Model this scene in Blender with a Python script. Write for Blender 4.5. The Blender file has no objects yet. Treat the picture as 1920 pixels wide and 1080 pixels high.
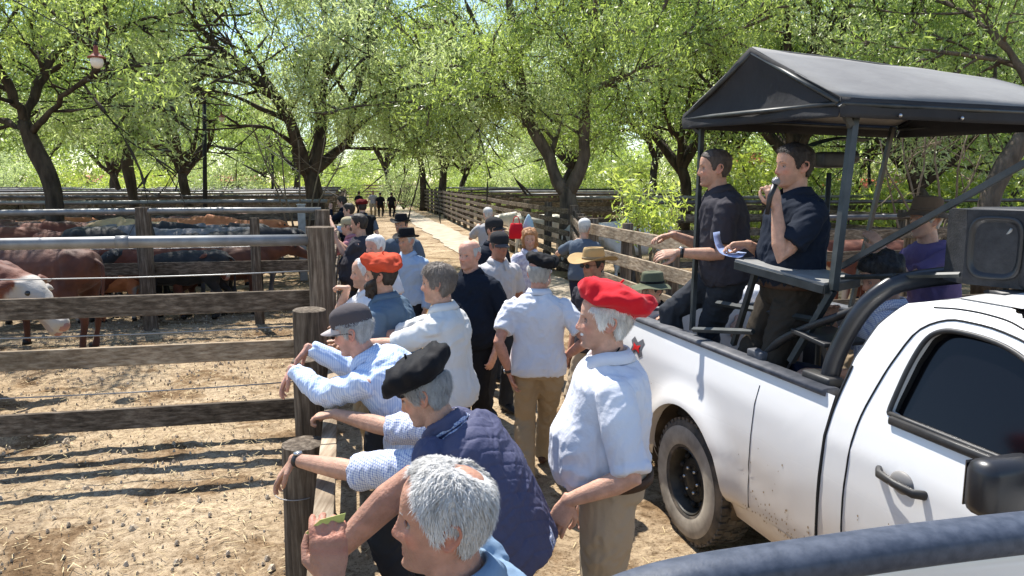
import bpy, bmesh, math, random
import numpy as np
from mathutils import Vector, Matrix, Quaternion
R = math.radians
sc = bpy.context.scene
COL = sc.collection
# ---------------------------------------------------------------- camera, world, sun, exposure
PITCH = R(8.2)
CAM_H = 2.25
cam = bpy.data.objects.new('camera', bpy.data.cameras.new('camera'))
COL.objects.link(cam)
cam.location = (0, 0, CAM_H)
cam.rotation_euler = (R(90) - PITCH, 0, 0)
cam.data.lens = 26.0
cam.data.sensor_width = 36
cam.data.clip_start = 0.05
cam.data.clip_end = 2000
sc.camera = cam
SUN_EL, SUN_AZ = R(60), R(-29)          # azimuth measured from +Y towards +X
SUN_DIR = Vector((math.cos(SUN_EL) * math.sin(SUN_AZ), math.cos(SUN_EL) * math.cos(SUN_AZ), math.sin(SUN_EL)))
w = bpy.data.worlds.new('World'); sc.world = w; w.use_nodes = True
wt = w.node_tree; wt.nodes.clear()
sky = wt.nodes.new('ShaderNodeTexSky'); sky.sky_type = 'NISHITA'; sky.sun_disc = False
sky.sun_elevation = SUN_EL; sky.sun_rotation = SUN_AZ
sky.air_density = 1.0; sky.dust_density = 0.15; sky.ozone_density = 2.2
bg = wt.nodes.new('ShaderNodeBackground'); bg.inputs[1].default_value = 0.13
wo = wt.nodes.new('ShaderNodeOutputWorld')
wt.links.new(sky.outputs[0], bg.inputs[0]); wt.links.new(bg.outputs[0], wo.inputs[0])
sl = bpy.data.lights.new('sun', 'SUN'); sl.energy = 5.0; sl.angle = R(0.53); sl.color = (1.0, 0.955, 0.88)
so = bpy.data.objects.new('sun', sl); COL.objects.link(so)
so.rotation_euler = SUN_DIR.to_track_quat('Z', 'Y').to_euler(); so.location = (0, 0, 30)
sc.view_settings.view_transform = 'Standard'; sc.view_settings.look = 'None'
sc.view_settings.gamma = 1.0; sc.view_settings.exposure = 0.90
sc.cycles.max_bounces = 7; sc.cycles.diffuse_bounces = 3; sc.cycles.glossy_bounces = 3
sc.cycles.transmission_bounces = 4; sc.cycles.transparent_max_bounces = 6
sc.cycles.use_adaptive_sampling = True
try: sc.cycles.use_denoising = True
except Exception: pass

def at(px, py, d):
    """the point of the place seen at photo pixel (px,py), at horizontal distance d along +Y"""
    u = (px - 960) / 1386.7; v = (540 - py) / 1386.7
    c, s = math.cos(PITCH), math.sin(PITCH)
    D = Vector((u, c + v * s, -s + v * c))
    return Vector((0, 0, CAM_H)) + D * (d / D.y)
def gnd(px, d): 
    p = at(px, 540, d); return Vector((p.x, d, 0))
LU = Vector((-math.sin(R(12.4)), math.cos(R(12.4)), 0))   # along the lane
LV = Vector((math.cos(R(12.4)), math.sin(R(12.4)), 0))    # across the lane, to the right
def lane(a, b, z=0): return LU * a + LV * b + Vector((0, 0, z))

# ---------------------------------------------------------------- numpy noise
_rs = np.random.RandomState(7)
_perm = _rs.permutation(512); _val = _rs.rand(512) * 2 - 1
def vn(P, seed=0):
    P = np.asarray(P, float); I = np.floor(P).astype(int); F = P - I; F = F * F * (3 - 2 * F)
    def h(a, b, c): return _val[(_perm[(_perm[(_perm[(a + seed * 17) & 511] + b) & 511] + c) & 511])]
    i, j, k = I[..., 0], I[..., 1], I[..., 2]; x, y, z = F[..., 0], F[..., 1], F[..., 2]
    def L(a, b, t): return a + (b - a) * t
    return L(L(L(h(i, j, k), h(i+1, j, k), x), L(h(i, j+1, k), h(i+1, j+1, k), x), y),
             L(L(h(i, j, k+1), h(i+1, j, k+1), x), L(h(i, j+1, k+1), h(i+1, j+1, k+1), x), y), z)
def fbm(P, seed=0, o=3):
    P = np.asarray(P, float); r = 0; a = 1; 
    for k in range(o): r = r + a * vn(P * (2.03 ** k) + 3.7 * k, seed + k); a *= .5
    return r
def sstep(a, b, x):
    t = np.clip((np.asarray(x, float) - a) / (b - a), 0, 1); return t * t * (3 - 2 * t)

# ---------------------------------------------------------------- materials
def mat(name, col, rough=.8, col2=None, nscale=8, bump=0, bscale=None, spec=.3, metal=0, coord='Object', stretch=None, sheen=0, coat=0, sss=0, detail=6, lo=.35, hi=.65, bdist=.01):
    m = bpy.data.materials.new(name); m.use_nodes = True; t = m.node_tree; b = t.nodes['Principled BSDF']
    b.inputs['Base Color'].default_value = (*col, 1); b.inputs['Roughness'].default_value = rough
    b.inputs['Specular IOR Level'].default_value = spec; b.inputs['Metallic'].default_value = metal
    b.inputs['Sheen Weight'].default_value = sheen; b.inputs['Coat Weight'].default_value = coat
    if sss:
        b.inputs['Subsurface Weight'].default_value = sss; b.inputs['Subsurface Radius'].default_value = (1, .35, .2); b.inputs['Subsurface Scale'].default_value = .006
    tc = t.nodes.new('ShaderNodeTexCoord'); mp = t.nodes.new('ShaderNodeMapping')
    t.links.new(tc.outputs[coord], mp.inputs[0])
    if stretch: mp.inputs['Scale'].default_value = stretch
    if col2 is not None:
        n = t.nodes.new('ShaderNodeTexNoise'); n.inputs['Scale'].default_value = nscale; n.inputs['Detail'].default_value = detail
        r = t.nodes.new('ShaderNodeValToRGB'); r.color_ramp.elements[0].color = (*col, 1); r.color_ramp.elements[1].color = (*col2, 1)
        r.color_ramp.elements[0].position = lo; r.color_ramp.elements[1].position = hi
        t.links.new(mp.outputs[0], n.inputs['Vector']); t.links.new(n.outputs['Fac'], r.inputs[0]); t.links.new(r.outputs[0], b.inputs['Base Color'])
    if bump:
        n2 = t.nodes.new('ShaderNodeTexNoise'); n2.inputs['Scale'].default_value = bscale or nscale * 4; n2.inputs['Detail'].default_value = 5
        bp = t.nodes.new('ShaderNodeBump'); bp.inputs['Strength'].default_value = bump; bp.inputs['Distance'].default_value = bdist
        t.links.new(mp.outputs[0], n2.inputs['Vector']); t.links.new(n2.outputs['Fac'], bp.inputs['Height']); t.links.new(bp.outputs[0], b.inputs['Normal'])
    return m
_mc = {}
def M(name, *a, **k):
    if name not in _mc: _mc[name] = mat(name, *a, **k)
    return _mc[name]
def attr_mat(name, rough=.8, bump=0, bscale=60, spec=.25, attr='Col', sss=0, sheen=0, stretch=None, vary=.12, vscale=20):
    m = mat(name, (.5, .5, .5), rough, bump=bump, bscale=bscale, spec=spec, sss=sss, sheen=sheen, stretch=stretch); t = m.node_tree; b = t.nodes['Principled BSDF']
    a = t.nodes.new('ShaderNodeAttribute'); a.attribute_name = attr
    n = t.nodes.new('ShaderNodeTexNoise'); n.inputs['Scale'].default_value = vscale; n.inputs['Detail'].default_value = 4
    mr = t.nodes.new('ShaderNodeMapRange'); mr.inputs['From Min'].default_value = .3; mr.inputs['From Max'].default_value = .7
    mr.inputs['To Min'].default_value = 1 - vary; mr.inputs['To Max'].default_value = 1 + vary
    mx = t.nodes.new('ShaderNodeVectorMath'); mx.operation = 'SCALE'
    tc = t.nodes.new('ShaderNodeTexCoord'); t.links.new(tc.outputs['Object'], n.inputs['Vector'])
    t.links.new(n.outputs['Fac'], mr.inputs[0]); t.links.new(a.outputs['Color'], mx.inputs[0]); t.links.new(mr.outputs[0], mx.inputs['Scale'])
    t.links.new(mx.outputs[0], b.inputs['Base Color'])
    return m

def wood(name, c0, c1, c2):
    """three copies of one timber, the grain running along x, y or z"""
    out = {}
    for ax in 'xyz':
        m = bpy.data.materials.new(name + '_grain_' + ax); m.use_nodes = True; t = m.node_tree; b = t.nodes['Principled BSDF']; b.inputs['Roughness'].default_value = .9; b.inputs['Specular IOR Level'].default_value = .15
        tc = t.nodes.new('ShaderNodeTexCoord'); mp = t.nodes.new('ShaderNodeMapping'); t.links.new(tc.outputs['Object'], mp.inputs[0])
        if ax == 'x': mp.inputs['Rotation'].default_value = (0, 0, -R(12.4)); mp.inputs['Scale'].default_value = (.06, 1, 1)
        elif ax == 'y': mp.inputs['Rotation'].default_value = (0, 0, -R(12.4)); mp.inputs['Scale'].default_value = (1, .06, 1)
        else: mp.inputs['Scale'].default_value = (1, 1, .07)
        def nz(sc_, d, src): n = t.nodes.new('ShaderNodeTexNoise'); n.inputs['Scale'].default_value = sc_; n.inputs['Detail'].default_value = d; n.inputs['Roughness'].default_value = .65; t.links.new(src, n.inputs['Vector']); return n
        g = nz(38, 6, mp.outputs[0]); p = nz(1.7, 5, tc.outputs['Object'])
        r = t.nodes.new('ShaderNodeValToRGB'); r.color_ramp.elements.new(.5)
        for e, q, c in zip(r.color_ramp.elements, (.30, .5, .68), (c0, c1, c2)): e.position = q; e.color = (*c, 1)
        t.links.new(g.outputs['Fac'], r.inputs[0])
        mr = t.nodes.new('ShaderNodeMapRange'); mr.inputs['From Min'].default_value = .32; mr.inputs['From Max'].default_value = .68; mr.inputs['To Min'].default_value = .55; mr.inputs['To Max'].default_value = 1.35; t.links.new(p.outputs['Fac'], mr.inputs[0])
        v = t.nodes.new('ShaderNodeVectorMath'); v.operation = 'SCALE'; t.links.new(r.outputs[0], v.inputs[0]); t.links.new(mr.outputs[0], v.inputs['Scale']); t.links.new(v.outputs[0], b.inputs['Base Color'])
        bp = t.nodes.new('ShaderNodeBump'); bp.inputs['Strength'].default_value = .9; bp.inputs['Distance'].default_value = .008; t.links.new(g.outputs['Fac'], bp.inputs['Height']); t.links.new(bp.outputs[0], b.inputs['Normal'])
        out[ax] = m
    return out
# ---------------------------------------------------------------- mesh builder
class MB:
    def __init__(s): s.v = []; s.f = []; s.mi = []
    def add(s, V, F, mi=0):
        n = len(s.v); s.v.extend([tuple(p) for p in V]); s.f.extend([tuple(i + n for i in f) for f in F]); s.mi.extend([mi] * len(F)); return s
    def grid(s, P, closeu=True, cap=True, mi=0):
        """P: rings (nr, nc, 3)"""
        nr, nc = len(P), len(P[0]); V = [tuple(p) for r in P for p in r]; F = []
        for i in range(nr - 1):
            for j in range(nc if closeu else nc - 1):
                a = i * nc + j; b = i * nc + (j + 1) % nc; F.append((a, b, b + nc, a + nc))
        if cap and closeu:
            for r, flip in ((0, True), (nr - 1, False)):
                c = np.mean(np.array(P[r]), axis=0); V.append(tuple(c)); ci = len(V) - 1
                for j in range(nc):
                    a = r * nc + j; b = r * nc + (j + 1) % nc
                    F.append((b, a, ci) if flip else (a, b, ci))
        return s.add(V, F, mi)
    def loft(s, pts, rad, side=None, n=12, e=1.0, cap=True, mi=0, round_ends=False):
        pts = [Vector(p) for p in pts]
        rad = [(r, r) if not hasattr(r, '__len__') else tuple(r) for r in rad]
        if round_ends:
            d0 = (pts[0] - pts[1]).normalized(); d1 = (pts[-1] - pts[-2]).normalized()
            r0, r1 = min(rad[0][:2]), min(rad[-1][:2])
            def sc_(r, k): return (r[0] * k, r[1] * k)
            A = [(pts[0] + d0 * r0 * h, sc_(rad[0], k)) for h, k in ((.98, .2), (.85, .53), (.5, .87))]
            B = [(pts[-1] + d1 * r1 * h, sc_(rad[-1], k)) for h, k in ((.5, .87), (.85, .53), (.98, .2))]
            pts = [a for a, _ in A] + pts + [b for b, _ in B]; rad = [a for _, a in A] + rad + [b for _, b in B]
        N = len(pts); rings = []; prev = None
        for i in range(N):
            t = (pts[min(i + 1, N - 1)] - pts[max(i - 1, 0)])
            if t.length < 1e-9: t = Vector((0, 0, 1))
            t.normalize()
            if side is not None:
                x = Vector(side[i] if isinstance(side, list) and len(side) == N else side)
            elif prev is not None: x = prev
            else: x = Vector((1, 0, 0)) if abs(t.x) < .8 else Vector((0, 1, 0))
            x = (x - t * x.dot(t));
            if x.length < 1e-6: x = t.orthogonal()
            x.normalize(); prev = x; y = t.cross(x)
            ring = []
            for j in range(n):
                th = 2 * math.pi * j / n; c, q = math.cos(th), math.sin(th)
                if e != 1: c = math.copysign(abs(c) ** e, c); q = math.copysign(abs(q) ** e, q)
                ring.append(pts[i] + x * (c * rad[i][0]) + y * (q * rad[i][1]))
            rings.append(ring)
        return s.grid(rings, True, cap, mi)
    def tube(s, pts, rad, n=8, mi=0): 
        if not hasattr(rad, '__len__'): rad = [rad] * len(pts)
        return s.loft(pts, rad, n=n, mi=mi)
    def ball(s, c, r, rot=None, n=14, m=9, mi=0, fn=None):
        c = Vector(c); r = (r, r, r) if not hasattr(r, '__len__') else r; P = []
        for i in range(m):
            ph = math.pi * (i + .5) / m - math.pi / 2; row = []
            for j in range(n):
                th = 2 * math.pi * j / n
                p = Vector((r[0] * math.cos(ph) * math.cos(th), r[1] * math.cos(ph) * math.sin(th), r[2] * math.sin(ph)))
                if rot is not None: p = rot @ p
                row.append(c + p)
            P.append(row)
        return s.grid(P, True, True, mi)
    def box(s, c, size, rot=None, mi=0, bev=0):
        c = Vector(c); a, b, h = [x / 2 for x in size]; e = bev
        if e <= 0:
            V = [(x, y, z) for x in (-a, a) for y in (-b, b) for z in (-h, h)]
            F = [(0, 1, 3, 2), (4, 6, 7, 5), (0, 4, 5, 1), (2, 3, 7, 6), (0, 2, 6, 4), (1, 5, 7, 3)]
        else:
            bm = bmesh.new(); bmesh.ops.create_cube(bm, size=1)
            for v in bm.verts: v.co = Vector((v.co.x * 2 * a, v.co.y * 2 * b, v.co.z * 2 * h))
            bmesh.ops.bevel(bm, geom=bm.edges[:], offset=e, segments=2, affect='EDGES', profile=.5)
            bm.verts.ensure_lookup_table(); V = [tuple(v.co) for v in bm.verts]; F = [tuple(v.index for v in f.verts) for f in bm.faces]; bm.free()
        V = [c + (rot @ Vector(p) if rot is not None else Vector(p)) for p in V]
        return s.add(V, F, mi)
    def beam(s, p, q, w, h, up=(0, 0, 1), bev=.004, mi=0):
        """a board from p to q, w thick sideways, h high"""
        p = Vector(p); q = Vector(q); x = (q - p); L = x.length; x.normalize(); up = Vector(up)
        y = up.cross(x); y.normalize(); z = x.cross(y)
        return s.box((p + q) / 2, (L, w, h), Matrix((x, y, z)).transposed(), mi, bev)
    def prism(s, poly, n0, n1, mi=0):
        """poly: list of 3D pts (closed loop), extruded from +n0 to +n1 vectors"""
        n0 = Vector(n0); n1 = Vector(n1); k = len(poly); V = [Vector(p) + n0 for p in poly] + [Vector(p) + n1 for p in poly]
        F = [tuple(range(k))[::-1], tuple(range(k, 2 * k))] + [(i, (i + 1) % k, k + (i + 1) % k, k + i) for i in range(k)]
        return s.add(V, F, mi)
    def mesh(s, name, smooth=True, fix=True):
        me = bpy.data.meshes.new(name); me.from_pydata([tuple(p) for p in s.v], [], s.f); me.validate(clean_customdata=False)
        if fix:
            bm = bmesh.new(); bm.from_mesh(me); bmesh.ops.recalc_face_normals(bm, faces=bm.faces); bm.to_mesh(me); bm.free()
        if len(me.polygons) == len(s.mi): me.polygons.foreach_set('material_index', s.mi)
        me.polygons.foreach_set('use_smooth', [smooth] * len(me.polygons)); return me
    def build(s, name, m, parent=None, smooth=True, angle=None, **kw):
        return link(name, s.mesh(name, smooth), m, parent, angle, **kw)
def link(name, me, m, parent=None, angle=None, origin=None):
    o = bpy.data.objects.new(name, me); COL.objects.link(o)
    for x in (m if isinstance(m, (list, tuple)) else [m]):
        if len(me.materials) < (len(m) if isinstance(m, (list, tuple)) else 1): me.materials.append(x)
    if angle is not None:
        me.set_sharp_from_angle(angle=R(angle))
    if parent is not None: o.parent = parent
    return o
def tag(o, label, cat, group=None, kind=None):
    if label: o['label'] = label
    if cat: o['category'] = cat
    if group: o['group'] = group
    if kind: o['kind'] = kind
    return o
def struct(o): o['kind'] = 'structure'; return o
def empty(name, loc=(0, 0, 0), rz=0, label=None, cat=None, group=None):
    o = bpy.data.objects.new(name, None); COL.objects.link(o); o.location = loc; o.rotation_euler = (0, 0, rz); o.empty_display_size = .1
    return tag(o, label, cat, group)
KIDS = {}
def dup(o, loc=None, rz=None, label=None, group=None, scale=None, parent=None):
    c = o.copy(); COL.objects.link(c)
    if parent is not None: c.parent = parent
    if loc is not None: c.location = loc
    if rz is not None: c.rotation_euler = (0, 0, rz)
    if scale is not None: c.scale = (scale,) * 3 if not hasattr(scale, '__len__') else scale
    if label: c['label'] = label
    if group: c['group'] = group
    for ch in [x for x in o.children]: dup(ch, parent=c)
    return c
def shift(me, d):
    n = len(me.vertices); a = np.empty(n * 3); me.vertices.foreach_get('co', a); a = a.reshape(-1, 3) - np.array(d); me.vertices.foreach_set('co', a.ravel()); me.update()
def co(me):
    a = np.empty(len(me.vertices) * 3); me.vertices.foreach_get('co', a); return a.reshape(-1, 3)
def nrm(me):
    a = np.empty(len(me.vertices) * 3); me.vertices.foreach_get('normal', a); return a.reshape(-1, 3)
def setco(me, a): me.vertices.foreach_set('co', np.asarray(a, float).ravel()); me.update()
def setcol(me, c, name='Col'):
    at_ = me.color_attributes.new(name, 'FLOAT_COLOR', 'POINT'); c = np.asarray(c, float)
    if c.shape[1] == 3: c = np.hstack([c, np.ones((len(c), 1))])
    at_.data.foreach_set('color', c.ravel())
def remesh(mb, voxel, smooth=2, disp=None, keep=None):
    """fuse overlapping closed pieces into ONE continuous surface"""
    me = mb.mesh('tmp', True); o = bpy.data.objects.new('tmp', me); COL.objects.link(o)
    md = o.modifiers.new('r', 'REMESH'); md.mode = 'VOXEL'; md.voxel_size = voxel; md.use_smooth_shade = True
    if smooth:
        s = o.modifiers.new('s', 'SMOOTH'); s.factor = .5; s.iterations = smooth
    dg = bpy.context.evaluated_depsgraph_get(); r = bpy.data.meshes.new_from_object(o.evaluated_get(dg))
    bpy.data.objects.remove(o); bpy.data.meshes.remove(me)
    r.polygons.foreach_set('use_smooth', [True] * len(r.polygons)); r.materials.clear()
    if disp is not None:
        P = co(r); N = nrm(r); setco(r, P + N * disp(P, N)[:, None])
    return r
def vec(*a): return Vector(a)
def lerp(a, b, t): return a + (b - a) * t
def bez(pts, n):
    """Catmull-Rom through pts"""
    P = [Vector(p) for p in pts]; P = [P[0] * 2 - P[1]] + P + [P[-1] * 2 - P[-2]]; out = []
    k = len(P) - 3
    for i in range(n):
        u = k * i / (n - 1); s = min(int(u), k - 1); t = u - s; a, b, c, d = P[s:s + 4]
        out.append(.5 * ((2 * b) + (c - a) * t + (2 * a - 5 * b + 4 * c - d) * t * t + (3 * b - a - 3 * c + d) * t ** 3))
    return out
# ================================================================ PEOPLE
_Z = [-.117, -.113, -.105, -.095, -.085, -.075, -.05, -.02, .01, .04, .07, .095, .108, .115, .1175]
_W = [.016, .028, .040, .047, .052, .056, .0625, .068, .0715, .0745, .073, .060, .043, .024, .004]
_F = [.062, .074, .082, .084, .083, .084, .085, .086, .088, .094, .088, .070, .050, .028, .004]
_B = [.002, .008, .014, .024, .034, .044, .068, .090, .101, .104, .098, .078, .056, .030, .004]
def head_pts(nu=56, nv=56, face=True, fat=0.0, nose=1.0, chin=0.0, grow=None):
    v = np.linspace(0, 1, nv); z = -.117 + .2345 * (.5 - .5 * np.cos(np.pi * v)) ** .92
    w = np.interp(z, _Z, _W); f = np.interp(z, _Z, _F); b = np.interp(z, _Z, _B)
    for a in (w, f, b):
        a[1:-1] = (a[:-2] + 2 * a[1:-1] + a[2:]) / 4
    w = w * (1 + fat * np.interp(z, [-.12, -.08, -.03, .03], [1.2, 1, .5, .1]))
    th = np.linspace(0, 2 * np.pi, nu, endpoint=False)
    # more columns towards the face
    th = th - .45 * np.sin(th) * .8
    c, s = np.cos(th), np.sin(th); e = .88
    X = w[:, None] * (np.sign(s) * np.abs(s) ** e)[None, :]
    Y = np.where(c > 0, f[:, None], b[:, None]) * (np.sign(c) * np.abs(c) ** e)[None, :]
    Z = np.repeat(z[:, None], nu, 1).copy()
    fr = sstep(0, .03, Y)
    if face:
        g = lambda x, m, sg: np.exp(-((x - m) / sg) ** 2)
        nz = np.interp(Z, [-.055, -.046, -.040, -.030, -.015, .005, .022, .035], [0, .010, .0235, .0245, .0165, .009, .003, 0]) * nose
        sg = np.interp(Z, [-.045, -.03, -.01, .02], [.0155, .0125, .0095, .009])
        Y += fr * nz * np.exp(-(X / sg) ** 2)
        Y += fr * .007 * g(np.abs(X), .015, .006) * g(Z, -.038, .008) * nose
        ax = np.abs(X)
        Y -= fr * .0125 * g(ax, .031, .015) * g(Z, .000, .0125)
        Y += fr * .005 * g(ax, .028, .022) * g(Z, .021, .008)
        Y += fr * .004 * g(ax, .042, .016) * g(Z, -.026, .014)
        Y += fr * .0055 * g(X, 0, .020) * (g(Z, -.0655, .0045) + .95 * g(Z, -.0775, .005))
        Y -= fr * .0045 * g(X, 0, .022) * g(Z, -.0715, .0022)
        Y -= fr * .004 * g(X, 0, .016) * g(Z, -.087, .005)
        Y += fr * (.006 + chin) * g(X, 0, .018) * g(Z, -.102, .010)
        Y -= fr * .003 * g(ax, .030, .006) * g(Z, -.055, .016)
        Y -= fr * .003 * g(ax, .036, .02) * g(Z, -.078, .01)
    return X, Y, Z, th
def hair_line(theta, kind='short'):
    """height of the hairline for azimuth |theta| (0 = face front)"""
    t = np.degrees(theta)
    if kind == 'short': return np.interp(t, [0, 25, 42, 60, 72, 80, 100, 125, 180], [.072, .070, .060, .035, -.015, -.02, .012, -.055, -.062])
    if kind == 'thick': return np.interp(t, [0, 25, 42, 60, 72, 80, 100, 125, 180], [.060, .060, .050, .025, -.02, -.03, -.005, -.07, -.08])
    if kind == 'recede': return np.interp(t, [0, 25, 42, 60, 72, 80, 100, 125, 180], [.092, .108, .085, .035, -.01, -.02, .012, -.055, -.065])
    if kind == 'long': return np.interp(t, [0, 25, 42, 60, 72, 80, 100, 125, 180], [.07, .065, .05, .01, -.10, -.13, -.13, -.13, -.13])
    return np.interp(t, [0, 180], [1, 1])
class Head:
    def __init__(s, c, fwd, up, k):
        s.c = Vector(c); s.f = fwd.normalized(); s.u = (up - s.f * up.dot(s.f)).normalized(); s.l = s.u.cross(s.f).normalized(); s.k = k
    def w(s, p): return s.c + (s.l * p[0] + s.f * p[1] + s.u * p[2]) * s.k
    def warr(s, A):
        A = np.asarray(A, float); return np.array(s.c)[None] + s.k * (A[..., 0:1] * np.array(s.l) + A[..., 1:2] * np.array(s.f) + A[..., 2:3] * np.array(s.u))
    def grid(s, X, Y, Z):
        A = np.stack([X, Y, Z], -1); return np.array(s.c) + s.k * (A[..., 0:1] * np.array(s.l) + A[..., 1:2] * np.array(s.f) + A[..., 2:3] * np.array(s.u))
def finger_chain(p, d, bendaxis, L, curl, r):
    pts = [p - d * .012, p]; q = Quaternion(bendaxis, curl)
    segs = (.45, .30, .25); cur = d.copy(); a = p.copy()
    for i, sgm in enumerate(segs):
        if i > 0: cur = q @ cur
        else: cur = Quaternion(bendaxis, curl * .5) @ cur
        a = a + cur * (L * sgm); pts.append(a.copy())
    return pts, [r * 1.05, r * 1.05, r * .98, r * .9, r * .72]
def add_hand(mb, W, hd, pn, side, k, curl=.35, spread=1.0, lo=False, thumb=.5):
    """W wrist, hd direction of the hand, pn normal of the BACK of the hand, side: +1 thumb towards +x(lateral)"""
    hd = hd.normalized(); pn = (pn - hd * pn.dot(hd)).normalized(); lat = hd.cross(pn) * side   # towards the thumb
    mb.loft([W - hd * .02 * k, W + hd * .012 * k, W + hd * .045 * k, W + hd * .085 * k, W + hd * .098 * k],
            [(.026 * k, .020 * k), (.030 * k, .019 * k), (.040 * k, .0165 * k), (.0415 * k, .0145 * k), (.036 * k, .010 * k)], side=lat, n=12, e=.85)
    ax = pn.cross(hd).normalized() * -1
    # curl: towards the palm (-pn)
    t = Quaternion(ax, .3) @ hd
    if t.dot(pn) > 0: ax = -ax
    for i, (o, L) in enumerate(((.030, .070), (.0105, .078), (-.0095, .073), (-.028, .058))):
        d = (hd + lat * (o * 2.2 * spread)).normalized()
        pts, rr = finger_chain(W + hd * (.09 - abs(o) * .12) * k + lat * o * k, d, ax, L * k, curl * (1 + .22 * i), .0092 * k if not lo else .011 * k)
        mb.loft(pts, rr, n=8, round_ends=True)
    d = (hd * .75 + lat * .75 - pn * .25).normalized(); b = W + hd * .022 * k + lat * .024 * k - pn * .004 * k
    p1 = b + d * .040 * k; d2 = (hd * .9 + lat * (.55 - thumb) - pn * .45).normalized(); p2 = p1 + d2 * .032 * k; d3 = (hd - lat * thumb * .6 - pn * .35).normalized(); p3 = p2 + d3 * .024 * k
    mb.loft([b - d * .01 * k, b, p1, p2, p3], [.015 * k, .0145 * k, .0115 * k, .0105 * k, .0085 * k], n=8, round_ends=True)
def ik(a, c, l1, l2, pole):
    d = c - a; L = d.length; m = l1 + l2
    if L > m * .995:
        f = L / (m * .995); l1 *= f; l2 *= f
    if L < abs(l1 - l2) * 1.05 + 1e-4: L = abs(l1 - l2) * 1.05 + 1e-4
    n = d.normalized(); x = (l1 * l1 - l2 * l2 + L * L) / (2 * L); h = math.sqrt(max(l1 * l1 - x * x, 0)); p = pole - n * pole.dot(n)
    if p.length < 1e-5: p = n.orthogonal()
    return a + n * x + p.normalized() * h
def wrinkle(amp, scale=9, seed=0, ridge=True):
    def f(P, N):
        Q = P * np.array([1, 1, .75]) * scale
        Wp = np.stack([vn(Q * .6 + 5, seed), vn(Q * .6 + 11, seed + 1), vn(Q * .6 + 19, seed + 2)], -1) * 1.2
        a = fbm(Q + Wp, seed, 2)
        if ridge: a = 1 - np.abs(a) * 2.2
        b = 1 - np.abs(fbm(Q * np.array([2.1, 2.1, 2.6]) + Wp * 2.2, seed + 4, 2)) * 2.4
        return amp * (a * .8 + b * .42)
    return f
SKIN = attr_mat('skin', rough=.55, bump=.32, bscale=170, spec=.32, sss=.18, vary=.15, vscale=30)
HAIRM = {}
def hair_mat(c):
    key = tuple(c)
    if key not in HAIRM:
        HAIRM[key] = mat('hair', c, .6, col2=tuple(min(1, x * 1.5 + .01) for x in c), nscale=50, bump=.8, bscale=130, bdist=.004, stretch=(1, 1, .35), spec=.3)
    return HAIRM[key]
CLOTH = {}
def cloth(name, col, rough=.9, col2=None, nscale=5, check=None, bump=.35, thin=False, sheen=.0):
    if name in CLOTH: return CLOTH[name]
    m = mat(name, col, rough, col2=col2 or tuple(x * .93 for x in col), nscale=nscale, bump=bump, bscale=22, spec=.15, sheen=sheen, bdist=.014)
    if check:
        t = m.node_tree; b = t.nodes['Principled BSDF']; src = b.inputs['Base Color'].links[0].from_socket
        tc = t.nodes.new('ShaderNodeTexCoord'); sx = t.nodes.new('ShaderNodeSeparateXYZ'); t.links.new(tc.outputs['UV' if False else 'Object'], sx.inputs[0])
        fac = None
        for ax in check[2]:
            mm = t.nodes.new('ShaderNodeMath'); mm.operation = 'MULTIPLY'; mm.inputs[1].default_value = 1 / check[1]; t.links.new(sx.outputs[ax], mm.inputs[0])
            fr = t.nodes.new('ShaderNodeMath'); fr.operation = 'FRACT'; t.links.new(mm.outputs[0], fr.inputs[0])
            lt = t.nodes.new('ShaderNodeMath'); lt.operation = 'LESS_THAN'; lt.inputs[1].default_value = check[3] if len(check) > 3 else .35; t.links.new(fr.outputs[0], lt.inputs[0])
            if fac is None: fac = lt
            else:
                ad = t.nodes.new('ShaderNodeMath'); ad.operation = 'ADD'; t.links.new(fac.outputs[0], ad.inputs[0]); t.links.new(lt.outputs[0], ad.inputs[1]); fac = ad
        sc_ = t.nodes.new('ShaderNodeMath'); sc_.operation = 'MULTIPLY'; sc_.inputs[1].default_value = 1 / len(check[2]); t.links.new(fac.outputs[0], sc_.inputs[0])
        mx = t.nodes.new('ShaderNodeMix'); mx.data_type = 'RGBA'; t.links.new(sc_.outputs[0], mx.inputs['Factor']); t.links.new(src, mx.inputs[6]); mx.inputs[7].default_value = (*check[0], 1)
        t.links.new(mx.outputs[2], b.inputs['Base Color'])
    CLOTH[name] = m; return m
BLACKP = mat('black_plastic', (.012, .012, .013), .45, spec=.5)
EYEW = mat('eye_white', (.30, .26, .24), .35); EYED = mat('eye_iris', (.03, .02, .015), .2, spec=.6)
LEATHER = mat('leather', (.05, .025, .014), .6, bump=.3, bscale=80)
STEEL = mat('watch_steel', (.5, .5, .5), .3, metal=.9)

def hat_rings(Hd, rows, n=48, noise=0, seed=0, wav=None):
    """rows: (z, rx, ry, ox, oy) in head units"""
    P = []
    for i, (z, rx, ry, ox, oy) in enumerate(rows):
        th = np.linspace(0, 2 * np.pi, n, endpoint=False)
        X = ox + rx * np.sin(th); Y = oy + ry * np.cos(th); Z = np.full(n, float(z))
        if wav is not None: Z = Z + wav(th, i)
        if noise:
            nn = fbm(np.stack([X, Y, Z], -1) * 24 + seed, seed, 2) * noise; X = X * (1 + nn); Y = Y * (1 + nn); Z = Z + nn * .10
        P.append(Hd.grid(X, Y, Z))
    return P
def smooth_rows(rows, k=3):
    P = np.array(rows, float); out = []
    for i in range(len(P) - 1):
        for j in range(k):
            t = j / k
            a = P[max(i - 1, 0)]; b = P[i]; c = P[i + 1]; d = P[min(i + 2, len(P) - 1)]
            out.append(.5 * ((2 * b) + (c - a) * t + (2 * a - 5 * b + 4 * c - d) * t * t + (3 * b - a - 3 * c + d) * t ** 3))
    out.append(P[-1]); return [tuple(o) for o in out]
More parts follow.
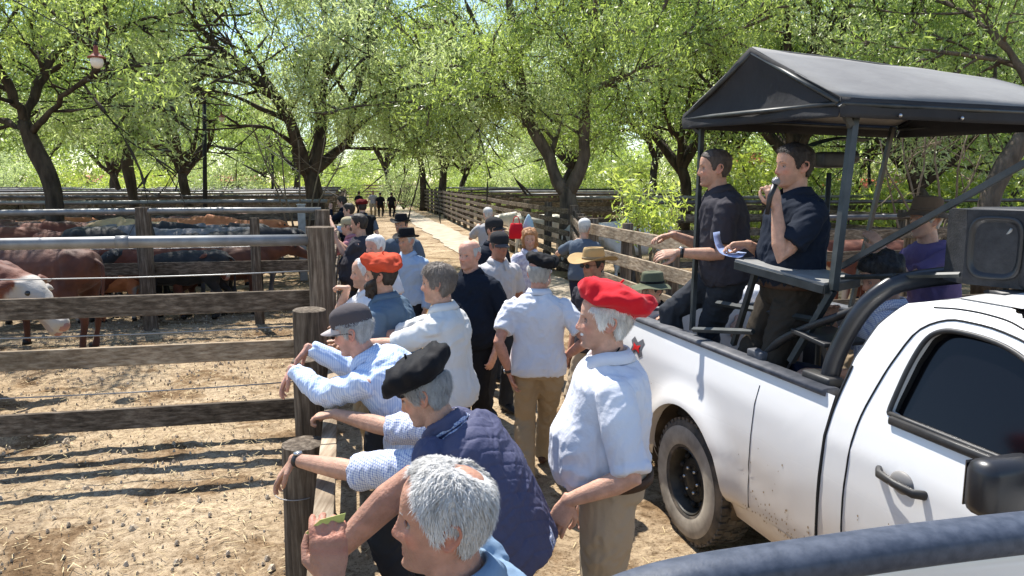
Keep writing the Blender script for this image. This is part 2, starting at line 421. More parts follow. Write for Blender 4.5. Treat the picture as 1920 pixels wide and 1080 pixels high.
def make_hat(Hd, kind, m, root, m2=None, seed=0, tilt=(0, 0), q=1):
    # tilt: extra pitch/roll of the hat about the head centre
    u = Hd.u.copy(); f = Hd.f.copy()
    if tilt[0]: u.rotate(Quaternion(Hd.l, tilt[0])); f.rotate(Quaternion(Hd.l, tilt[0]))
    if tilt[1]: u.rotate(Quaternion(Hd.f, tilt[1])); f.rotate(Quaternion(Hd.f, tilt[1]))
    T = Head(Hd.c, f, u, Hd.k); n = 64 if q else 32
    if kind.startswith('beret'):
        big = .012 if 'big' in kind else 0
        bk = -.012 if big else -.004
        rows = [(.036, .078, .100, 0, -.004), (.050, .083, .106, 0, -.004), (.058, .094 + big, .116 + big, 0, -.004), (.066, .108 + big, .130 + big, 0, bk), (.082, .118 + big, .140 + big, 0, bk),
                (.102, .119 + big, .140 + big, 0, bk), (.122, .108 + big, .128 + big, 0, bk), (.138, .084 + big, .10 + big, 0, bk), (.148, .045, .055, 0, bk), (.150, .006, .006, 0, bk)]
        if 'droop' in kind:
            wav = lambda th, i: -.018 * min(1, max(0, (i - 4) / 8.)) * np.cos(th) * (i < 22) + .005 * np.sin(3 * th + seed) * (4 < i < 22)
        else:
            wav = lambda th, i: .010 * np.sin(2 * th + seed) * (4 < i < 22) + .007 * np.sin(5 * th + 2 * seed) * (6 < i < 21)
        mb = MB(); mb.grid(hat_rings(T, smooth_rows(rows), n, .085, seed, wav))
        o = mb.build('beret', m, root)
        s = MB(); s.loft([T.w((0, -.006, .146)), T.w((.004, -.008, .156)), T.w((.010, -.014, .170))], [.005 * T.k, .005 * T.k, .004 * T.k], n=8); s.build('stalk', m, o)
    elif kind == 'cap':
        rows = [(.034, .080, .103, 0, -.004), (.05, .083, .107, 0, -.004), (.08, .083, .107, 0, -.004), (.108, .075, .098, 0, -.004), (.130, .052, .070, 0, -.004), (.142, .022, .03, 0, -.004), (.144, .004, .004, 0, -.004)]
        mb = MB(); mb.grid(hat_rings(T, smooth_rows(rows), n, .010, seed)); o = mb.build('cap', m, root)
        v = MB(); P = []; nn = 15
        for z0 in (0, -.004):
            for r in (0, .33, .66, 1):
                row = []
                for j in range(nn):
                    a = (j / (nn - 1) - .5) * 2; x = a * .072; y0 = .095 * math.sqrt(max(0, 1 - (x / .083) ** 2)) - .004
                    y = y0 + r * .075 * (1 - abs(a) ** 2.6) ; row.append(T.w((x * (1 - .05 * r), y, .044 + z0 - .022 * r - .018 * a * a)))
                P.append(row)
        P = P[:4] + P[4:][::-1]
        v.grid(P + [P[0]], False, False); vv = v.build('visor', m2 or m, o); 
        b = MB(); b.ball(T.w((0, -.004, .146)), .005 * T.k, n=8, m=5); b.build('button', m2 or m, o)
    elif kind in ('sunhat', 'straw', 'boonie', 'fedora', 'bucket', 'akubra'):
        br = {'sunhat': .085, 'straw': .105, 'boonie': .062, 'fedora': .05, 'bucket': .045, 'akubra': .075}[kind]
        ch = {'sunhat': .15, 'straw': .150, 'boonie': .150, 'fedora': .15, 'bucket': .145, 'akubra': .16}[kind]
        rows = [(ch - .03, .004, .004, 0, -.004), (ch - (.022 if kind in ('fedora', 'akubra', 'straw') else -.002), .04, .055, 0, -.004), (ch, .062, .082, 0, -.004), (ch - .012, .073, .094, 0, -.004), (.10, .079, .101, 0, -.004), (.062, .083, .106, 0, -.004), (.054, .092, .115, 0, -.004),
                (.052, .083 + br * .5, .106 + br * .5, 0, 0), (.056, .083 + br, .106 + br, 0, .004), (.052, .083 + br, .106 + br, 0, .004), (.047, .083 + br * .5, .106 + br * .5, 0, 0), (.047, .082, .105, 0, -.004), (.06, .06, .08, 0, -.004), (.07, .01, .01, 0, -.004)]
        dr = {'sunhat': -.03, 'straw': .0, 'boonie': -.034, 'fedora': .008, 'bucket': -.035, 'akubra': .0}[kind]
        rr = smooth_rows(rows, 3)
        def wav(th, i):
            if i < 18: return 0
            ex = max(0., (rr[i][1] - .083) / br)
            if kind == 'straw': return ex * (.030 * np.cos(2 * th) * -1 + .006)
            if kind in ('akubra', 'fedora'): return ex * (-.022 * np.cos(2 * th) + .004 + .004 * np.sin(3 * th))
            return ex * (dr + .008 * np.sin(3 * th + seed) + .006 * np.sin(5 * th + seed))
        mb = MB(); mb.grid(hat_rings(T, rr, n, .012, seed, wav)); o = mb.build('hat', m, root)
        bd = MB(); bd.grid(hat_rings(T, [(.058, .082, .105, 0, -.004), (.058, .0855, .1085, 0, -.004), (.076, .0845, .1075, 0, -.004), (.076, .08, .103, 0, -.004)], n)); bd.build('hat_band', m2 or m, o)

def person(label, head, yaw, H=1.75, base=None, z0=0, q=2, skin=(.50, .27, .19), build=1.0, belly=0.0,
           hyaw=0, hpitch=0, hroll=0, lean=0.06, pelvis=None, shirt=None, pants=None, shoes=None, sleeve='short', collar=True,
           lw=None, rw=None, lpole=None, rpole=None, lhand=None, rhand=None, hair='short', hcol=(.05, .035, .025), hthick=.010, bald=None,
           beard=None, tache=None, hat=None, hatm=None, hatm2=None, hattilt=(0, 0), glasses=None, watch=None, untuck=True, lfoot=None, rfoot=None,
           vest=None, belt=False, group='people watching the cattle auction', seed=0, strands=0, fat=0.0, nose=1.0, name='person', curlL=.35, curlR=.35, spineb=0, beltcol=None, sit=False, sho=1.0, torso_len=.50, deep=1.0):
    """head: world position of the head centre. yaw: direction the body faces (radians, 0 = +Y, positive to +X).
       q quality 3 close .. 0 far."""
    k = H / 1.75; F = Vector((math.sin(yaw), math.cos(yaw), 0)); Lf = Vector((-math.cos(yaw), math.sin(yaw), 0)); U = Vector((0, 0, 1))
    head = Vector(head)
    if base is None: base = Vector((head.x, head.y, 0)) - F * (math.sin(lean) * .55 * k + .03)
    base = Vector((base[0], base[1], z0))
    root = empty(name, base, 0, label, 'person', group)
    # head frame
    hq = Quaternion(U, -0.0)
    hf = Vector((math.sin(yaw + hyaw), math.cos(yaw + hyaw), 0)); hl = U.cross(hf) ; hu = U.copy()
    qp = Quaternion(hl, hpitch); hf2 = qp @ hf; hu2 = qp @ hu
    qr = Quaternion(hf2, hroll); hu2 = qr @ hu2
    if head.z - z0 < .3: pass
    Hd = Head(head, hf2, hu2, k)
    # spine
    sd0 = (U * math.cos(lean) + F * math.sin(lean)).normalized()
    neck = head - hu2 * .085 * k - hf2 * .018 * k - sd0 * .075 * k
    if pelvis is None:
        pelvis = neck - sd0 * torso_len * k
    pelvis = Vector(pelvis); sd = (neck - pelvis).normalized(); SL = (neck - pelvis).length
    Ft = (F - sd * F.dot(sd)).normalized()          # torso front
    bow = Ft * (-1) * spineb * .12
    def sp(t): return pelvis + (neck - pelvis) * t + bow * math.sin(math.pi * min(max(t, 0), 1))
    vox = {3: .0042, 2: .0065, 1: .012, 0: .022}[q]; cvox = {3: .0075, 2: .010, 1: .016, 0: .026}[q]
    def torso(mb, m0, t0=-.05, t1=1.0, top=True, hem=0):
        T = [-.12, 0, .08, .15, .35, .55, .72, .84, .92, .97, 1.02, 1.06]
        Wd = [.165, .172, .168, .165, .158, .166, .178, .180, .160, .115, .072, .062]
        Dp = [.115, .122, .120, .118, .115, .120, .122, .112, .098, .084, .068, .062]
        pts = []; rad = []
        for t, a, b in zip(T, Wd, Dp):
            if t < t0 - 1e-6 or t > t1 + 1e-6: continue
            bl = belly * math.exp(-((t - .25) / .26) ** 2); m = m0 + hem * float(sstep(.35, .0, t))
            pts.append(sp(t) + Ft * (bl * .5 - .01) * k); rad.append((a * build * k + m + bl * .35 * k, b * build * deep * k + m + bl * .55 * k))
        mb.loft(pts, rad, side=Lf, n=28, e=.86)
    sh = {}; el = {}; wr = {}; upd = {}
    SW = .185 * build * k * sho
    body = MB(); n8 = 14
    torso(body, -.026 * k, t1=.93)
    body.loft([sp(.93), neck, head - hu2 * .07 * k - hf2 * .012 * k, head - hu2 * .02 * k - hf2 * .012 * k], [(.075 * k, .07 * k), (.060 * k * (1 + fat), .062 * k), (.058 * k * (1 + fat), .062 * k), (.05 * k, .06 * k)], side=Lf, n=18)
    if q >= 2: X, Y, Z, th = head_pts(84, 84, True, fat, nose)
    else: X, Y, Z, th = head_pts(36, 36, True, fat, nose * 1.1)
    body.grid(Hd.grid(X, Y, Z))
    for sgn in (1, -1):
        if q >= 2:
            c = [(.000, .012), (-.004, .026), (-.016, .033), (-.029, .028), (-.032, .012), (-.026, -.006), (-.014, -.022), (-.002, -.027), (.004, -.018)]
            body.loft([Hd.w((sgn * (.0735 + fat * .04 + .010 * sstep(0, -.03, a)), a - .006, b - .008)) for a, b in c], [.0052 * k] * 4 + [.005 * k] * 3 + [.0062 * k, .005 * k], n=8, round_ends=True)
            body.ball(Hd.w((sgn * (.0725 + fat * .04), -.016, -.006)), (.0055 * k, .016 * k, .026 * k), rot=Matrix((Hd.l, Hd.f, Hd.u)).transposed(), n=10, m=8)
        else:
            body.ball(Hd.w((sgn * .078, -.018, -.006)), (.010 * k, .017 * k, .03 * k), rot=Matrix((Hd.l, Hd.f, Hd.u)).transposed(), n=8, m=6)
    sleeves = {}
    for key, sgn, tgt, pole, hnd, cl in (('l', 1, lw, lpole, lhand, curlL), ('r', -1, rw, rpole, rhand, curlR)):
        S = neck - sd * .082 * k + Lf * sgn * SW - Ft * .01 * k + bow * .1
        if tgt is None:
            W = S + Vector((0, 0, -.52 * k)) + Lf * sgn * .05 * k + F * .07 * k
        else: W = Vector(tgt)
        # shoulder follows a far reach
        dS = W - S
        if dS.length > .55 * k: S = S + dS.normalized() * min(dS.length - .55 * k, .07 * k)
        pl = Vector(pole) if pole is not None else (-F * .6 + Lf * sgn * .5 - U * .5)
        E = ik(S, W, .295 * k, .262 * k, pl)
        sh[key], el[key], wr[key] = S, E, W
        ra, rb = (.052 * build * k, .038 * k)
        cov = {'short': .6, 'rolled': 1.1, 'long': 1.9, 'none': -1, 'elbow': .9}[sleeve]
        us_ = [-.01, .3, .55, .8, 1, 1.25, 1.6, 1.9, 2]; rs_ = [.046, .047, .045, .042, .040, .043, .036, .028, .026]
        body.loft([(lerp(S, E, u) if u <= 1 else lerp(E, W, u - 1)) for u in us_], [r_ * k * (.66 if u < cov - .12 else 1) for u, r_ in zip(us_, rs_)], n=14, round_ends=True)
        fd = (W - E).normalized()
        if hnd is None: hd, pn = fd, (U * .3 + Lf * sgn) if abs(fd.z) > .6 else (U + Lf * sgn * .2)
        else: hd, pn = Vector(hnd[0]), Vector(hnd[1])
        # thumb side: for the left hand, back of hand pn, fingers hd -> thumb = hd x pn * s
        if q >= 1: add_hand(body, W, hd, pn, (-1 if sgn > 0 else 1), k, cl, lo=(q < 2))
        else: body.loft([W, W + hd * .05 * k, W + hd * .11 * k, W + hd * .17 * k], [.025 * k, .036 * k, .034 * k, .018 * k], n=8)
    # legs
    lg = {}
    for key, sgn, ft in (('l', 1, lfoot), ('r', -1, rfoot)):
        Hp = pelvis + Lf * sgn * .088 * k - U * .03
        A = Vector(ft) if ft is not None else base + Lf * sgn * .11 * k - F * .02
        A = Vector((A.x, A.y, A.z + .085 * k)) if ft is None else Vector((A.x, A.y, A.z + .085 * k))
        K = ik(Hp, A, .44 * k, .43 * k, F + Lf * sgn * .15)
        lg[key] = (Hp, K, A)
        body.loft([Hp, lerp(Hp, K, .3), lerp(Hp, K, .75), K, lerp(K, A, .3), lerp(K, A, .7), A, A - U * .05 * k], [.080 * k, .076 * k, .056 * k, .052 * k, .054 * k, .040 * k, .036 * k, .036 * k], n=12, round_ends=True)
        body.loft([A - U * .045 * k - F * .05 * k, A - U * .045 * k, A - U * .05 * k + F * .08 * k, A - U * .06 * k + F * .16 * k], [(.03 * k, .03 * k), (.038 * k, .036 * k), (.042 * k, .028 * k), (.034 * k, .018 * k)], side=Lf, n=10, round_ends=True)
    me = remesh(body, vox, 2 if q >= 2 else 1)
    P = co(me); 
    # skin colours: lips, flush, shading stubble
    Lc = (P - np.array(head)) / k; x = Lc @ np.array(Hd.l); y = Lc @ np.array(Hd.f); z = Lc @ np.array(Hd.u)
    C = np.tile(np.array(skin), (len(P), 1))
    g = lambda a, m_, s_: np.exp(-((a - m_) / s_) ** 2)
    fr = sstep(.03, .06, y) * (np.abs(z) < .14)
    lip = fr * g(x, 0, .021) * g(z, -.0715, .0085); C = C * (1 - lip[:, None] * .45) + lip[:, None] * .45 * np.array((.38, .12, .10))
    fl = fr * (g(np.abs(x), .042, .02) * g(z, -.03, .02) + g(x, 0, .014) * g(z, -.035, .018)) + (np.abs(x) > .072) * (np.abs(z) < .05) * (y > -.06) * (y < .03) * .8
    C = C * (1 - fl[:, None] * np.array((.0, .22, .25)))
    if not beard:
        sb = (sstep(.0, .03, y) * sstep(-.035, -.06, z) * sstep(-.14, -.11, z)); C = C * (1 - .18 * sb[:, None])
    setcol(me, C); shift(me, base); link('body', me, SKIN, root)
    if q >= 1 and q < 3 or q == 3:
        # eyes
        for sgn in (1, -1):
            e = MB(); e.ball(Hd.w((sgn * .031, .0680, -.0005)), .0104 * k, n=16, m=10); shift_mb(e, base); eo = e.build('eye', EYEW, root)
            i = MB(); d = Hd.f; i.ball(Hd.w((sgn * .031, .0738, -.0008)), (.0058 * k,) * 3, n=10, m=8); shift_mb(i, base); i.build('iris', EYED, eo)
        # eyebrows and eyelids
        if q >= 2:
            for sgn in (1, -1):
                eb = MB(); eb.loft([Hd.w((sgn * a, b, c)) for a, b, c in ((.013, .0885, .019), (.022, .0880, .0225), (.034, .0825, .024), (.045, .0725, .019))], [(.0035 * k, .003 * k), (.0045 * k, .003 * k), (.0042 * k, .003 * k), (.002 * k, .002 * k)], n=8)
                shift_mb(eb, base); eb.build('eyebrow', hair_mat(tuple(c * .9 for c in hcol)), root)
            for sgn in (1, -1):
                ld = MB(); ld.loft([Hd.w((sgn * (.031 + a), .0785 - 10 * a * a, .0050 - 14 * a * a)) for a in (-.014, -.007, 0, .007, .014)], [.0024 * k, .0038 * k, .0042 * k, .0038 * k, .0024 * k], n=8)
                lm = ld.mesh('eyelid'); setcol(lm, np.tile(np.array(skin) * .8, (len(lm.vertices), 1))); shift(lm, base); link('eyelid', lm, SKIN, root)
    # hair
    if hair and hair != 'none':
        X, Y, Z, th = head_pts(96, 72, False, fat) if q >= 2 else head_pts(48, 36, False, fat)
        az = np.abs(np.arctan2(X, Y)); hl_ = hair_line(az, hair if hair != 'sides' else 'recede')
        mask = sstep(-.006, .008, Z - hl_)
        if hair == 'sides': mask = mask * sstep(.075, .05, Z + .0 * X) * sstep(R(50), R(70), az)
        if hat: mask = mask * sstep(.066, .050, Z)
        if bald: mask = mask * (1 - .98 * np.exp(-((X / bald[1]) ** 2 + ((Y - bald[0]) / bald[2]) ** 2) ** 2) * (Z > .04))
        A = np.stack([X, Y, Z], -1); N = A / (np.linalg.norm(A, axis=-1, keepdims=True) + 1e-9)
        tn = hthick * (1 + .45 * fbm(A * np.array([45, 45, 26]) + seed, seed, 2)) * (1 + .35 * fbm(A * 18 + seed, seed + 3, 1))
        if hair == 'long': tn = tn * (1 + 1.2 * sstep(.03, -.06, Z))
        off = mask * tn - (1 - mask) * .007
        A = A + N * off[..., None]
        hb = MB(); hb.grid(Hd.warr(A)); shift_mb(hb, base); ho = hb.build('hair', hair_mat(hcol), root)
        if strands:
            rg = np.random.RandomState(seed + 5); V = []; Fc = []
            flat = A.reshape(-1, 3); mk = mask.ravel(); nn = N.reshape(-1, 3); ok = np.where(mk > .6)[0]; idx = rg.choice(ok, strands)
            for i in idx:
                p = flat[i] + rg.normal(0, .0022, 3); nrm_ = nn[i]; 
                # flow: from crown swirl down and forward on top
                fl_ = np.array([p[0] * 2.0 + rg.normal(0, .12), (.35 if p[1] > -.02 and p[2] > .05 else -.25) + rg.normal(0, .25), -.55 - (0 if p[2] > .07 else .5) + rg.normal(0, .2)])
                fl_ = fl_ - nrm_ * fl_.dot(nrm_); fl_ /= np.linalg.norm(fl_) + 1e-9; L = rg.uniform(.012, .026)
                up = rg.uniform(.0, .45) ** 2 * .8; s2 = np.cross(nrm_, fl_) * rg.uniform(.0004, .0008)
                p0 = p - nrm_ * .002; p1 = p + fl_ * L * .5 + nrm_ * (.0015 + L * up * .6); p2 = p + fl_ * L + nrm_ * (L * up - .0005)
                b = len(V); V += [p0 - s2, p0 + s2, p1 + s2, p1 - s2, p2]; Fc += [(b, b + 1, b + 2, b + 3), (b + 3, b + 2, b + 4)]
            W_ = Hd.warr(np.array(V)) - np.array(base)
            sm = bpy.data.meshes.new('hair_strands'); sm.from_pydata(W_.tolist(), [], Fc); so_ = link('hair_strands', sm, hair_mat(tuple(min(1, c * 1.15) for c in hcol)), ho); so_['kind'] = 'stuff'
    if beard or tache:
        X, Y, Z, th = head_pts(84, 84, True, fat, 0); az = np.degrees(np.abs(np.arctan2(X, Y + .0)))
        mask = 0 * X
        if beard: mask = sstep(85, 74, az) * sstep(-.03, -.045, Z - .0006 * (az - 30) * (az > 30)) * (1 - .9 * np.exp(-(X / .02) ** 2 - ((Z + .072) / .006) ** 2)); bt = beard[1]; bc = beard[0]
        if tache:
            mask = np.maximum(mask, np.exp(-(X / .026) ** 4 - ((Z + .058) / .006) ** 4) * (Y > .05)); bt = tache[1] if not beard else bt; bc = tache[0] if not beard else bc
        A = np.stack([X, Y, Z], -1); N = A / (np.linalg.norm(A, axis=-1, keepdims=True) + 1e-9); N[..., 2] = N[..., 2] * 1.3 * (1 if beard else .3)
        A = A + N * (mask * bt * (1 + .35 * fbm(A * 70, seed, 2)) - (1 - mask) * .006)[..., None]
        bb = MB(); bb.grid(Hd.warr(A)); shift_mb(bb, base); bb.build('beard' if beard else 'moustache', hair_mat(bc), root)
    if hat: 
        class HB: pass
        T = Head(Hd.c - base, Hd.f, Hd.u, Hd.k); make_hat(T, hat, hatm, root, hatm2, seed, hattilt, q >= 2)
    if glasses:
        gl = MB()
        for sgn in (1, -1):
            gl.ball(Hd.w((sgn * .031, .096, .002)) - base, (.026 * k, .005 * k, .018 * k), rot=Matrix((Hd.l, Hd.f, Hd.u)).transposed(), n=12, m=8)
            gl.loft([Hd.w((sgn * .055, .090, .008)) - base, Hd.w((sgn * .078, .060, .010)) - base, Hd.w((sgn * .083, .0, .006)) - base, Hd.w((sgn * .083, -.02, -.004)) - base], [(.003 * k, .002 * k)] * 4, n=6)
        gl.loft([Hd.w((-.01, .1, .008)) - base, Hd.w((.01, .1, .008)) - base], [.002] * 2, n=6); gl.build('sunglasses', BLACKP, root)
    # shirt
    if shirt:
        sb = MB(); mg = .014 * k
        torso(sb, mg, t0=(-.12 if untuck else .06), t1=1.03, hem=(.020 * k if untuck else 0))
        frac = {'short': .72, 'rolled': 1.12, 'long': 1.93, 'none': 0, 'elbow': .95}[sleeve]
        for key in 'lr':
            S, E, W = sh[key], el[key], wr[key]; mm = mg * 1.1
            if sleeve == 'none': continue
            pts = [S - (E - S).normalized() * .004 + (neck - S) * .22, S + (neck - S) * .06]; rr = [.056 * k, .057 * k + mm * .6]
            def pt(u): return lerp(S, E, u) if u <= 1 else lerp(E, W, u - 1)
            us = [x_ for x_ in (.35, .72, .95, 1.12, 1.4, 1.7, 1.93) if x_ < frac - .01] + [frac]
            for u in us:
                base_r = np.interp(u, [0, .35, .72, 1, 1.25, 1.6, 1.95], [.058, .053, .049, .046, .047, .038, .030]) * k
                loose = np.interp(u, [0, .5, .72, 1, 1.9], [1, 1.25, 1.5, 1.1, .7]) if sleeve == 'short' else np.interp(u, [0, 1, 1.9], [1, 1.1, .6])
                pts.append(pt(u)); rr.append(base_r + mm * loose)
            if sleeve == 'rolled':
                pass
            sb.loft(pts, rr, n=18)
            if sleeve in ('rolled', 'long', 'elbow'):
                u1 = frac; r_ = rr[-1]; a_ = pt(u1 - (.14 if sleeve == 'rolled' else .1)); b_ = pt(u1 + .01); sb.loft([a_, lerp(a_, b_, .1), lerp(a_, b_, .9), b_], [r_ * .9, r_ + .007 * k, r_ + .006 * k, r_ * .92], n=18)
        sm = remesh(sb, cvox, 3 if q >= 2 else 1, wrinkle((.009 if q >= 2 else .005) * k, 7.5, seed))
        # open shirt-neck: hide nothing; real neck rises through the collar
        shift(sm, base); shirt_o = link('shirt', sm, shirt, root)
        if collar and q >= 1:
            cc = neck + sd * .006 * k; rows = [[], [], [], []]; nr = 44; sc2 = (1 + fat * .5)
            for j in range(nr + 1):
                a = math.pi * 2 * (j / nr) * .93 + math.pi * .07; dx = Ft * math.cos(a) + Lf * math.sin(a); fr_ = max(0, math.cos(a)); drop = -sd * (.034 * fr_ ** 2) * k
                tip = fr_ ** 6
                for r_, (ro, zo) in zip(rows, ((.064, .0), (.069, .044), (.076, .047), (.104 + .010 * tip, .004 - .045 * tip))):
                    r_.append(cc + dx * (ro + .004 * fr_) * k * sc2 + sd * zo * k + drop - base)
            cb_ = MB(); cb_.grid(rows, False, False); co_ = cb_.build('collar', shirt, shirt_o); s_ = co_.modifiers.new('s', 'SOLIDIFY'); s_.thickness = .005 * k
    if vest:
        vb = MB(); torso(vb, .034 * k, t0=-.12, t1=.98)
        for key in 'lr':
            S, E = sh[key], el[key]; vb.loft([S - (S - neck).normalized() * .07 * k, S - (S - neck).normalized() * .01, S + (E - S).normalized() * .03 * k], [.075 * k, .082 * k, .078 * k], n=20)
        cpts = []; cc = neck + sd * .012 * k
        for j in range(19):
            a = math.pi * 2 * (j / 18) * .84 + math.pi * .16; dx = Ft * math.cos(a) + Lf * math.sin(a); cpts.append(cc + dx * .082 * k - sd * .04 * k * max(0, dx.dot(Ft)) ** 2 + sd * .012 * k)
        vb.loft(cpts, [(.010 * k, .030 * k)] * 19, side=[(p_ - cc).normalized() for p_ in cpts], n=8)
        SDn = np.array(sd); pv = np.array(pelvis)
        def qd(P_, N_):
            h_ = (P_ - pv) @ SDn; s_ = (P_ - pv) @ np.array(Lf); u_ = (h_ + .55 * np.abs((s_ % .34) - .17)) / .058; d_ = np.abs((u_ % 1) - .5) * 2
            return .0045 * (1 - d_ ** 8) + wrinkle(.006, 9, seed + 2)(P_, N_)
        vm = remesh(vb, cvox * .8, 1, qd); shift(vm, base); link('vest', vm, vest, root)
    if pants:
        pb = MB(); mg = .012 * k
        bl = belly * .45
        pts = []; rad = []
        for t, a, b in ((-.16, .14, .105), (-.10, .168, .12), (0, .176, .125), (.10, .168 + bl * .25, .118 + bl * .5)):
            pts.append(sp(t) + Ft * (bl * .3 * max(0, t * 10) - .008)); rad.append((a * build * k + mg, b * build * k + mg))
        if sit: pts = pts[1:]; rad = rad[1:]
        pb.loft(pts, rad, side=Lf, n=24, e=.88)
        for key in 'lr':
            Hp, K, A = lg[key]
            A2 = A - Vector((0, 0, .03 * k))
            pb.loft([Hp + U * .02, lerp(Hp, K, .25), lerp(Hp, K, .7), K, lerp(K, A2, .3), lerp(K, A2, .7), A2], [.096 * k * build ** .5 + mg * .5, .092 * k * build ** .5 + mg, .072 * k + mg, .066 * k + mg, .064 * k + mg, .056 * k + mg, .056 * k + mg], n=18)
        pm = remesh(pb, cvox * 1.1, 2, wrinkle(.008 * k if q >= 2 else .004, 8, seed + 9)); shift(pm, base); link('trousers', pm, pants, root)
        if belt:
            bb = MB(); c0 = sp(.055) + Ft * (bl * .25 - .008); nr = 40; r0 = (.169 + bl * .26) * build * k + mg + .012; r1 = (.119 + bl * .50) * build * k + mg + .016; ring = []
            for (dr, dz) in ((-.012, -.018), (.003, -.018), (.004, 0), (.003, .018), (-.012, .018)):
                ring.append([c0 + Lf * math.copysign(abs(math.cos(a)) ** .88, math.cos(a)) * (r0 + dr) + Ft * math.copysign(abs(math.sin(a)) ** .88, math.sin(a)) * (r1 + dr) + sd * dz - base for a in [2 * math.pi * j / nr for j in range(nr)]])
            bb.grid(ring + [ring[0]], True, False); bo = bb.build('belt', beltcol or LEATHER, root)
    sm_ = shoes or M('shoe_dark', (.02, .017, .015), .5, bump=.2)
    for key in 'lr':
        A = lg[key][2]; s_ = MB()
        s_.loft([A - U * .045 * k - F * .065 * k, A - U * .04 * k - F * .02 * k, A - U * .045 * k + F * .07 * k, A - U * .055 * k + F * .15 * k, A - U * .06 * k + F * .19 * k],
                [(.034 * k, .038 * k), (.042 * k, .045 * k), (.048 * k, .038 * k), (.044 * k, .027 * k), (.03 * k, .02 * k)], side=Lf, n=14, round_ends=True)
        shift_mb(s_, base); so_ = s_.build('shoe', sm_, root)
    if watch:
        key, wm = watch; E, W = el[key], wr[key]; d = (W - E).normalized(); c = W - d * .025 * k
        b_ = MB(); b_.loft([c - d * .011, c - d * .010, c + d * .010, c + d * .011], [.026 * k, .031 * k, .031 * k, .026 * k], n=20); shift_mb(b_, base); wo_ = b_.build('watch', BLACKP, root)
        up = (U - d * U.dot(d)).normalized(); 
        if d.z < -.6: up = (Lf * (1 if key == 'l' else -1)); up = (up - d * up.dot(d)).normalized()
        f_ = MB(); f_.loft([c + up * .026 * k - base, c + up * .037 * k - base], [.019 * k, .017 * k], n=18); f_.build('watch_face', STEEL, wo_)
    return dict(root=root, head=Hd, sh=sh, el=el, wr=wr, base=base, neck=neck, pelvis=pelvis, F=F, L=Lf, Ft=Ft, sd=sd, lg=lg, k=k)
def shift_mb(mb, d):
    dx, dy, dz = d; mb.v = [(a - dx, b - dy, c - dz) for a, b, c in mb.v]
# ================================================================ GROUND
def ground_mat():
    m = bpy.data.materials.new('trampled_dirt'); m.use_nodes = True; t = m.node_tree; b = t.nodes['Principled BSDF']; b.inputs['Roughness'].default_value = .95; b.inputs['Specular IOR Level'].default_value = .1
    tc = t.nodes.new('ShaderNodeTexCoord')
    def noise_(s, d=8, r=.6, dist=0):
        n = t.nodes.new('ShaderNodeTexNoise'); n.inputs['Scale'].default_value = s; n.inputs['Detail'].default_value = d; n.inputs['Roughness'].default_value = r; n.inputs['Distortion'].default_value = dist; t.links.new(tc.outputs['Object'], n.inputs['Vector']); return n
    def ramp(n, els):
        r = t.nodes.new('ShaderNodeValToRGB')
        while len(r.color_ramp.elements) < len(els): r.color_ramp.elements.new(.5)
        for e, (p, c) in zip(r.color_ramp.elements, els): e.position = p; e.color = (*c, 1)
        t.links.new(n.outputs['Fac'], r.inputs[0]); return r
    n1 = noise_(.5, 6); r1 = ramp(n1, [(.3, (.29, .215, .145)), (.5, (.40, .315, .22)), (.7, (.51, .42, .31))])
    n2 = noise_(14, 8, .7, .4); r2 = ramp(n2, [(.30, (.34, .28, .22)), (.42, (.72, .68, .62)), (.55, (1.05, 1.02, .96)), (.8, (1.3, 1.28, 1.2))])
    n3 = noise_(55, 5, .7, .8); r3 = ramp(n3, [(.36, (.38, .32, .25)), (.47, (1, 1, 1)), (.66, (1.0, .98, .92)), (.74, (1.35, 1.3, 1.1))])
    def mul(a, b_):
        x = t.nodes.new('ShaderNodeMix'); x.data_type = 'RGBA'; x.blend_type = 'MULTIPLY'; x.inputs['Factor'].default_value = 1; x.clamp_result = False
        t.links.new(a, x.inputs[6]); t.links.new(b_, x.inputs[7]); return x.outputs[2]
    n4 = noise_(1.3, 9, .68, .6); r4 = ramp(n4, [(.32, (.30, .24, .19)), (.41, (.60, .53, .46)), (.49, (1, 1, 1)), (.8, (1.05, 1.04, 1.0))])
    c = mul(mul(mul(r1.outputs[0], r2.outputs[0]), r3.outputs[0]), r4.outputs[0]); t.links.new(c, b.inputs['Base Color'])
    bp = t.nodes.new('ShaderNodeBump'); bp.inputs['Strength'].default_value = .9; bp.inputs['Distance'].default_value = .03; t.links.new(n2.outputs['Fac'], bp.inputs['Height'])
    bp2 = t.nodes.new('ShaderNodeBump'); bp2.inputs['Strength'].default_value = .7; bp2.inputs['Distance'].default_value = .012; t.links.new(n3.outputs['Fac'], bp2.inputs['Height']); t.links.new(bp.outputs[0], bp2.inputs['Normal']); t.links.new(bp2.outputs[0], b.inputs['Normal'])
    return m
DIRT = ground_mat()
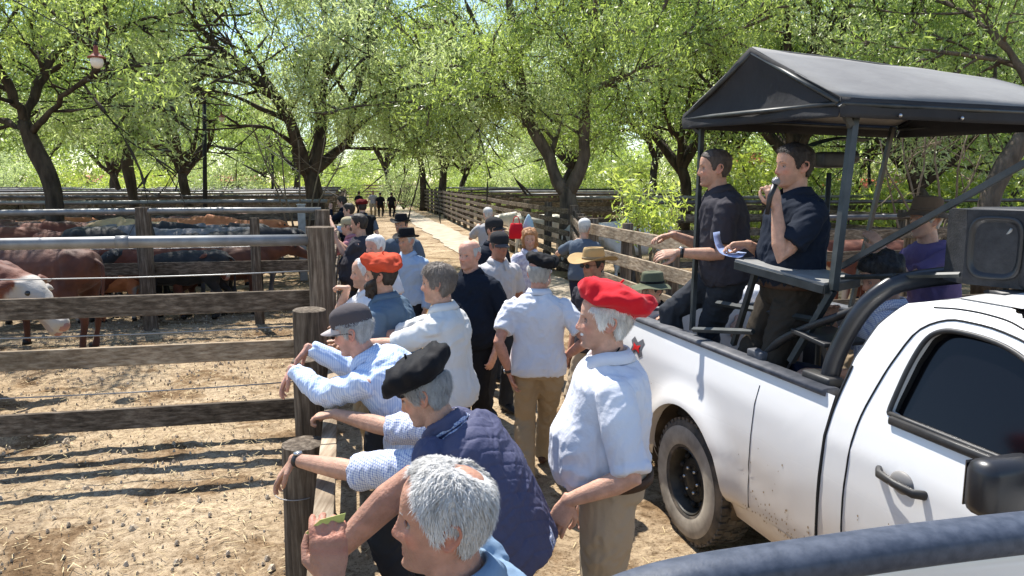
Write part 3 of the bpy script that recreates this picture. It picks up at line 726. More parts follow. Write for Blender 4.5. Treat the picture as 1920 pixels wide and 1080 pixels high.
def make_ground():
    # one sheet: fine near the camera, coarse towards the horizon
    def axis(lo, hi, fine0, fine1, st):
        a = list(np.arange(fine0, fine1, st)); x = fine0; s = st; L = []
        while x > lo: s *= 1.25; x -= s; L.append(x)
        x = a[-1]; s = st; Rr = []
        while x < hi: s *= 1.25; x += s; Rr.append(x)
        return np.array(L[::-1] + a + Rr)
    xs = axis(-900, 900, -7, 3.2, .045); ys = axis(-60, 1500, 1.6, 13, .045)
    X, Y = np.meshgrid(xs, ys); P = np.stack([X, Y, 0 * X], -1)
    b = X * LV.x + Y * LV.y; 
    pen = sstep(-.15, -.6, b)                     # cattle pen (left) is churned, the lane is smooth
    near = sstep(40, 14, Y)
    z = (fbm(P * 1.1, 3, 2) * .012 + pen * (fbm(P * 5, 1, 3) * .012 + np.maximum(0, fbm(P * 13, 5, 2)) * .016) + (1 - pen) * fbm(P * 7, 9, 3) * .006) * near - .015
    V = np.stack([X, Y, z], -1).reshape(-1, 3); nx = len(xs); ny = len(ys)
    I = np.arange(nx * ny).reshape(ny, nx); F = np.stack([I[:-1, :-1], I[:-1, 1:], I[1:, 1:], I[1:, :-1]], -1).reshape(-1, 4)
    me = bpy.data.meshes.new('ground'); me.vertices.add(len(V)); me.vertices.foreach_set('co', V.ravel()); me.loops.add(F.size); me.loops.foreach_set('vertex_index', F.ravel().astype(np.int32))
    me.polygons.add(len(F)); me.polygons.foreach_set('loop_start', np.arange(0, F.size, 4, dtype=np.int32)); me.polygons.foreach_set('use_smooth', np.ones(len(F), bool)); me.update(calc_edges=True); me.validate()
    return struct(link('ground', me, DIRT))
make_ground()
# worn pale strip of concrete and dust running down the lane
CONC = mat('worn_concrete', (.34, .275, .20), .9, col2=(.46, .39, .295), nscale=2.2, bump=.5, bscale=30)
def strip(name, a0, a1, b0, b1, z, m, jit=.1, seed=0):
    n = int((a1 - a0) / .25) + 2; V = []
    for i in range(n):
        a = a0 + (a1 - a0) * i / (n - 1)
        j0 = float(fbm(np.array([[a * .7, seed, 0]]), 1)[0]) * jit; j1 = float(fbm(np.array([[a * .7, seed + 9, 0]]), 2)[0]) * jit
        for t in (0, .33, .67, 1): V.append(lane(a, b0 + j0 + (b1 + j1 - b0 - j0) * t, z))
    F = [(i * 4 + j, i * 4 + j + 1, i * 4 + j + 5, i * 4 + j + 4) for i in range(n - 1) for j in range(3)]
    return struct(MB().add(V, F).build(name, m))
DUST = mat('pale_dust', (.50, .42, .31), .95, col2=(.40, .31, .20), nscale=1.6, bump=.6, bscale=26)
strip('path', 8, 100, 3.35, 4.75, .012, CONC, .10, 5)
# loose clods and straw
def scatter_clods():
    rg = np.random.RandomState(3); V = []; F = []
    for i in range(9000):
        if rg.rand() < .8: x, y = rg.uniform(-7, -.4), rg.uniform(2.2, 13.5) ** 1
        else: x, y = rg.uniform(-.6, 3), rg.uniform(2.5, 9)
        b = x * LV.x + y * LV.y
        if b > -.35 and rg.rand() > .12: continue
        s = rg.gamma(1.3, .0042) + .002; s = min(s, .035); n = len(V); h = s * rg.uniform(.5, .9); a = rg.rand() * 6
        for k in range(5): V.append((x + s * math.cos(a + k * 1.256) * rg.uniform(.7, 1.3), y + s * math.sin(a + k * 1.256) * rg.uniform(.7, 1.3), -.006))
        for k in range(3): V.append((x + s * .5 * math.cos(a + k * 2.1) , y + s * .5 * math.sin(a + k * 2.1), h + .01 * rg.rand()))
        F += [(n, n + 1, n + 5), (n + 1, n + 2, n + 6, n + 5), (n + 2, n + 3, n + 6), (n + 3, n + 4, n + 7, n + 6), (n + 4, n, n + 5, n + 7), (n + 5, n + 6, n + 7)]
    o = MB().add(V, F).build('dirt_clods', mat('clods', (.36, .285, .20), .95, col2=(.52, .43, .32), nscale=3, bump=.5, bscale=60), smooth=False)
    tag(o, 'loose dry clods of trampled earth and dung scattered over the pen floor', 'clods', kind='stuff')
    V = []; F = []
    for i in range(16000):
        x, y = rg.uniform(-7.5, 2.6), rg.uniform(2.2, 15)
        b = x * LV.x + y * LV.y
        if b > -.3 and rg.rand() > .35: continue
        L = rg.uniform(.02, .09); a = rg.rand() * 6.3; wd = .0022; n = len(V); dx, dy = math.cos(a) * L, math.sin(a) * L; z = rg.uniform(.0, .028) if b < -.3 else rg.uniform(-.006, .006); dz = rg.uniform(-.006, .012)
        px, py = -math.sin(a) * wd, math.cos(a) * wd
        V += [(x - px, y - py, z), (x + px, y + py, z), (x + dx + px, y + dy + py, z + dz), (x + dx - px, y + dy - py, z + dz)]; F.append((n, n + 1, n + 2, n + 3))
    o = MB().add(V, F).build('straw', mat('straw_bits', (.62, .50, .28), .7, col2=(.35, .26, .13), nscale=2), smooth=False)
    tag(o, 'broken straw and dry hay bits littering the dirt', 'straw', kind='stuff')
scatter_clods()

# ================================================================ TREES
BARK = mat('bark', (.030, .022, .016), .95, col2=(.085, .065, .048), nscale=7, bump=1.0, bscale=14, stretch=(1, 1, .3), bdist=.05)
BARK2 = mat('bark_grey', (.055, .043, .033), .95, col2=(.16, .125, .095), nscale=6, bump=1.0, bscale=14, stretch=(1, 1, .3), bdist=.05)
TWIG = mat('dry_twig', (.22, .17, .11), .9, col2=(.12, .09, .06), nscale=5)
def leaf_mat(name, c0, c1, c2, tr=.55):
    m = bpy.data.materials.new(name); m.use_nodes = True; t = m.node_tree; t.nodes.clear(); o = t.nodes.new('ShaderNodeOutputMaterial')
    g = t.nodes.new('ShaderNodeNewGeometry'); oi = t.nodes.new('ShaderNodeObjectInfo'); ad = t.nodes.new('ShaderNodeMath'); ad.operation = 'MULTIPLY_ADD'; ad.inputs[1].default_value = .75
    sb = t.nodes.new('ShaderNodeMath'); sb.operation = 'MULTIPLY'; sb.inputs[1].default_value = .25
    t.links.new(oi.outputs['Random'], sb.inputs[0]); t.links.new(g.outputs['Random Per Island'], ad.inputs[0]); t.links.new(sb.outputs[0], ad.inputs[2])
    r = t.nodes.new('ShaderNodeValToRGB'); r.color_ramp.elements.new(.5)
    for e, p, c in zip(r.color_ramp.elements, (0, .5, 1), (c0, c1, c2)): e.position = p; e.color = (*c, 1)
    t.links.new(ad.outputs[0], r.inputs[0])
    d = t.nodes.new('ShaderNodeBsdfDiffuse'); tl = t.nodes.new('ShaderNodeBsdfTranslucent'); gl = t.nodes.new('ShaderNodeBsdfGlossy'); gl.inputs['Roughness'].default_value = .45; gl.inputs['Color'].default_value = (1, 1, 1, 1)
    hs = t.nodes.new('ShaderNodeHueSaturation'); hs.inputs['Saturation'].default_value = 1.1; hs.inputs['Value'].default_value = 1.7; hs.inputs['Hue'].default_value = .488; t.links.new(r.outputs[0], hs.inputs['Color'])
    t.links.new(r.outputs[0], d.inputs[0]); t.links.new(hs.outputs[0], tl.inputs[0])
    a = t.nodes.new('ShaderNodeMixShader'); a.inputs[0].default_value = tr; t.links.new(d.outputs[0], a.inputs[1]); t.links.new(tl.outputs[0], a.inputs[2])
    b = t.nodes.new('ShaderNodeMixShader'); b.inputs[0].default_value = .07; t.links.new(a.outputs[0], b.inputs[1]); t.links.new(gl.outputs[0], b.inputs[2]); t.links.new(b.outputs[0], o.inputs[0]); return m
LEAF_A = leaf_mat('leaf_willow', (.18, .25, .06), (.28, .375, .10), (.40, .49, .18))
LEAF_B = leaf_mat('leaf_pale', (.215, .285, .105), (.34, .42, .18), (.455, .53, .28))
LEAF_C = leaf_mat('leaf_deep', (.12, .195, .042), (.21, .31, .075), (.32, .42, .14))
LEAF_D = leaf_mat('leaf_yellow', (.20, .27, .06), (.33, .42, .09), (.45, .52, .15))
def leaves_mesh(name, A, per, spread, size, seed, droop=.6, flat=(1, 1, .8)):
    """A: anchors (n,3). Rhomb leaves scattered round each anchor in ragged sprays."""
    rg = np.random.RandomState(seed); n = len(A); N = n * per
    C = np.repeat(A, per, 0) + rg.normal(0, 1, (N, 3)) * spread * np.array(flat)
    C[:, 2] -= np.abs(rg.normal(0, 1, N)) * spread * droop * .6
    d = rg.normal(0, 1, (N, 3)); d[:, 2] -= droop * 1.2; d /= np.linalg.norm(d, axis=1, keepdims=True)
    s = np.cross(d, rg.normal(0, 1, (N, 3))); s /= np.linalg.norm(s, axis=1, keepdims=True) + 1e-9
    nn = np.cross(d, s)
    L = size * rg.uniform(.6, 1.35, (N, 1)); W = L * rg.uniform(.09, .15, (N, 1))
    V = np.stack([C - d * L * .5, C + s * W - d * L * .05 + nn * L * .05, C + d * L * .5, C - s * W - d * L * .05 + nn * L * .05], 1).reshape(-1, 3)
    me = bpy.data.meshes.new(name); me.vertices.add(len(V)); me.vertices.foreach_set('co', V.ravel()); me.loops.add(4 * N); me.loops.foreach_set('vertex_index', np.arange(4 * N, dtype=np.int32))
    me.polygons.add(N); me.polygons.foreach_set('loop_start', np.arange(0, 4 * N, 4, dtype=np.int32)); me.update(calc_edges=True); return me
def grow(rg, p, d, L, r, depth, out, anchors, up=.15, curve=.35, kids=4, ratio=.62, minr=.012, droop=0):
    n = 6; pts = [p.copy()]; cur = d.normalized()
    ax = Vector(rg.normal(0, 1, 3)).normalized()
    for i in range(n):
        cur = (cur + ax * (curve / n) * rg.uniform(-.3, 1.4) + Vector((0, 0, up / n)) - Vector((0, 0, droop * i / n / n)) + Vector(rg.normal(0, .05, 3))).normalized(); p = p + cur * (L / n); pts.append(p.copy())
    out.append((pts, [max(minr * .5, r * (1 - .62 * i / n)) for i in range(n + 1)], 8 if r > .08 else (6 if r > .03 else 4)))
    if depth == 0:
        for i in range(1, n + 1): anchors.append(tuple(pts[i]))
        return
    if depth == 1:
        for i in (3, 5): anchors.append(tuple(pts[i]))
    for c in range(kids):
        t = rg.uniform(.3, 1.0) if c else 1.0; i = min(n, int(t * n)); q = pts[i]; dd = (pts[i] - pts[i - 1]).normalized() if i else cur
        side = Vector(rg.normal(0, 1, 3)); side = (side - dd * side.dot(dd)).normalized()
        ang = rg.uniform(.4, .95) if c else rg.uniform(.1, .35)
        nd = dd * math.cos(ang) + side * math.sin(ang)
        grow(rg, q, nd, L * ratio * rg.uniform(.75, 1.2), max(minr, r * (1 - .62 * i / n) * (.75 if c == 0 else .55)), depth - 1, out, anchors, up, curve, kids, ratio, minr, droop)
def wood_mesh(name, segs, rough=0, trunk_first=1, seed=0):
    mb = MB()
    for i, (pts, rr, n) in enumerate(segs): mb.loft(pts, rr, n=(16 if i < trunk_first else n))
    me = mb.mesh(name, True, fix=False)
    if rough:
        P = co(me); N = nrm(me); setco(me, P + N * (fbm(P * np.array([3.2, 3.2, 1.1]), seed, 3) * rough)[:, None])
    return me
def make_tree(name, seed, base, trunk, tr, limbs, depth=3, kids=4, per=5, leaf=.16, spread=.33, lm=None, bark=None, droop=.6, label='', cat='tree', group=None, up=.15, curve=.5, ratio=.62, tpr=None, growL=2.6, minz=2.9, gaps=()):
    """trunk: list of pts (world), limbs: list of (pts, r0, r1, nchild). Everything is made relative to base."""
    rg = np.random.RandomState(seed); segs = []; anc = []
    base = Vector(base)
    T = bez(trunk, 12); rr = [tr * (1.35 - .5 * min(1, i / 3)) if i < 3 else tr * (1 - .25 * i / 11) for i in range(12)]
    segs.append(([p - base for p in T], rr, 16))
    for (pts, r0, r1, nc) in limbs:
        Lp = bez(pts, 14); Lp = [p - base + Vector(rg.normal(0, .02, 3)) for p in Lp]; rads = [r0 + (r1 - r0) * (i / 13) ** .8 for i in range(14)]
        segs.append((Lp, rads, 10))
        for c in range(nc):
            t = .28 + .72 * (c + rg.rand() * .6) / nc; i = min(13, int(t * 13)); q = Lp[i]; dd = (Lp[i] - Lp[i - 1]).normalized()
            side = Vector(rg.normal(0, 1, 3)); side = (side - dd * side.dot(dd)).normalized(); ang = rg.uniform(.5, 1.15)
            nd = dd * math.cos(ang) + side * math.sin(ang); nd.z = nd.z * .8
            grow(rg, q, nd, growL * rg.uniform(.6, 1.2), min(rads[i] * .5, .07), depth - 1, segs, anc, up, curve, kids, ratio, .010, droop * .5)
        grow(rg, Lp[-1], (Lp[-1] - Lp[-2]), growL, r1, depth - 1, segs, anc, up, curve, kids, ratio, .010, droop * .5)
    root = empty(name, base, 0, label, cat, group)
    def _vis(a):
        x, y, z = a[0] + base.x, a[1] + base.y, a[2] + base.z; dp = y * math.cos(PITCH) - (z - CAM_H) * math.sin(PITCH)
        u = 960 + 1386.7 * x / dp; v = 540 - 1386.7 * (y * math.sin(PITCH) + (z - CAM_H) * math.cos(PITCH)) / dp
        return any(x0 < u < x1 and y0 < v < y1 for x0, y0, x1, y1 in gaps)
    anc = [a for a in anc if a[2] > minz and not _vis(a)]
    link('trunk', wood_mesh('trunk', segs, .035, 1, seed), bark or BARK, root)
    cr = link('crown', leaves_mesh('crown', np.array(anc), per, spread, leaf, seed + 1, droop), lm or LEAF_A, root)
    return root, len(anc) * per
def generic_tree(seed, H, spreadr, tr=.2, label='', lm=None, name='leafy_tree', leaf=.15, per=4, kids=4, lean=0, fork=.28, nl=6, depth=3, droop=.6, spread=.36, low=False):
    rg = np.random.RandomState(seed); b = Vector((0, 0, 0)); fz = H * fork; lx = lean * fz
    top = Vector((lx, rg.uniform(-.2, .2), fz)); trunk = [b, Vector((lx * .3 + rg.uniform(-.15, .15), 0, fz * .4)), Vector((lx * .7 + rg.uniform(-.12, .12), 0, fz * .75)), top]
    limbs = []
    for i in range(nl):
        a = 2 * math.pi * (i + rg.rand() * .5) / nl; rad = spreadr * rg.uniform(.35, .8); h = H * rg.uniform(.62, .88)
        if i == 0: rad *= .3; h = H * .88
        e = top + Vector((math.cos(a) * rad, math.sin(a) * rad, h - fz)); m1 = lerp(top, e, .4) + Vector((math.cos(a) * rad * .12, math.sin(a) * rad * .12, -.05 * H * rg.rand()))
        limbs.append(([top - Vector((0, 0, .15)), lerp(top, m1, .5) + Vector(rg.normal(0, .12, 3)), m1, lerp(m1, e, .5) + Vector(rg.normal(0, .2, 3)), e], tr * .62, tr * .16, 5))
    if low:
        for i in range(3):
            a = rg.rand() * 6.28; e = top + Vector((math.cos(a) * spreadr * .9, math.sin(a) * spreadr * .9, H * .12)); limbs.append(([top - Vector((0, 0, .3)), lerp(top, e, .5) + Vector((0, 0, .3)), e], tr * .4, tr * .12, 5))
    return make_tree(name, seed, b, trunk, tr, limbs, depth, kids, per, leaf, spread, lm, None, droop, label, 'tree', None, growL=spreadr * .55)
# ================================================================ FENCES
WOOD_D = wood('weathered_wood_dark', (.036, .028, .020), (.115, .090, .067), (.23, .19, .145))
WOOD_G = wood('weathered_wood_grey', (.045, .034, .025), (.13, .10, .074), (.26, .215, .165))
WOOD_L = wood('pale_sunlit_wood', (.15, .105, .068), (.31, .24, .165), (.46, .385, .285))  # pale timber; also used where sunlight on planks is put into the colour
PIPE = mat('galvanised_pipe', (.30, .305, .30), .48, col2=(.15, .145, .14), nscale=5, metal=.35, spec=.6, lo=.3, hi=.7)
PIPE_D = mat('dark_rusty_pipe', (.10, .10, .105), .45, col2=(.05, .04, .035), nscale=4, metal=.4, spec=.5)
WIRE = mat('fence_wire', (.30, .30, .30), .4, metal=.7)
def grain_post(name, h, r, seed, n=14, square=False):
    rg = np.random.RandomState(seed); m = 10 if h > 1 else 6; P = []
    zs = list(np.linspace(-.08, h, m)) + [h + .004, h + .005]
    rs = [1] * m + [.93, .5]
    th = np.linspace(0, 2 * np.pi, n, endpoint=False)
    for z, k in zip(zs, rs):
        q = np.stack([np.cos(th) * 2, np.sin(th) * 2, np.full(n, z * .8)], -1) + seed
        rr = r * k * (1 + .10 * fbm(q, seed % 7, 2)); 
        if square: rr = rr * 1 / np.maximum(np.abs(np.cos(th + .4)), np.abs(np.sin(th + .4))) ** .8 * .88
        dx = .02 * math.sin(z * 1.7 + seed); P.append(np.stack([np.cos(th) * rr + dx, np.sin(th) * rr + .015 * math.cos(z * 1.3 + seed), np.full(n, z)], -1))
    mb = MB(); mb.grid(P); return mb.mesh(name, True)
_pm = {}
def post_mesh(h, r, v, sq):
    k = (round(h, 2), r, v, sq)
    if k not in _pm: _pm[k] = grain_post('post', h, r, v * 13 + 5, square=sq); _pm[k].set_sharp_from_angle(angle=R(50))
    return _pm[k]
def fence(label, p0, p1, h=1.6, spacing=2.4, rails=(1.45, 1.1, .75, .4), rh=.14, rt=.045, pr=.09, pipe=None, m=WOOD_D, mp=None, wires=(), side=1, seed=0, posts=None, group='cattle pen fences', name='cattle_pen_fence', plain=False, pipem=None, sag=.02):
    p0 = Vector((p0[0], p0[1], 0)); p1 = Vector((p1[0], p1[1], 0)); d = p1 - p0; L = d.length; dn = d.normalized(); sd = Vector((-dn.y, dn.x, 0)) * side
    root = empty(name, p0, 0, label, 'fence', group); rg = np.random.RandomState(seed)
    P = posts if posts is not None else [(i * L / max(1, round(L / spacing)), h, pr) for i in range(int(round(L / spacing)) + 1)]
    for i, (t, hh, r) in enumerate(P):
        me = post_mesh(hh, r, (i + seed) % 3, plain); o = bpy.data.objects.new('post', me); COL.objects.link(o); o.parent = root; o.location = dn * t; o.rotation_euler = (rg.uniform(-.02, .02), rg.uniform(-.02, .02), rg.uniform(0, 6))
        pm_ = (mp or m)['z']
        if not me.materials: me.materials.append(pm_)
        if me.materials[0] != pm_:
            o.material_slots[0].link = 'OBJECT'; o.material_slots[0].material = pm_
    off = sd * (pr + rt * .5 + .002)
    for z in rails:
        # boards butt end to end: one mesh per rail, each board slightly out of line with the next
        mb = MB(); n = max(1, int(round(L / 4.2))); z0 = z + rg.uniform(-sag, sag)
        for i in range(n):
            a, b = L * i / n + .003, L * (i + 1) / n - .003; z1 = z + rg.uniform(-sag, sag); mb.beam(dn * a + off + Vector((0, 0, z0)), dn * b + off + Vector((0, 0, z1)), rt, rh * rg.uniform(.93, 1.05), bev=.006); z0 = z1 + rg.uniform(-.006, .006)
        mb.build('rail', m['x' if abs(dn.x) > abs(dn.y) else 'y'], root, smooth=False)
    for z in wires:
        mb = MB(); k = 12; mb.tube([dn * (L * i / k) + off * .2 + Vector((0, 0, z - .02 * math.sin(math.pi * (i % 4) / 4))) for i in range(k + 1)], .006, n=5); mb.build('wire', WIRE, root)
    if pipe:
        z, r = pipe; mb = MB(); k = max(4, int(L / 1.5)); mb.tube([dn * (L * i / k) + Vector((0, 0, z + .008 * math.sin(i * 1.3))) for i in range(k + 1)], r, n=12)
        for i in range(1, k, 4): c = dn * (L * i / k) + Vector((0, 0, z + .008 * math.sin(i * 1.3))); mb.tube([c - dn * .05, c + dn * .05], r * 1.12, n=12)
        mb.build('top_pipe', pipem or PIPE, root)
    return root
# near cross fence (B) and the ones behind it
fence('nearest cattle pen cross fence, thick steel top pipe over three broad dark planks', lane(6.6, -.28), lane(6.6, -9.5), rails=(1.21, .78, .22), rh=.175, rt=.05, pipe=(1.75, .048), wires=(1.0, .50, 1.48), side=-1, seed=1, m=WOOD_D, mp=WOOD_G,
      posts=[(0, 1.86, .12), (4.9, 1.72, .09), (9.2, 1.72, .09)])
for o in list(bpy.data.objects):
    if o.name.startswith('rail') and o.parent and o.parent.name == 'cattle_pen_fence' and o.name == 'rail.001': o.data.materials[0] = WOOD_L['x']  # second plank in the lighter wood: its sunlit look is painted in
pb = empty('painted_post', gnd(571, 16.8), 0, 'pale grey painted board standing upright behind the first cross fences', 'post'); m = MB(); m.box((0, 0, .86), (.17, .05, 1.72), bev=.008); m.build('board', mat('pale_grey_paint', (.42, .41, .38), .7, col2=(.30, .29, .27), nscale=9), pb, smooth=False)
m = MB(); m.box((0, -.005, 1.735), (.20, .07, .03), bev=.004); m.build('cap', mat('pale_grey_cap', (.45, .44, .41), .7), pb, smooth=False)
fence('second pen cross fence with pale steel top pipe, in front of the crowded herd', lane(12.2, -.43), lane(12.2, -14), rails=(.92, .42), rh=.20, pipe=(1.80, .045), wires=(1.25,), side=-1, seed=2, m=WOOD_D, mp=WOOD_G, posts=[(0, 1.8, .12), (1.0, 1.68, .075), (2.6, 1.86, .11), (4.9, 1.7, .09), (7.4, 1.7, .09), (9.9, 1.7, .09), (12.6, 1.7, .09)])
for i, (a, t) in enumerate(((18.6, 'third'), (25, 'fourth'), (32, 'fifth'), (40, 'sixth'), (50, 'seventh'), (62, 'farthest'))):
    fence('%s pen cross fence left of the lane, dark planks under a steel pipe' % t, lane(a, -.5), lane(a, -26 - a * .35), rails=(1.4, 1.05, .7, .35), rh=.17, pipe=(1.78, .045 + .002 * i), side=-1, seed=10 + i, spacing=2.6 + .2 * i, m=WOOD_D, pipem=PIPE if i % 2 == 0 else PIPE_D)
for i, (b, t) in enumerate(((-9.6, 'nearest'), (-18, 'middle'), (-29, 'far'))):
    fence('%s dividing fence running away between the left hand pens' % t, lane(7 + i * 6, b), lane(64, b), rails=(1.5, 1.1, .7, .35), rh=.16, side=1, seed=20 + i, spacing=3, m=WOOD_D)
# lane-side fence where the men lean
root = fence('low timber fence with a pale flat top rail, leaned on by the men', lane(.2, -.27), lane(6.35, -.27), rails=(.72, .40), rh=.15, rt=.04, side=-1, seed=3, m=WOOD_G, mp=WOOD_D,
      posts=[(.9, 1.02, .10), (3.3, 1.03, .100), (4.02, 1.25, .075), (4.75, 1.42, .11)])
rp = MB(); o_ = Vector(lane(.2, -.27)); 
rp.beam(lane(-.4, -.125, 1.015) - o_, lane(3.4, -.125, 1.02) - o_, .075, .045); rp.beam(lane(3.41, -.125, 1.02) - o_, lane(6.4, -.125, 1.06) - o_, .07, .045); rp.build('top_rail', WOOD_L['y'], root, smooth=False)
bw = MB(); c = lane(3.5, -.27, .80) - o_; bw.loft([c + Vector((.118 * math.cos(a), .118 * math.sin(a), .01 * math.sin(a))) for a in [i * math.pi / 12 for i in range(25)]], [.0025] * 25, n=5); bw.build('binding_wire', WIRE, root)
fence('lane side timber fence beyond the tall post on the left', lane(6.9, -.3), lane(34, -.3), h=1.42, rails=(1.32, 1.0, .68, .36), rh=.13, side=-1, seed=4, spacing=1.9, m=WOOD_G, pr=.08)
fence('far end of the left lane side timber fence', lane(34.5, -.3), lane(80, -.3), h=1.6, rails=(1.45, 1.1, .75, .4), rh=.15, side=-1, seed=5, spacing=2.6, m=WOOD_G)
# right of the lane
fence('sunlit tan plank fence just right of the path, behind the straw hat', lane(6.2, 3.45), lane(10.2, 3.45), h=1.72, rails=(1.58, 1.26, .96, .66, .36), rh=.15, side=1, seed=6, spacing=1.35, m=WOOD_L, mp=WOOD_G, pr=.07)  # sunshine on these planks is part of the wood colour
fence('short return fence of dark boards beside the man in the white cap', lane(10.4, 3.5), lane(15.8, 4.95), h=1.6, rails=(1.45, 1.15, .85, .55, .25), rh=.14, side=1, seed=7, spacing=1.3, m=WOOD_G, mp=WOOD_D, pr=.09)
fence('long rail fence along the right of the lane, near stretch', lane(16, 4.95), lane(46, 5.85), h=1.72, rails=(1.58, 1.33, 1.08, .83, .58, .33), rh=.12, side=1, seed=8, spacing=2.5, m=WOOD_G, pr=.10)
fence('long rail fence along the right of the lane, far stretch', lane(46.5, 5.9), lane(84, 5.9), h=1.72, rails=(1.58, 1.33, 1.08, .83, .58, .33), rh=.13, side=1, seed=9, spacing=2.5, m=WOOD_G, pr=.10)
fence('pale fence closing the far end of the lane', lane(88, -20), lane(88, 16), h=2.0, rails=(1.8, 1.45, 1.1, .75, .4), rh=.2, side=-1, seed=31, spacing=3, m=WOOD_L)
for i, (a, t) in enumerate(((15.5, 'nearest'), (20.5, 'second'), (26, 'third'), (33, 'fourth'), (42, 'fifth'), (54, 'farthest'))):
    fence('%s dark pipe topped cross fence among the right hand pens' % t, lane(a, 6.2), lane(a, 30 + a * .3), rails=(1.45, 1.1, .75, .4), rh=.15, pipe=(1.78, .045 + .003 * i), side=-1, seed=40 + i, spacing=2.7, m=WOOD_D, pipem=PIPE_D if i % 2 == 0 else PIPE)
for i, (b, t) in enumerate(((12.5, 'nearest'), (20, 'middle'), (29, 'far'))):
    fence('%s dividing fence running away between the right hand pens' % t, lane(6 + i * 2, b), lane(56, b), rails=(1.45, 1.1, .75, .4), rh=.15, side=1, seed=50 + i, spacing=3, m=WOOD_D)
fence('dark plank pen fence behind the truck and its standing men', lane(9.6, 6.3), lane(9.6, 12.3), h=1.7, rails=(1.5, 1.15, .8, .45), rh=.15, side=-1, seed=55, spacing=2, m=WOOD_D, pipe=(1.72, .04), pipem=PIPE_D)

# ================================================================ LAMPS, POLES, WIRES
POLE = mat('pole_paint', (.012, .012, .014), .6, bump=.2)
RUST = mat('lamp_hood', (.30, .085, .045), .6, col2=(.18, .05, .03), nscale=12)
GLOBE = mat('milky_glass', (.72, .68, .58), .3)
def pole(px, yt, d, label, r=.06):
    b = gnd(px, d); t = at(px - 6, yt, d); rt = empty('utility_pole', b, 0, label, 'pole', 'poles among the pens')
    m = MB(); m.tube([Vector((0, 0, -.1)), lerp(Vector((0, 0, 0)), t - b, .5), t - b], [r * 1.25, r * 1.1, r], n=10); m.build('shaft', POLE, rt)
    c = MB(); c.loft([t - b - Vector((0, 0, .12)), t - b + Vector((0, 0, .03))], [r * 1.5, r * 1.5], n=10); c.build('cap', POLE, rt); return t
T1 = pole(389, 168, 23, 'tall dark utility pole left of the big tree, holding the lamp wire')
T2 = pole(517, 288, 42, 'small distant dark pole right of the tall one', .07)
T3 = pole(1632, 248, 24, 'thin dark pole among the trees behind the truck canopy', .045)
def wire(name, A, B, sag, label, n=24, r=.008):
    m = MB(); P = [A.lerp(B, i / n) - Vector((0, 0, sag * 4 * (i / n) * (1 - i / n))) for i in range(n + 1)]; o_ = P[0].copy()
    m.tube([p - o_ for p in P], [r * (.55 + .45 * min(1, p.y / 20)) for p in P], n=5); o = m.build(name, POLE, None); o.location = o_; tag(o, label, 'cable', 'overhead cables'); return P
def near_px(P, px):
    best = None
    for p in P:
        q = 960 + 1386.7 * p.x / (p.y * math.cos(PITCH) - (p.z - CAM_H) * math.sin(PITCH))
        if best is None or abs(q - px) < best[0]: best = (abs(q - px), p)
    return best[1]
W1 = wire('overhead_cable', at(-60, -45, 5.6), T1, .10, 'overhead cable sloping from top left down to the tall pole', 60)
W2 = wire('overhead_cable', T1 - Vector((0, 0, .1)), at(575, 318, 20.5), .25, 'overhead cable running from the tall pole down towards the big tree', 40)
W3 = wire('overhead_cable', at(470, 250, 30), at(640, 372, 26), .15, 'thin far cable slanting down behind the big tree', 20, .012)
def lamp(p, s, label):
    rt = empty('hanging_lamp', p, 0, label, 'lamp', 'hanging lamps')
    h = MB(); h.loft([Vector((0, 0, z * s)) for z in (.02, 0, -.06, -.14, -.17, -.20, -.23, -.245, -.25)], [r_ * s for r_ in (.02, .045, .05, .055, .09, .12, .185, .19, .06)], n=24); h.build('hood', RUST, rt)
    g = MB(); g.loft([Vector((0, 0, z * s)) for z in (-.24, -.27, -.34, -.42, -.46, -.475)], [r_ * s for r_ in (.10, .13, .135, .11, .06, .01)], n=24); g.build('globe', GLOBE, rt)
    k = MB(); k.loft([Vector((0, 0, .10 * s)), Vector((0, 0, 0))], [.014, .014], n=8); k.build('hook', POLE, rt)
lamp(near_px(W1, 181) - Vector((0, 0, .04)), .56, 'rusty hooded lamp with a milky globe hanging from the cable at top left')
lamp(near_px(W2, 415) - Vector((0, 0, .05)), .6, 'smaller distant rusty lamp right of the tall pole')

# ================================================================ LOW BUILDINGS BEHIND THE TREES
YEL = mat('yellow_wall', (.55, .33, .05), .8, col2=(.45, .26, .04), nscale=3); REDR = mat('red_roof', (.50, .10, .06), .6, col2=(.36, .07, .045), nscale=6, bump=.3)
DARKW = mat('dark_window', (.015, .015, .018), .2, spec=.6); WHW = mat('white_wall', (.55, .54, .50), .8)
def shed(px, d, wid, z0, z1, zr, label, wallm, n=3, dep=4):
    b = gnd(px, d); rt = empty('low_building', b, -R(6), label, 'building')
    w = MB(); w.box((wid / 2, dep / 2, z1 / 2), (wid, dep, z1)); w.build('wall', wallm, rt, smooth=False)
    r_ = MB(); e = .35; r_.prism([Vector((-e, -e, z1)), Vector((-e, dep + e, z1)), Vector((-e, dep / 2, zr))], (0, 0, .02), (wid + 2 * e, 0, .02)); r_.build('roof', REDR, rt, smooth=False)
    for i in range(n):
        x = wid * (i + .5) / n; f = MB(); f.box((x, -.01, z1 * .58), (wid / n * .45, .05, z1 * .42)); f.build('window', DARKW, rt, smooth=False)
shed(1356, 30, 1.05, 0, 2.95, 3.4, 'yellow kiosk with red roof showing between the trees, right of the big tree', YEL, 1, 1.5)
shed(1585, 33, 11, 0, 1.9, 2.35, 'long low shed with bright red roof behind the truck canopy posts', WHW, 6)
shed(60, 95, 30, 0, 2.2, 3.0, 'distant grey shed beyond the left hand pens', mat('grey_wall', (.3, .3, .29), .8), 8)

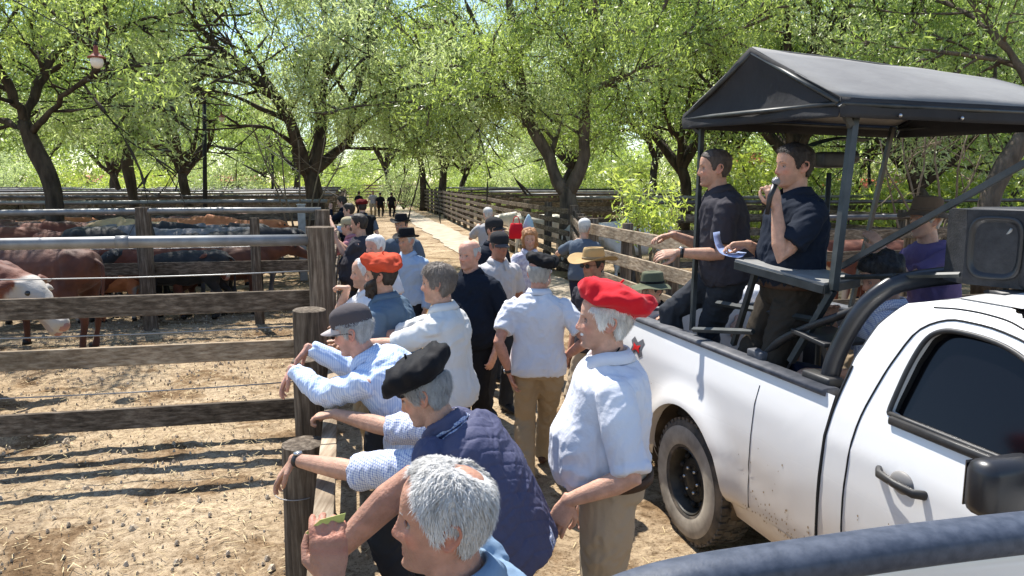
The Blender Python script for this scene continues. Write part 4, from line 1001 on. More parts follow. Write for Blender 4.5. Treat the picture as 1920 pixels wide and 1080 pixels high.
# ================================================================ TREES IN THE PLACE
def pxs(lst, d, dd=0, z=None): 
    n = len(lst); return [at(x, y, d + dd * i / max(1, n - 1)) for i, (x, y) in enumerate(lst)]
def ground_under(p): return Vector((p.x, p.y, -.1))
g_ = gnd(592, 20)
make_tree('willow_tree', 11, g_, [g_ + Vector((0, 0, -.1)), at(592, 385, 20), at(588, 350, 20), at(580, 318, 20)], .27, [
    (pxs([(578, 325), (563, 275), (520, 185), (455, 128), (395, 75), (345, 10)], 20, -1.5), .20, .05, 12),
    (pxs([(585, 322), (622, 292), (655, 262), (657, 195), (690, 110), (728, 10)], 20, 1), .17, .05, 11),
    (pxs([(586, 322), (602, 255), (606, 180), (612, 90), (606, -40)], 20, .5), .19, .05, 10),
    (pxs([(522, 188), (478, 110), (440, 40), (425, -40)], 19.6, -1), .09, .03, 6),
    (pxs([(655, 215), (700, 182), (770, 165), (830, 150)], 20, -1), .07, .02, 7),
    (pxs([(606, 170), (640, 100), (660, 20), (650, -60)], 20.2, 2), .08, .03, 6),
    (pxs([(563, 275), (500, 240), (430, 235)], 20, -2), .05, .02, 5)], 3, 3, 20, .13, .23, LEAF_B, BARK, .7, 'big forking willow with dark limbs, growing left of the lane', growL=2.0, gaps=[(352, 130, 425, 400), (330, 15, 450, 110), (735, -60, 800, 45), (150, 85, 215, 175)])
g_ = gnd(1068, 19)
make_tree('willow_tree', 12, g_, [g_ + Vector((0, 0, -.1)), at(1067, 420, 19), at(1066, 385, 19), at(1062, 352, 19)], .28, [
    (pxs([(1060, 360), (1035, 315), (1008, 260), (985, 200), (972, 120), (962, 50), (950, -50)], 19, .8), .20, .07, 11),
    (pxs([(1064, 360), (1088, 315), (1098, 250), (1092, 180), (1095, 110), (1110, 40), (1130, -50)], 19, -.8), .19, .07, 11),
    (pxs([(1000, 245), (975, 190), (955, 180), (925, 110), (890, 40)], 19.4, 1.5), .11, .03, 8),
    (pxs([(1095, 175), (1140, 155), (1200, 130), (1260, 115)], 18.6, -1), .07, .025, 8),
    (pxs([(1095, 110), (1120, 80), (1160, 20), (1180, -40)], 18.6, 1.2), .08, .03, 6),
    (pxs([(968, 100), (1010, 60), (1050, 10), (1060, -50)], 19.5, 1), .07, .03, 7),
    (pxs([(985, 200), (930, 180), (880, 185), (850, 200)], 19, -1), .05, .02, 6)], 3, 3, 20, .12, .23, LEAF_A, BARK2, .7, 'largest tree right of the lane, its grey trunk splitting in a wide V', growL=1.8)
g_ = gnd(103, 15)
make_tree('willow_tree', 13, g_, [g_ + Vector((0, 0, -.1)), at(103, 400, 15), at(92, 335, 15), at(66, 280, 15), at(45, 225, 15)], .175, [
    (pxs([(48, 232), (20, 170), (-30, 80), (-60, 0)], 15, -1), .12, .04, 9),
    (pxs([(48, 232), (85, 130), (150, 55), (215, -30)], 15, 1), .11, .035, 11),
    (pxs([(60, 250), (110, 190), (160, 150), (205, 90)], 15, -1.5), .08, .025, 7),
    (pxs([(60, 250), (20, 230), (-40, 220), (-90, 180)], 15, 1), .08, .03, 6),
    (pxs([(85, 130), (60, 60), (70, -30)], 15.3, 1), .08, .03, 6)], 3, 3, 20, .115, .23, LEAF_A, BARK, .7, 'leaning tree with a hollow twisted trunk at the far left edge', growL=2.0, gaps=[(352, 130, 425, 400), (330, 15, 450, 110), (735, -60, 800, 45), (150, 85, 215, 175)])
g_ = gnd(252, 19)
make_tree('willow_tree', 14, g_, [g_ + Vector((0, 0, -.1)), at(252, 380, 19), at(238, 300, 19), at(254, 235, 19), at(262, 185, 19)], .135, [
    (pxs([(262, 190), (240, 130), (215, 70), (190, 10)], 19, 1), .11, .03, 8),
    (pxs([(262, 192), (292, 130), (316, 70), (306, -20)], 19, -1), .06, .02, 5),
    (pxs([(255, 230), (200, 190), (150, 170)], 19, -1), .06, .02, 5)], 3, 3, 15, .13, .22, LEAF_C, BARK, .6, 'slim curving dark tree between the leaning tree and the utility pole', growL=1.7, gaps=[(352, 130, 425, 400), (330, 15, 450, 110), (735, -60, 800, 45), (150, 85, 215, 175)])
g_ = gnd(1852, 14)
make_tree('willow_tree', 15, g_, [g_ + Vector((0, 0, -.1)), at(1852, 395, 14), at(1880, 320, 14), at(1925, 250, 14), at(1965, 190, 14)], .21, [
    (pxs([(1960, 198), (1900, 110), (1850, 40), (1800, -30)], 14, 1), .12, .04, 9),
    (pxs([(1965, 190), (2020, 110), (2040, 0)], 14, -1), .13, .04, 8),
    (pxs([(1930, 240), (1840, 190), (1760, 180)], 14, 2), .06, .02, 7)], 3, 3, 17, .115, .22, LEAF_C, BARK2, .7, 'tree with a thick slanting trunk behind the roof loudspeaker', growL=1.8)
# generic kinds, then copies
lr = random.Random(5)
KT = []
for s, (Hh, sp_, tr_, lm_, nm, fk, ln) in enumerate(((9.5, 4.2, .20, LEAF_A, 'willow_tree', .30, .2), (11, 4.8, .24, LEAF_B, 'willow_tree', .26, -.25), (9, 4.4, .20, LEAF_C, 'broadleaf_tree', .30, .1), (10.5, 4.6, .22, LEAF_B, 'willow_tree', .24, .35), (12, 5.2, .26, LEAF_A, 'broadleaf_tree', .25, -.1))):
    r_, n_ = generic_tree(60 + s, Hh, sp_, tr_, 'x', lm_, nm, leaf=.18, per=10, lean=ln, fork=fk, kids=3, spread=.28, nl=7); KT.append(r_)
def place_tree(k, px, d, label, s=1.0, rz=None, group='trees behind the pens'):
    t = KT[k]; p = gnd(px, d); rz = lr.uniform(0, 6.28) if rz is None else rz
    if not t.get('used'): t['used'] = 1; t.location = p; t.rotation_euler = (0, 0, rz); t.scale = (s, s, s); t['label'] = label; t['group'] = group; return t
    c = dup(t, p, rz, label, group, s); return c
spots = [(2, 372, 27, 'thin dark tree right behind the tall utility pole', .95), (0, 797, 58, 'left trunk of the tree clump at the right lane fence', 1.45), (3, 830, 52, 'right trunk of the tree clump at the right lane fence', 1.35), (1, 740, 76, 'small tree by the four distant figures', 1.25),
  (2, 1278, 24, 'dark tree just left of the canopy, behind the young sapling', 1.0), (4, 1492, 21, 'tall tree rising above the canopy ridge', .95), (2, 1672, 24, 'dark tree behind the rear canopy post', .9), (3, 1760, 19, 'tree above the right part of the canopy', .85),
  (1, -60, 24, 'tree cut by the left edge behind the leaning one', .95), (0, 245, 40, 'tree in the second row left of the utility pole', 1.0), 
  (1, 1390, 30, 'pale tree behind the yellow kiosk', 1.1), (0, 1585, 32, 'tree above the red roofed shed', 1.0), (2, 1830, 27, 'dark tree behind the loudspeaker', 1.05), (3, 2010, 24, 'tree cut by the right edge', 1.0),
  (1, 215, 52, 'third row tree behind the slim curving one', 1.1), (4, 560, 52, 'third row tree right behind the big willow', .95), (3, 1040, 46, 'third row tree behind the V shaped trunk', 1.25), (0, 1220, 42, 'third row tree left of the canopy', 1.3), (1, 1450, 46, 'third row tree above the two standing men', 1.3), (4, 1700, 42, 'third row tree behind the hatted man', 1.1), (0, 1900, 44, 'third row tree at far right', 1.3),
  (1, 120, 75, 'distant tree at far left', 1.3), (0, 330, 80, 'distant tree left of centre', 1.2), (2, 500, 85, 'distant tree behind the small pole', 1.0), (4, 610, 95, 'distant tree at the left of the lane end', .75), (3, 860, 62, 'distant tree behind the clump', 1.15), (1, 1100, 66, 'distant tree behind the V shaped tree', 1.5), (4, 1330, 64, 'distant tree behind the canopy corner', 1.4), (2, 1560, 62, 'distant tree behind the canopy', 1.5), (0, 1800, 60, 'distant tree at right', 1.6)]
for k, px, d, lb, s in spots: place_tree(k, px, d, lb, s)
# bushes filling under the crowns
def bush(seed, r, h, lm, leaf, n=260, per=22):
    rg = np.random.RandomState(seed); A = rg.normal(0, 1, (n, 3)); A /= np.linalg.norm(A, axis=1, keepdims=True); A *= rg.uniform(.45, 1, (n, 1)) ** .5; A[:, 2] = np.abs(A[:, 2])
    A *= np.array([r, r, h]); A *= (1 + .25 * fbm(A * .8 + seed, seed, 2))[:, None]; A[:, 2] += .2
    root = empty('bush', (0, 0, 0), 0, 'x', 'bush', 'bushes beyond the pens'); sg = []
    for i in range(7): a = rg.rand() * 6.28; sg.append(([Vector((0, 0, 0)), Vector((math.cos(a) * r * .3, math.sin(a) * r * .3, h * .4)), Vector((math.cos(a) * r * .6, math.sin(a) * r * .6, h * .8))], [.05, .035, .012], 6))
    link('stem', wood_mesh('stem', sg, 0, 0), BARK, root); link('foliage', leaves_mesh('foliage', A, per, .28, leaf, seed, .3), lm, root); return root
BT = [bush(1, 2.6, 3.0, LEAF_D, .22), bush(2, 2.8, 3.6, LEAF_B, .22), bush(3, 2.2, 2.4, LEAF_A, .2)]
bl_ = [(1, 20, 58), (0, 110, 62), (2, 180, 55), (0, 300, 60), (1, 430, 48), (0, 510, 52), (2, 640, 70), (0, 690, 96), (1, 760, 60), (2, 870, 78), (0, 905, 60), (1, 960, 72), (2, 1010, 57), (1, 1140, 51), (0, 1195, 46), (2, 1250, 48), (1, 1325, 27), (0, 1440, 27), (1, 1530, 26), (0, 1590, 40), (2, 1700, 24), (1, 1760, 26), (0, 1800, 22), (2, 1890, 26), (0, -30, 60), (2, 380, 70), (0, 240, 55), (1, 1460, 36), (1, 60, 62), (0, 580, 62), (1, 1640, 36), (2, 1050, 48), (0, 830, 66), (1, 1960, 24)]
used = set(); adj = {0: 'yellow green', 1: 'pale green', 2: 'mid green'}
for i, (k, px, d) in enumerate(bl_):
    wh = 'far left' if px < 200 else 'left' if px < 450 else 'left of the lane' if px < 650 else 'at the lane end' if px < 780 else 'right of the lane' if px < 1000 else 'by the V shaped tree' if px < 1200 else 'left of the truck canopy' if px < 1400 else 'behind the standing men' if px < 1580 else 'behind the hatted man' if px < 1800 else 'at far right'
    lb = '%s leafy bush %s, %s' % (adj[k], wh, 'close behind the pens' if d < 30 else 'midway back' if d < 47 else 'far back' if d < 56 else 'farthest back' if d < 61 else 'at the very back')
    s = 1 + .25 * math.sin(i * 2.3)
    o = BT[k]
    if k in used: dup(o, gnd(px, d), i * 1.7, lb, None, s)
    else: used.add(k); o.location = gnd(px, d); o.scale = (s,) * 3; o['label'] = lb
# the wood beyond, one mass
def far_wood():
    rg = np.random.RandomState(77); A = []
    for i in range(6500):
        th = rg.uniform(-52, 52); d = rg.uniform(88, 125)
        if -13.5 < th < -10.0: d = rg.uniform(130, 150)
        h = 8.5 + 3.0 * math.sin(th * .55) + 2.0 * math.sin(th * 1.7 + 1) + 1.5 * rg.rand(); h = max(3.5, h) * (.75 if -14 < th < -9.5 else 1)
        A.append((d * math.sin(R(th)), d * math.cos(R(th)), h * rg.rand() ** .7))
    o = link('far_wood', leaves_mesh('far_wood', np.array(A), 26, .75, .75, 5, .2, (1, 1, .8)), LEAF_A); tag(o, 'far belt of green woodland closing the view behind all the pens', 'woodland', kind='stuff')
far_wood()
# sapling with larger bright leaves in front of the right pens
def sapling():
    rg = np.random.RandomState(8); b = gnd(1215, 10.9); segs = []; anc = []
    for i, (x, y, dd) in enumerate(((1150, 300, .3), (1185, 335, -.2), (1240, 355, -.4), (1275, 350, 0), (1165, 355, 0), (1225, 380, -.3))):
        e = at(x, y, 10.9 + dd) - b; s0 = Vector((.05 * math.sin(i * 2), .05 * math.cos(i), -.1)); grow(rg, e * .55 + Vector((0, 0, .1)), e, e.length * .26, .02, 1, segs, anc, .2, .3, 4, .6, .006); segs.append(([s0, e * .3 + Vector((0, 0, .12)), e * .56 + Vector((0, 0, .1))], [.03, .025, .02], 6)); 
    root = empty('sapling', b, 0, 'bright yellow green sapling with long leaves in front of the right pens', 'sapling')
    link('stem', wood_mesh('stem', segs, 0, 0), TWIG, root); link('foliage', leaves_mesh('foliage', np.array(anc), 7, .08, .13, 4, .5), LEAF_D, root)
sapling()
def bare(px, d, tips, label, seed, r=.03):
    rg = np.random.RandomState(seed); b = gnd(px, d); segs = []; anc = []
    for (x, y, dd) in tips:
        e = at(x, y, d + dd) - b; m1 = e * .5 + Vector((rg.uniform(-.2, .2), 0, .2)); segs.append((bez([Vector((0, 0, -.1)), e * .25 + Vector((0, 0, .15)), m1, e * .8, e], 9), [r * (1 - .085 * i) for i in range(9)], 6))
        for q in range(4): t = rg.uniform(.45, .95); grow(rg, lerp(m1, e, t * .9), Vector(rg.normal(0, 1, 3)) + Vector((0, 0, .6)), e.length * .16, r * .35, 1, segs, anc, .1, .5, 3, .6, .005)
    root = empty('bare_shrub', b, 0, label, 'shrub'); link('twigs', wood_mesh('twigs', segs, 0, 0), TWIG, root)
bare(568, 17, [(470, 225, 0), (520, 245, .5), (560, 262, 0), (610, 250, -.4), (650, 262, .2), (500, 290, 0)], 'bare pale twiggy shrub in front of the big willow trunk', 3)
bare(1725, 13, [(1650, 260, 0), (1690, 235, .5), (1760, 225, 0), (1815, 250, -.4), (1660, 320, .2), (1735, 245, 0), (1840, 290, 0)], 'leafless pale shrub between rear canopy post and slanting trunk', 4, .035)
# ================================================================ CATTLE
def cow_mat(name, c, c2, white=(.44, .40, .35)):
    m = mat(name, c, .7, col2=c2, nscale=5, bump=.35, bscale=90, spec=.35, sheen=.1); t = m.node_tree; b = t.nodes['Principled BSDF']; s = b.inputs['Base Color'].links[0].from_socket
    a = t.nodes.new('ShaderNodeAttribute'); a.attribute_name = 'White'; mx = t.nodes.new('ShaderNodeMix'); mx.data_type = 'RGBA'; t.links.new(a.outputs['Fac'], mx.inputs['Factor']); t.links.new(s, mx.inputs[6]); mx.inputs[7].default_value = (*white, 1); t.links.new(mx.outputs[2], b.inputs['Base Color']); return m
COWM = {'red': cow_mat('red_hide', (.10, .026, .013), (.17, .050, .024)), 'black': cow_mat('black_hide', (.010, .010, .011), (.028, .027, .028)), 'tan': cow_mat('tan_hide', (.40, .26, .13), (.52, .38, .20)), 'brown': cow_mat('dark_brown_hide', (.07, .025, .014), (.13, .045, .022)), 'orange': cow_mat('orange_hide', (.42, .14, .05), (.52, .20, .08)), 'white': cow_mat('cream_hide', (.58, .54, .46), (.66, .62, .55)), 'grey': cow_mat('grey_hide', (.10, .10, .108), (.19, .18, .19))}
HOOF = mat('hoof', (.02, .017, .014), .5); CEYE = mat('cow_eye', (.006, .005, .004), .15, spec=.8)
def cow_mesh(seed, hp=.3, hy=0.0, white='none', q=1, legs=(0, 0, 0, 0), graze=False):
    """cow standing at the origin, facing +X; hp: how far the head hangs"""
    m = MB(); V = Vector; Y = V((0, 1, 0))
    m.loft([V((x, 0, z)) for x, z in ((-.84, 1.06), (-.80, 1.06), (-.66, 1.04), (-.42, .99), (-.1, .95), (.22, .95), (.48, .97), (.64, 1.0), (.76, 1.02), (.82, 1.03))],
           [(.05, .08), (.17, .18), (.25, .25), (.275, .30), (.30, .335), (.295, .335), (.255, .33), (.21, .28), (.15, .20), (.06, .09)], side=Y, n=26, e=.88)
    m.ball((-.58, .17, 1.17), (.10, .08, .09)); m.ball((-.58, -.17, 1.17), (.10, .08, .09))     # hip bones
    m.ball((.42, 0, 1.24), (.24, .09, .09))                                                  # withers
    for s, (x, lg) in enumerate(((.50, 1), (.50, -1), (-.62, 1), (-.62, -1))):
        y = .19 * lg; st = legs[s] * .14
        if x > 0:
            m.loft([V((x, y * .8, .98)), V((x + .02, y, .75)), V((x + st * .5, y, .50)), V((x + st, y, .30)), V((x + st, y, .12)), V((x + st + .02, y, .03))], [(.10, .15), (.085, .11), (.055, .062), (.042, .045), (.038, .040), (.048, .052)], side=Y, n=12)
        else:
            m.loft([V((x + .08, y * .8, 1.0)), V((x + .10, y, .78)), V((x + .02 + st * .4, y, .60)), V((x - .10 + st, y, .46)), V((x - .06 + st, y, .26)), V((x - .04 + st, y, .12)), V((x - .02 + st, y, .03))], [(.12, .22), (.11, .18), (.065, .085), (.045, .060), (.038, .040), (.038, .040), (.048, .052)], side=Y, n=12)
    dv = lambda a: V((math.cos(a) * math.cos(hy), math.cos(a) * math.sin(hy), math.sin(a)))
    nk = [V((.60, 0, 1.12)), V((.80, 0, 1.14)) + dv(0) * .02]
    na = .22 - hp * .9; P2 = nk[1] + dv(na) * .30; nk += [nk[1] + dv(na) * .15, P2]
    m.loft(nk, [(.15, .25), (.13, .20), (.115, .165), (.105, .14)], side=Y, n=16)
    ha = -.45 - hp * .75; hd = dv(ha); hu = V((-math.sin(ha) * math.cos(hy) * -1 * -1, 0, 0)); sd = V((-math.sin(hy), math.cos(hy), 0)); up = hd.cross(sd) * -1
    if up.z < 0: up = -up
    h0 = P2 + up * .02
    m.loft([h0 - hd * .05, h0 + hd * .03, h0 + hd * .14, h0 + hd * .26, h0 + hd * .38, h0 + hd * .47, h0 + hd * .50], [(.085, .09), (.115, .135), (.105, .13), (.075, .098), (.066, .078), (.068, .070), (.045, .04)], side=sd, n=18, e=.85)
    for s in (1, -1):
        b = h0 + hd * .0 + sd * s * .10 + up * .05; m.loft([b, b + sd * s * .07 - hd * .01, b + sd * s * .14 - up * .03, b + sd * s * .20 - up * .05], [(.02, .022), (.045, .022), (.042, .018), (.010, .008)], side=hd, n=10, round_ends=False)
    me = remesh(m, .022 if q else .035, 2, wrinkle(.008, 5, seed)); P = co(me)
    W = np.zeros(len(P)); rel = P - np.array(h0); along = rel @ np.array(hd); uu = rel @ np.array(up); ss = rel @ np.array(sd)
    if white in ('hereford', 'blaze'):
        r_ = fbm(P * 9, seed, 2) * .03
        W = sstep(-.02, .03, along + r_) * (np.abs(ss) < (.13 if white == 'hereford' else .045)) * (P[:, 0] > .75) * 1.0
        if white == 'hereford': W = np.maximum(W, sstep(.0, -.05, P[:, 2] - .78 + (P[:, 0] - .6) * -.6 + r_) * sstep(.5, .6, P[:, 0])); W = np.maximum(W, sstep(.30, .24, P[:, 2] + r_))
    C = np.stack([W, W, W], -1); setcol(me, C, 'White')
    ey = [h0 + hd * .13 + sd * s * .088 + up * .055 for s in (1, -1)]; mz = h0 + hd * .475
    hoofs = [V((x + legs[s] * .14 + .02, .19 * lg, 0)) for s, (x, lg) in enumerate(((.50, 1), (.50, -1), (-.62, 1), (-.62, -1)))]
    return me, ey, (mz, sd, hd), hoofs
MUZ = mat('pink_muzzle', (.33, .17, .14), .45, spec=.5)
def cow_root(seed, **k):
    me, ey, (mz, sd, hd), hoofs = cow_mesh(seed, **k); root = empty('cow', (0, 0, 0), 0, 'x', 'cow'); bo = link('body', me, COWM['red'], root)
    for e in ey: b = MB(); b.ball(e, .024, n=8, m=6); b.build('eye', CEYE, root)
    b = MB(); b.ball(mz, (.045, .06, .05), n=10, m=7); b.build('muzzle', MUZ, root)
    t = MB(); t.loft(bez([Vector((-.82, 0, 1.14)), Vector((-.93, 0, 1.05)), Vector((-.93, .03, .80)), Vector((-.91, .04, .55)), Vector((-.92, .04, .40))], 10), [.030, .026, .020, .017, .016, .016, .018, .035, .040, .012], n=8); t.build('tail', COWM['red'], root)
    for h in hoofs: b = MB(); b.loft([h + Vector((0, 0, .0)), h + Vector((0, 0, .07))], [(.055, .060), (.045, .048)], n=10); b.build('hoof', HOOF, root)
    return root
CK = [cow_root(1, hp=.25, hy=.2, white='none', legs=(.5, -.4, -.5, .5)), cow_root(2, hp=.75, hy=-.3, white='hereford', legs=(-.3, .5, .5, -.3)), cow_root(3, hp=.0, hy=.4, white='none', legs=(.2, -.2, .4, -.4)), cow_root(4, hp=.45, hy=.6, white='hereford', legs=(.4, 0, -.6, .2)), cow_root(5, hp=.55, hy=-.5, white='blaze', legs=(0, .6, .2, -.5)), cow_root(6, hp=.38, hy=-.15, white='hereford', legs=(.3, 0, -.4, .2))]
cu = set()
def paint(root, m):
    for c in root.children:
        if c.name.startswith(('body', 'tail')): c.material_slots[0].link = 'OBJECT'; c.material_slots[0].material = COWM[m]
def cow(kind, p, yaw, colr, label, s=1.0, group='cattle crowded in the left pens'):
    r = CK[kind]
    if kind in cu: r = dup(r)
    cu.add(kind); r.location = (p[0], p[1], 0); r.rotation_euler = (0, 0, yaw); r.scale = (s,) * 3; r['label'] = label; r['group'] = group; paint(r, colr); return r
def cw(px, d): return gnd(px, d)
# yaw 0 faces +X (right in the picture)
cow(5, cw(-200, 6.95), R(-2), 'red', 'white faced red cow nearest the camera at the left edge', 1.15)
cow(1, cw(-150, 7.8), R(8), 'red', 'second white faced cow, its head just behind the nearest cow', 1.05)
cow(0, cw(75, 9.8), R(168), 'brown', 'brown cow turned away with its tail hanging, behind the white faced pair', 1.08)
cow(3, cw(205, 11.95), R(12), 'orange', 'orange white faced calf behind the rail, right of the brown cow', .74)
cow(2, cw(345, 12.15), R(192), 'black', 'small black cow beside the middle fence post', .88)
cow(0, cw(95, 11.9), R(190), 'black', 'black cow deep behind the tail of the brown one', .98)
cow(4, cw(275, 12.1), R(14), 'red', 'red brown cow with a white blaze directly behind the middle post', .95)
cow(2, cw(425, 12.6), R(12), 'brown', 'dark brown cow near the thin right hand post', .92)
rows = [(13.3, [(15, 'red', 0, 15), (130, 'red', 3, 170), (235, 'black', 0, 20), (330, 'grey', 4, 185), (425, 'black', 2, 5)]), (14.6, [(-15, 'brown', 2, 10), (70, 'brown', 0, 190), (175, 'grey', 3, 10), (285, 'tan', 0, 160), (375, 'black', 2, 15), (445, 'grey', 0, 175)]),
        (16.2, [(60, 'orange', 2, 30), (150, 'red', 0, 150), (245, 'black', 2, 5), (340, 'orange', 0, 0), (420, 'orange', 2, 12)]), (17.6, [(10, 'orange', 0, 170), (110, 'red', 2, 20), (200, 'brown', 0, 10), (300, 'grey', 2, 190), (390, 'red', 0, 20)])]
ct = {'red': 'red brown', 'black': 'black', 'grey': 'dark grey', 'tan': 'pale tan', 'brown': 'dark brown', 'orange': 'bright orange brown'}
rw = ['front', 'second', 'third', 'back']
for ri, (d, L) in enumerate(rows):
    for j, (px, c_, k, yw) in enumerate(L):
        wh = ['at left edge', 'at left', 'left of the post', 'right of the post', 'towards the right', 'at right end'][min(5, j)]
        if ri == 0: wh = wh
        cow(k, cw(px, d), R(yw), c_, '%s cow, %s rank of the crowded pen, %s' % (ct[c_], rw[ri], wh), 1.10 + .05 * math.sin(px))
for i, (px, d, c_, k, yw, lb) in enumerate(((1005, 22, 'white', 0, 175, 'cream white cow behind the rails left of the V shaped tree'), (1125, 17.5, 'white', 2, 10, 'cream cow behind the fence right of the V shaped tree'), (1195, 16.5, 'white', 0, 190, 'pale cow standing behind the sapling'), (1600, 13, 'orange', 0, 20, 'orange brown cow seen between the canopy posts'), (1665, 13.8, 'red', 2, 175, 'red cow right of the orange one, behind the purple shirt'), (1632, 12.2, 'red', 3, 185, 'white faced red cow nearest behind the truck'))):
    cow(k, cw(px, d), R(yw), c_, lb, 1.0, 'cattle in the right hand pens')
# ================================================================ WHITE PICKUP
TF = Vector((.287, -.958, 0)).normalized(); TR = Vector((.958, .287, 0)).normalized()
T0 = Vector((.896, 5.30, 0)) - TF * .35
def TL(x, y, z): return TF * x + TR * y + Vector((0, 0, z))     # local offset from the truck's empty: x forward from tailgate, y from near side to far side
def tw(x, y, z): return T0 + TL(x, y, z)
truck = empty('pickup_truck', T0, 0, 'dusty white single cab pickup carrying a black canopy, two men standing in its bed', 'pickup truck')
def paint_mat():
    m = mat('white_paint', (.72, .72, .70), .28, spec=.5, coat=.5); t = m.node_tree; b = t.nodes['Principled BSDF']; b.inputs['Coat Roughness'].default_value = .12
    tc = t.nodes.new('ShaderNodeTexCoord'); sx = t.nodes.new('ShaderNodeSeparateXYZ'); t.links.new(tc.outputs['Object'], sx.inputs[0])
    mr = t.nodes.new('ShaderNodeMapRange'); mr.inputs['From Min'].default_value = .95; mr.inputs['From Max'].default_value = .35; t.links.new(sx.outputs[2], mr.inputs[0])
    n = t.nodes.new('ShaderNodeTexNoise'); n.inputs['Scale'].default_value = 3.5; n.inputs['Detail'].default_value = 8; t.links.new(tc.outputs['Object'], n.inputs['Vector'])
    mm = t.nodes.new('ShaderNodeMath'); mm.operation = 'MULTIPLY'; t.links.new(mr.outputs[0], mm.inputs[0]); t.links.new(n.outputs['Fac'], mm.inputs[1])
    ml = t.nodes.new('ShaderNodeMath'); ml.operation = 'MULTIPLY'; ml.inputs[1].default_value = 1.3; ml.use_clamp = True; t.links.new(mm.outputs[0], ml.inputs[0])
    mx = t.nodes.new('ShaderNodeMix'); mx.data_type = 'RGBA'; t.links.new(ml.outputs[0], mx.inputs['Factor']); mx.inputs[6].default_value = (.74, .73, .71, 1); mx.inputs[7].default_value = (.50, .38, .25, 1); t.links.new(mx.outputs[2], b.inputs['Base Color'])
    r2 = t.nodes.new('ShaderNodeMapRange'); r2.inputs['To Min'].default_value = .25; r2.inputs['To Max'].default_value = .8; t.links.new(ml.outputs[0], r2.inputs[0]); t.links.new(r2.outputs[0], b.inputs['Roughness']); return m
PAINT = paint_mat()
TRIM = mat('black_trim', (.018, .018, .020), .5, col2=(.04, .038, .036), nscale=9, spec=.4, bump=.1)
DUSTY = mat('dusty_black_cap', (.050, .055, .065), .6, col2=(.11, .11, .12), nscale=14, spec=.4)
GLASS = mat('tinted_glass', (.003, .003, .004), .10, spec=.25)
SEAM = mat('panel_gap', (.02, .02, .02), .9)
LINER = mat('arch_liner', (.05, .035, .022), .95, col2=(.13, .095, .06), nscale=6)
TYRE = mat('tyre_rubber', (.045, .042, .038), .9, col2=(.16, .13, .10), nscale=9, bump=.4, bscale=60)
RIMM = mat('steel_rim', (.022, .022, .022), .45, col2=(.06, .055, .045), nscale=9, metal=.4)
DUSTR = mat('tyre_dust', (.42, .37, .30), .95, col2=(.22, .19, .155), nscale=7)
ZR, ZB = 1.27, .46      # rail and sill height
WX, WRAD, ARCH = 1.24, .385, .475
def prof(z, x=None):
    """outward bulge of the side at height z (0 = rail plane); negative = inward"""
    return np.interp(z, [.30, .42, .50, .62, .70, .74, .90, 1.08, 1.20, 1.27], [-.02, .035, .062, .070, .068, .074, .070, .055, .022, 0.0])
def side_pt(x, z, extra=0): return TL(x, -(float(prof(z)) + extra), z)
# bed side panel, radiating from the wheel arch
def bed_side(mirror=False):
    x0, x1, z0, z1 = -.0, 2.428, ZB, ZR; angs = set(np.linspace(0, 180, 49)); 
    for cx, cz in ((x1, z1), (x0, z1)): angs.add(math.degrees(math.atan2(cz - .40, cx - WX)))
    P = []
    for a in sorted(angs):
        r = R(a); c, s = math.cos(r), math.sin(r); t = []
        if c > 1e-6: t.append((x1 - WX) / c)
        if c < -1e-6: t.append((x0 - WX) / c)
        if s > 1e-6: t.append((z1 - .40) / s)
        T = min(t); row = []
        for i in range(17):
            u = (i / 16) ** 1.25; d = ARCH + (T - ARCH) * u; x, z = WX + c * d, .40 + s * d
            fl = .050 * math.exp(-((d - ARCH) / .10) ** 2) + .020 * math.exp(-((d - ARCH - .12) / .03) ** 2) * 0
            o = float(prof(z)) + fl * sstep(.2, .55, s + .25).item() if hasattr(sstep(.2, .55, s), 'item') else float(prof(z)) + fl
            row.append(TL(x, -o if not mirror else 1.80 + o, max(z, ZB if z < ZB else z)))
        # turned-in arch lip
        d = ARCH; x, z = WX + c * d, .40 + s * d; o = float(prof(z)) + .05
        lip = TL(x, -(o - .07) if not mirror else 1.80 + o - .07, z)
        P.append([lip] + row)
    m = MB(); m.grid(P, False, False); return m
body = bed_side().build('bed_side', PAINT, truck, angle=60)
bed_side(True).build('bed_side', PAINT, truck, angle=60)
# low strips under the bed, behind and in front of the wheel
for xa, xb in ((0, WX - ARCH + .01), (WX + ARCH - .01, 2.428)):
    m = MB(); P = [[side_pt(xa + (xb - xa) * i / 6, z, -.002) for i in range(7)] for z in np.linspace(.36, .50, 6)]; m.grid(P, False, False); m.build('sill_panel', PAINT, truck)
# bed: floor, inner walls, tailgate, front wall
m = MB(); m.beam(TL(.05, .9, .72), TL(2.36, .9, .72), 1.66, .04, bev=0); m.build('bed_floor', TRIM, truck, smooth=False)
m = MB(); m.beam(TL(.04, .075, .99), TL(2.36, .075, .99), .03, .52, bev=0); m.beam(TL(.04, 1.725, .99), TL(2.36, 1.725, .99), .03, .52, bev=0); m.beam(TL(2.35, .09, .99), TL(2.35, 1.71, .99), .03, .52, bev=0); m.build('bed_liner', TRIM, truck, smooth=False)
m = MB(); m.beam(TL(.02, .06, .99), TL(.02, 1.74, .99), .055, .53, bev=.012); tg = m.build('tailgate', PAINT, truck, smooth=False)
m = MB(); m.loft([TL(.0, .03, 1.265), TL(1.2, .025, 1.27), TL(2.37, .025, 1.27)], [(.052, .020)] * 3, side=TR, n=14, e=.6); m.loft([TL(.0, 1.77, 1.265), TL(2.37, 1.775, 1.27)], [(.052, .020)] * 2, side=TR, n=14, e=.6); 
rc = MB(); rc.loft([TL(.0, .03, 1.265), TL(1.2, .025, 1.27), TL(2.37, .025, 1.27)], [(.052, .020)] * 3, side=TR, n=14, e=.6); rc.build('bed_rail_cap', DUSTY, truck)
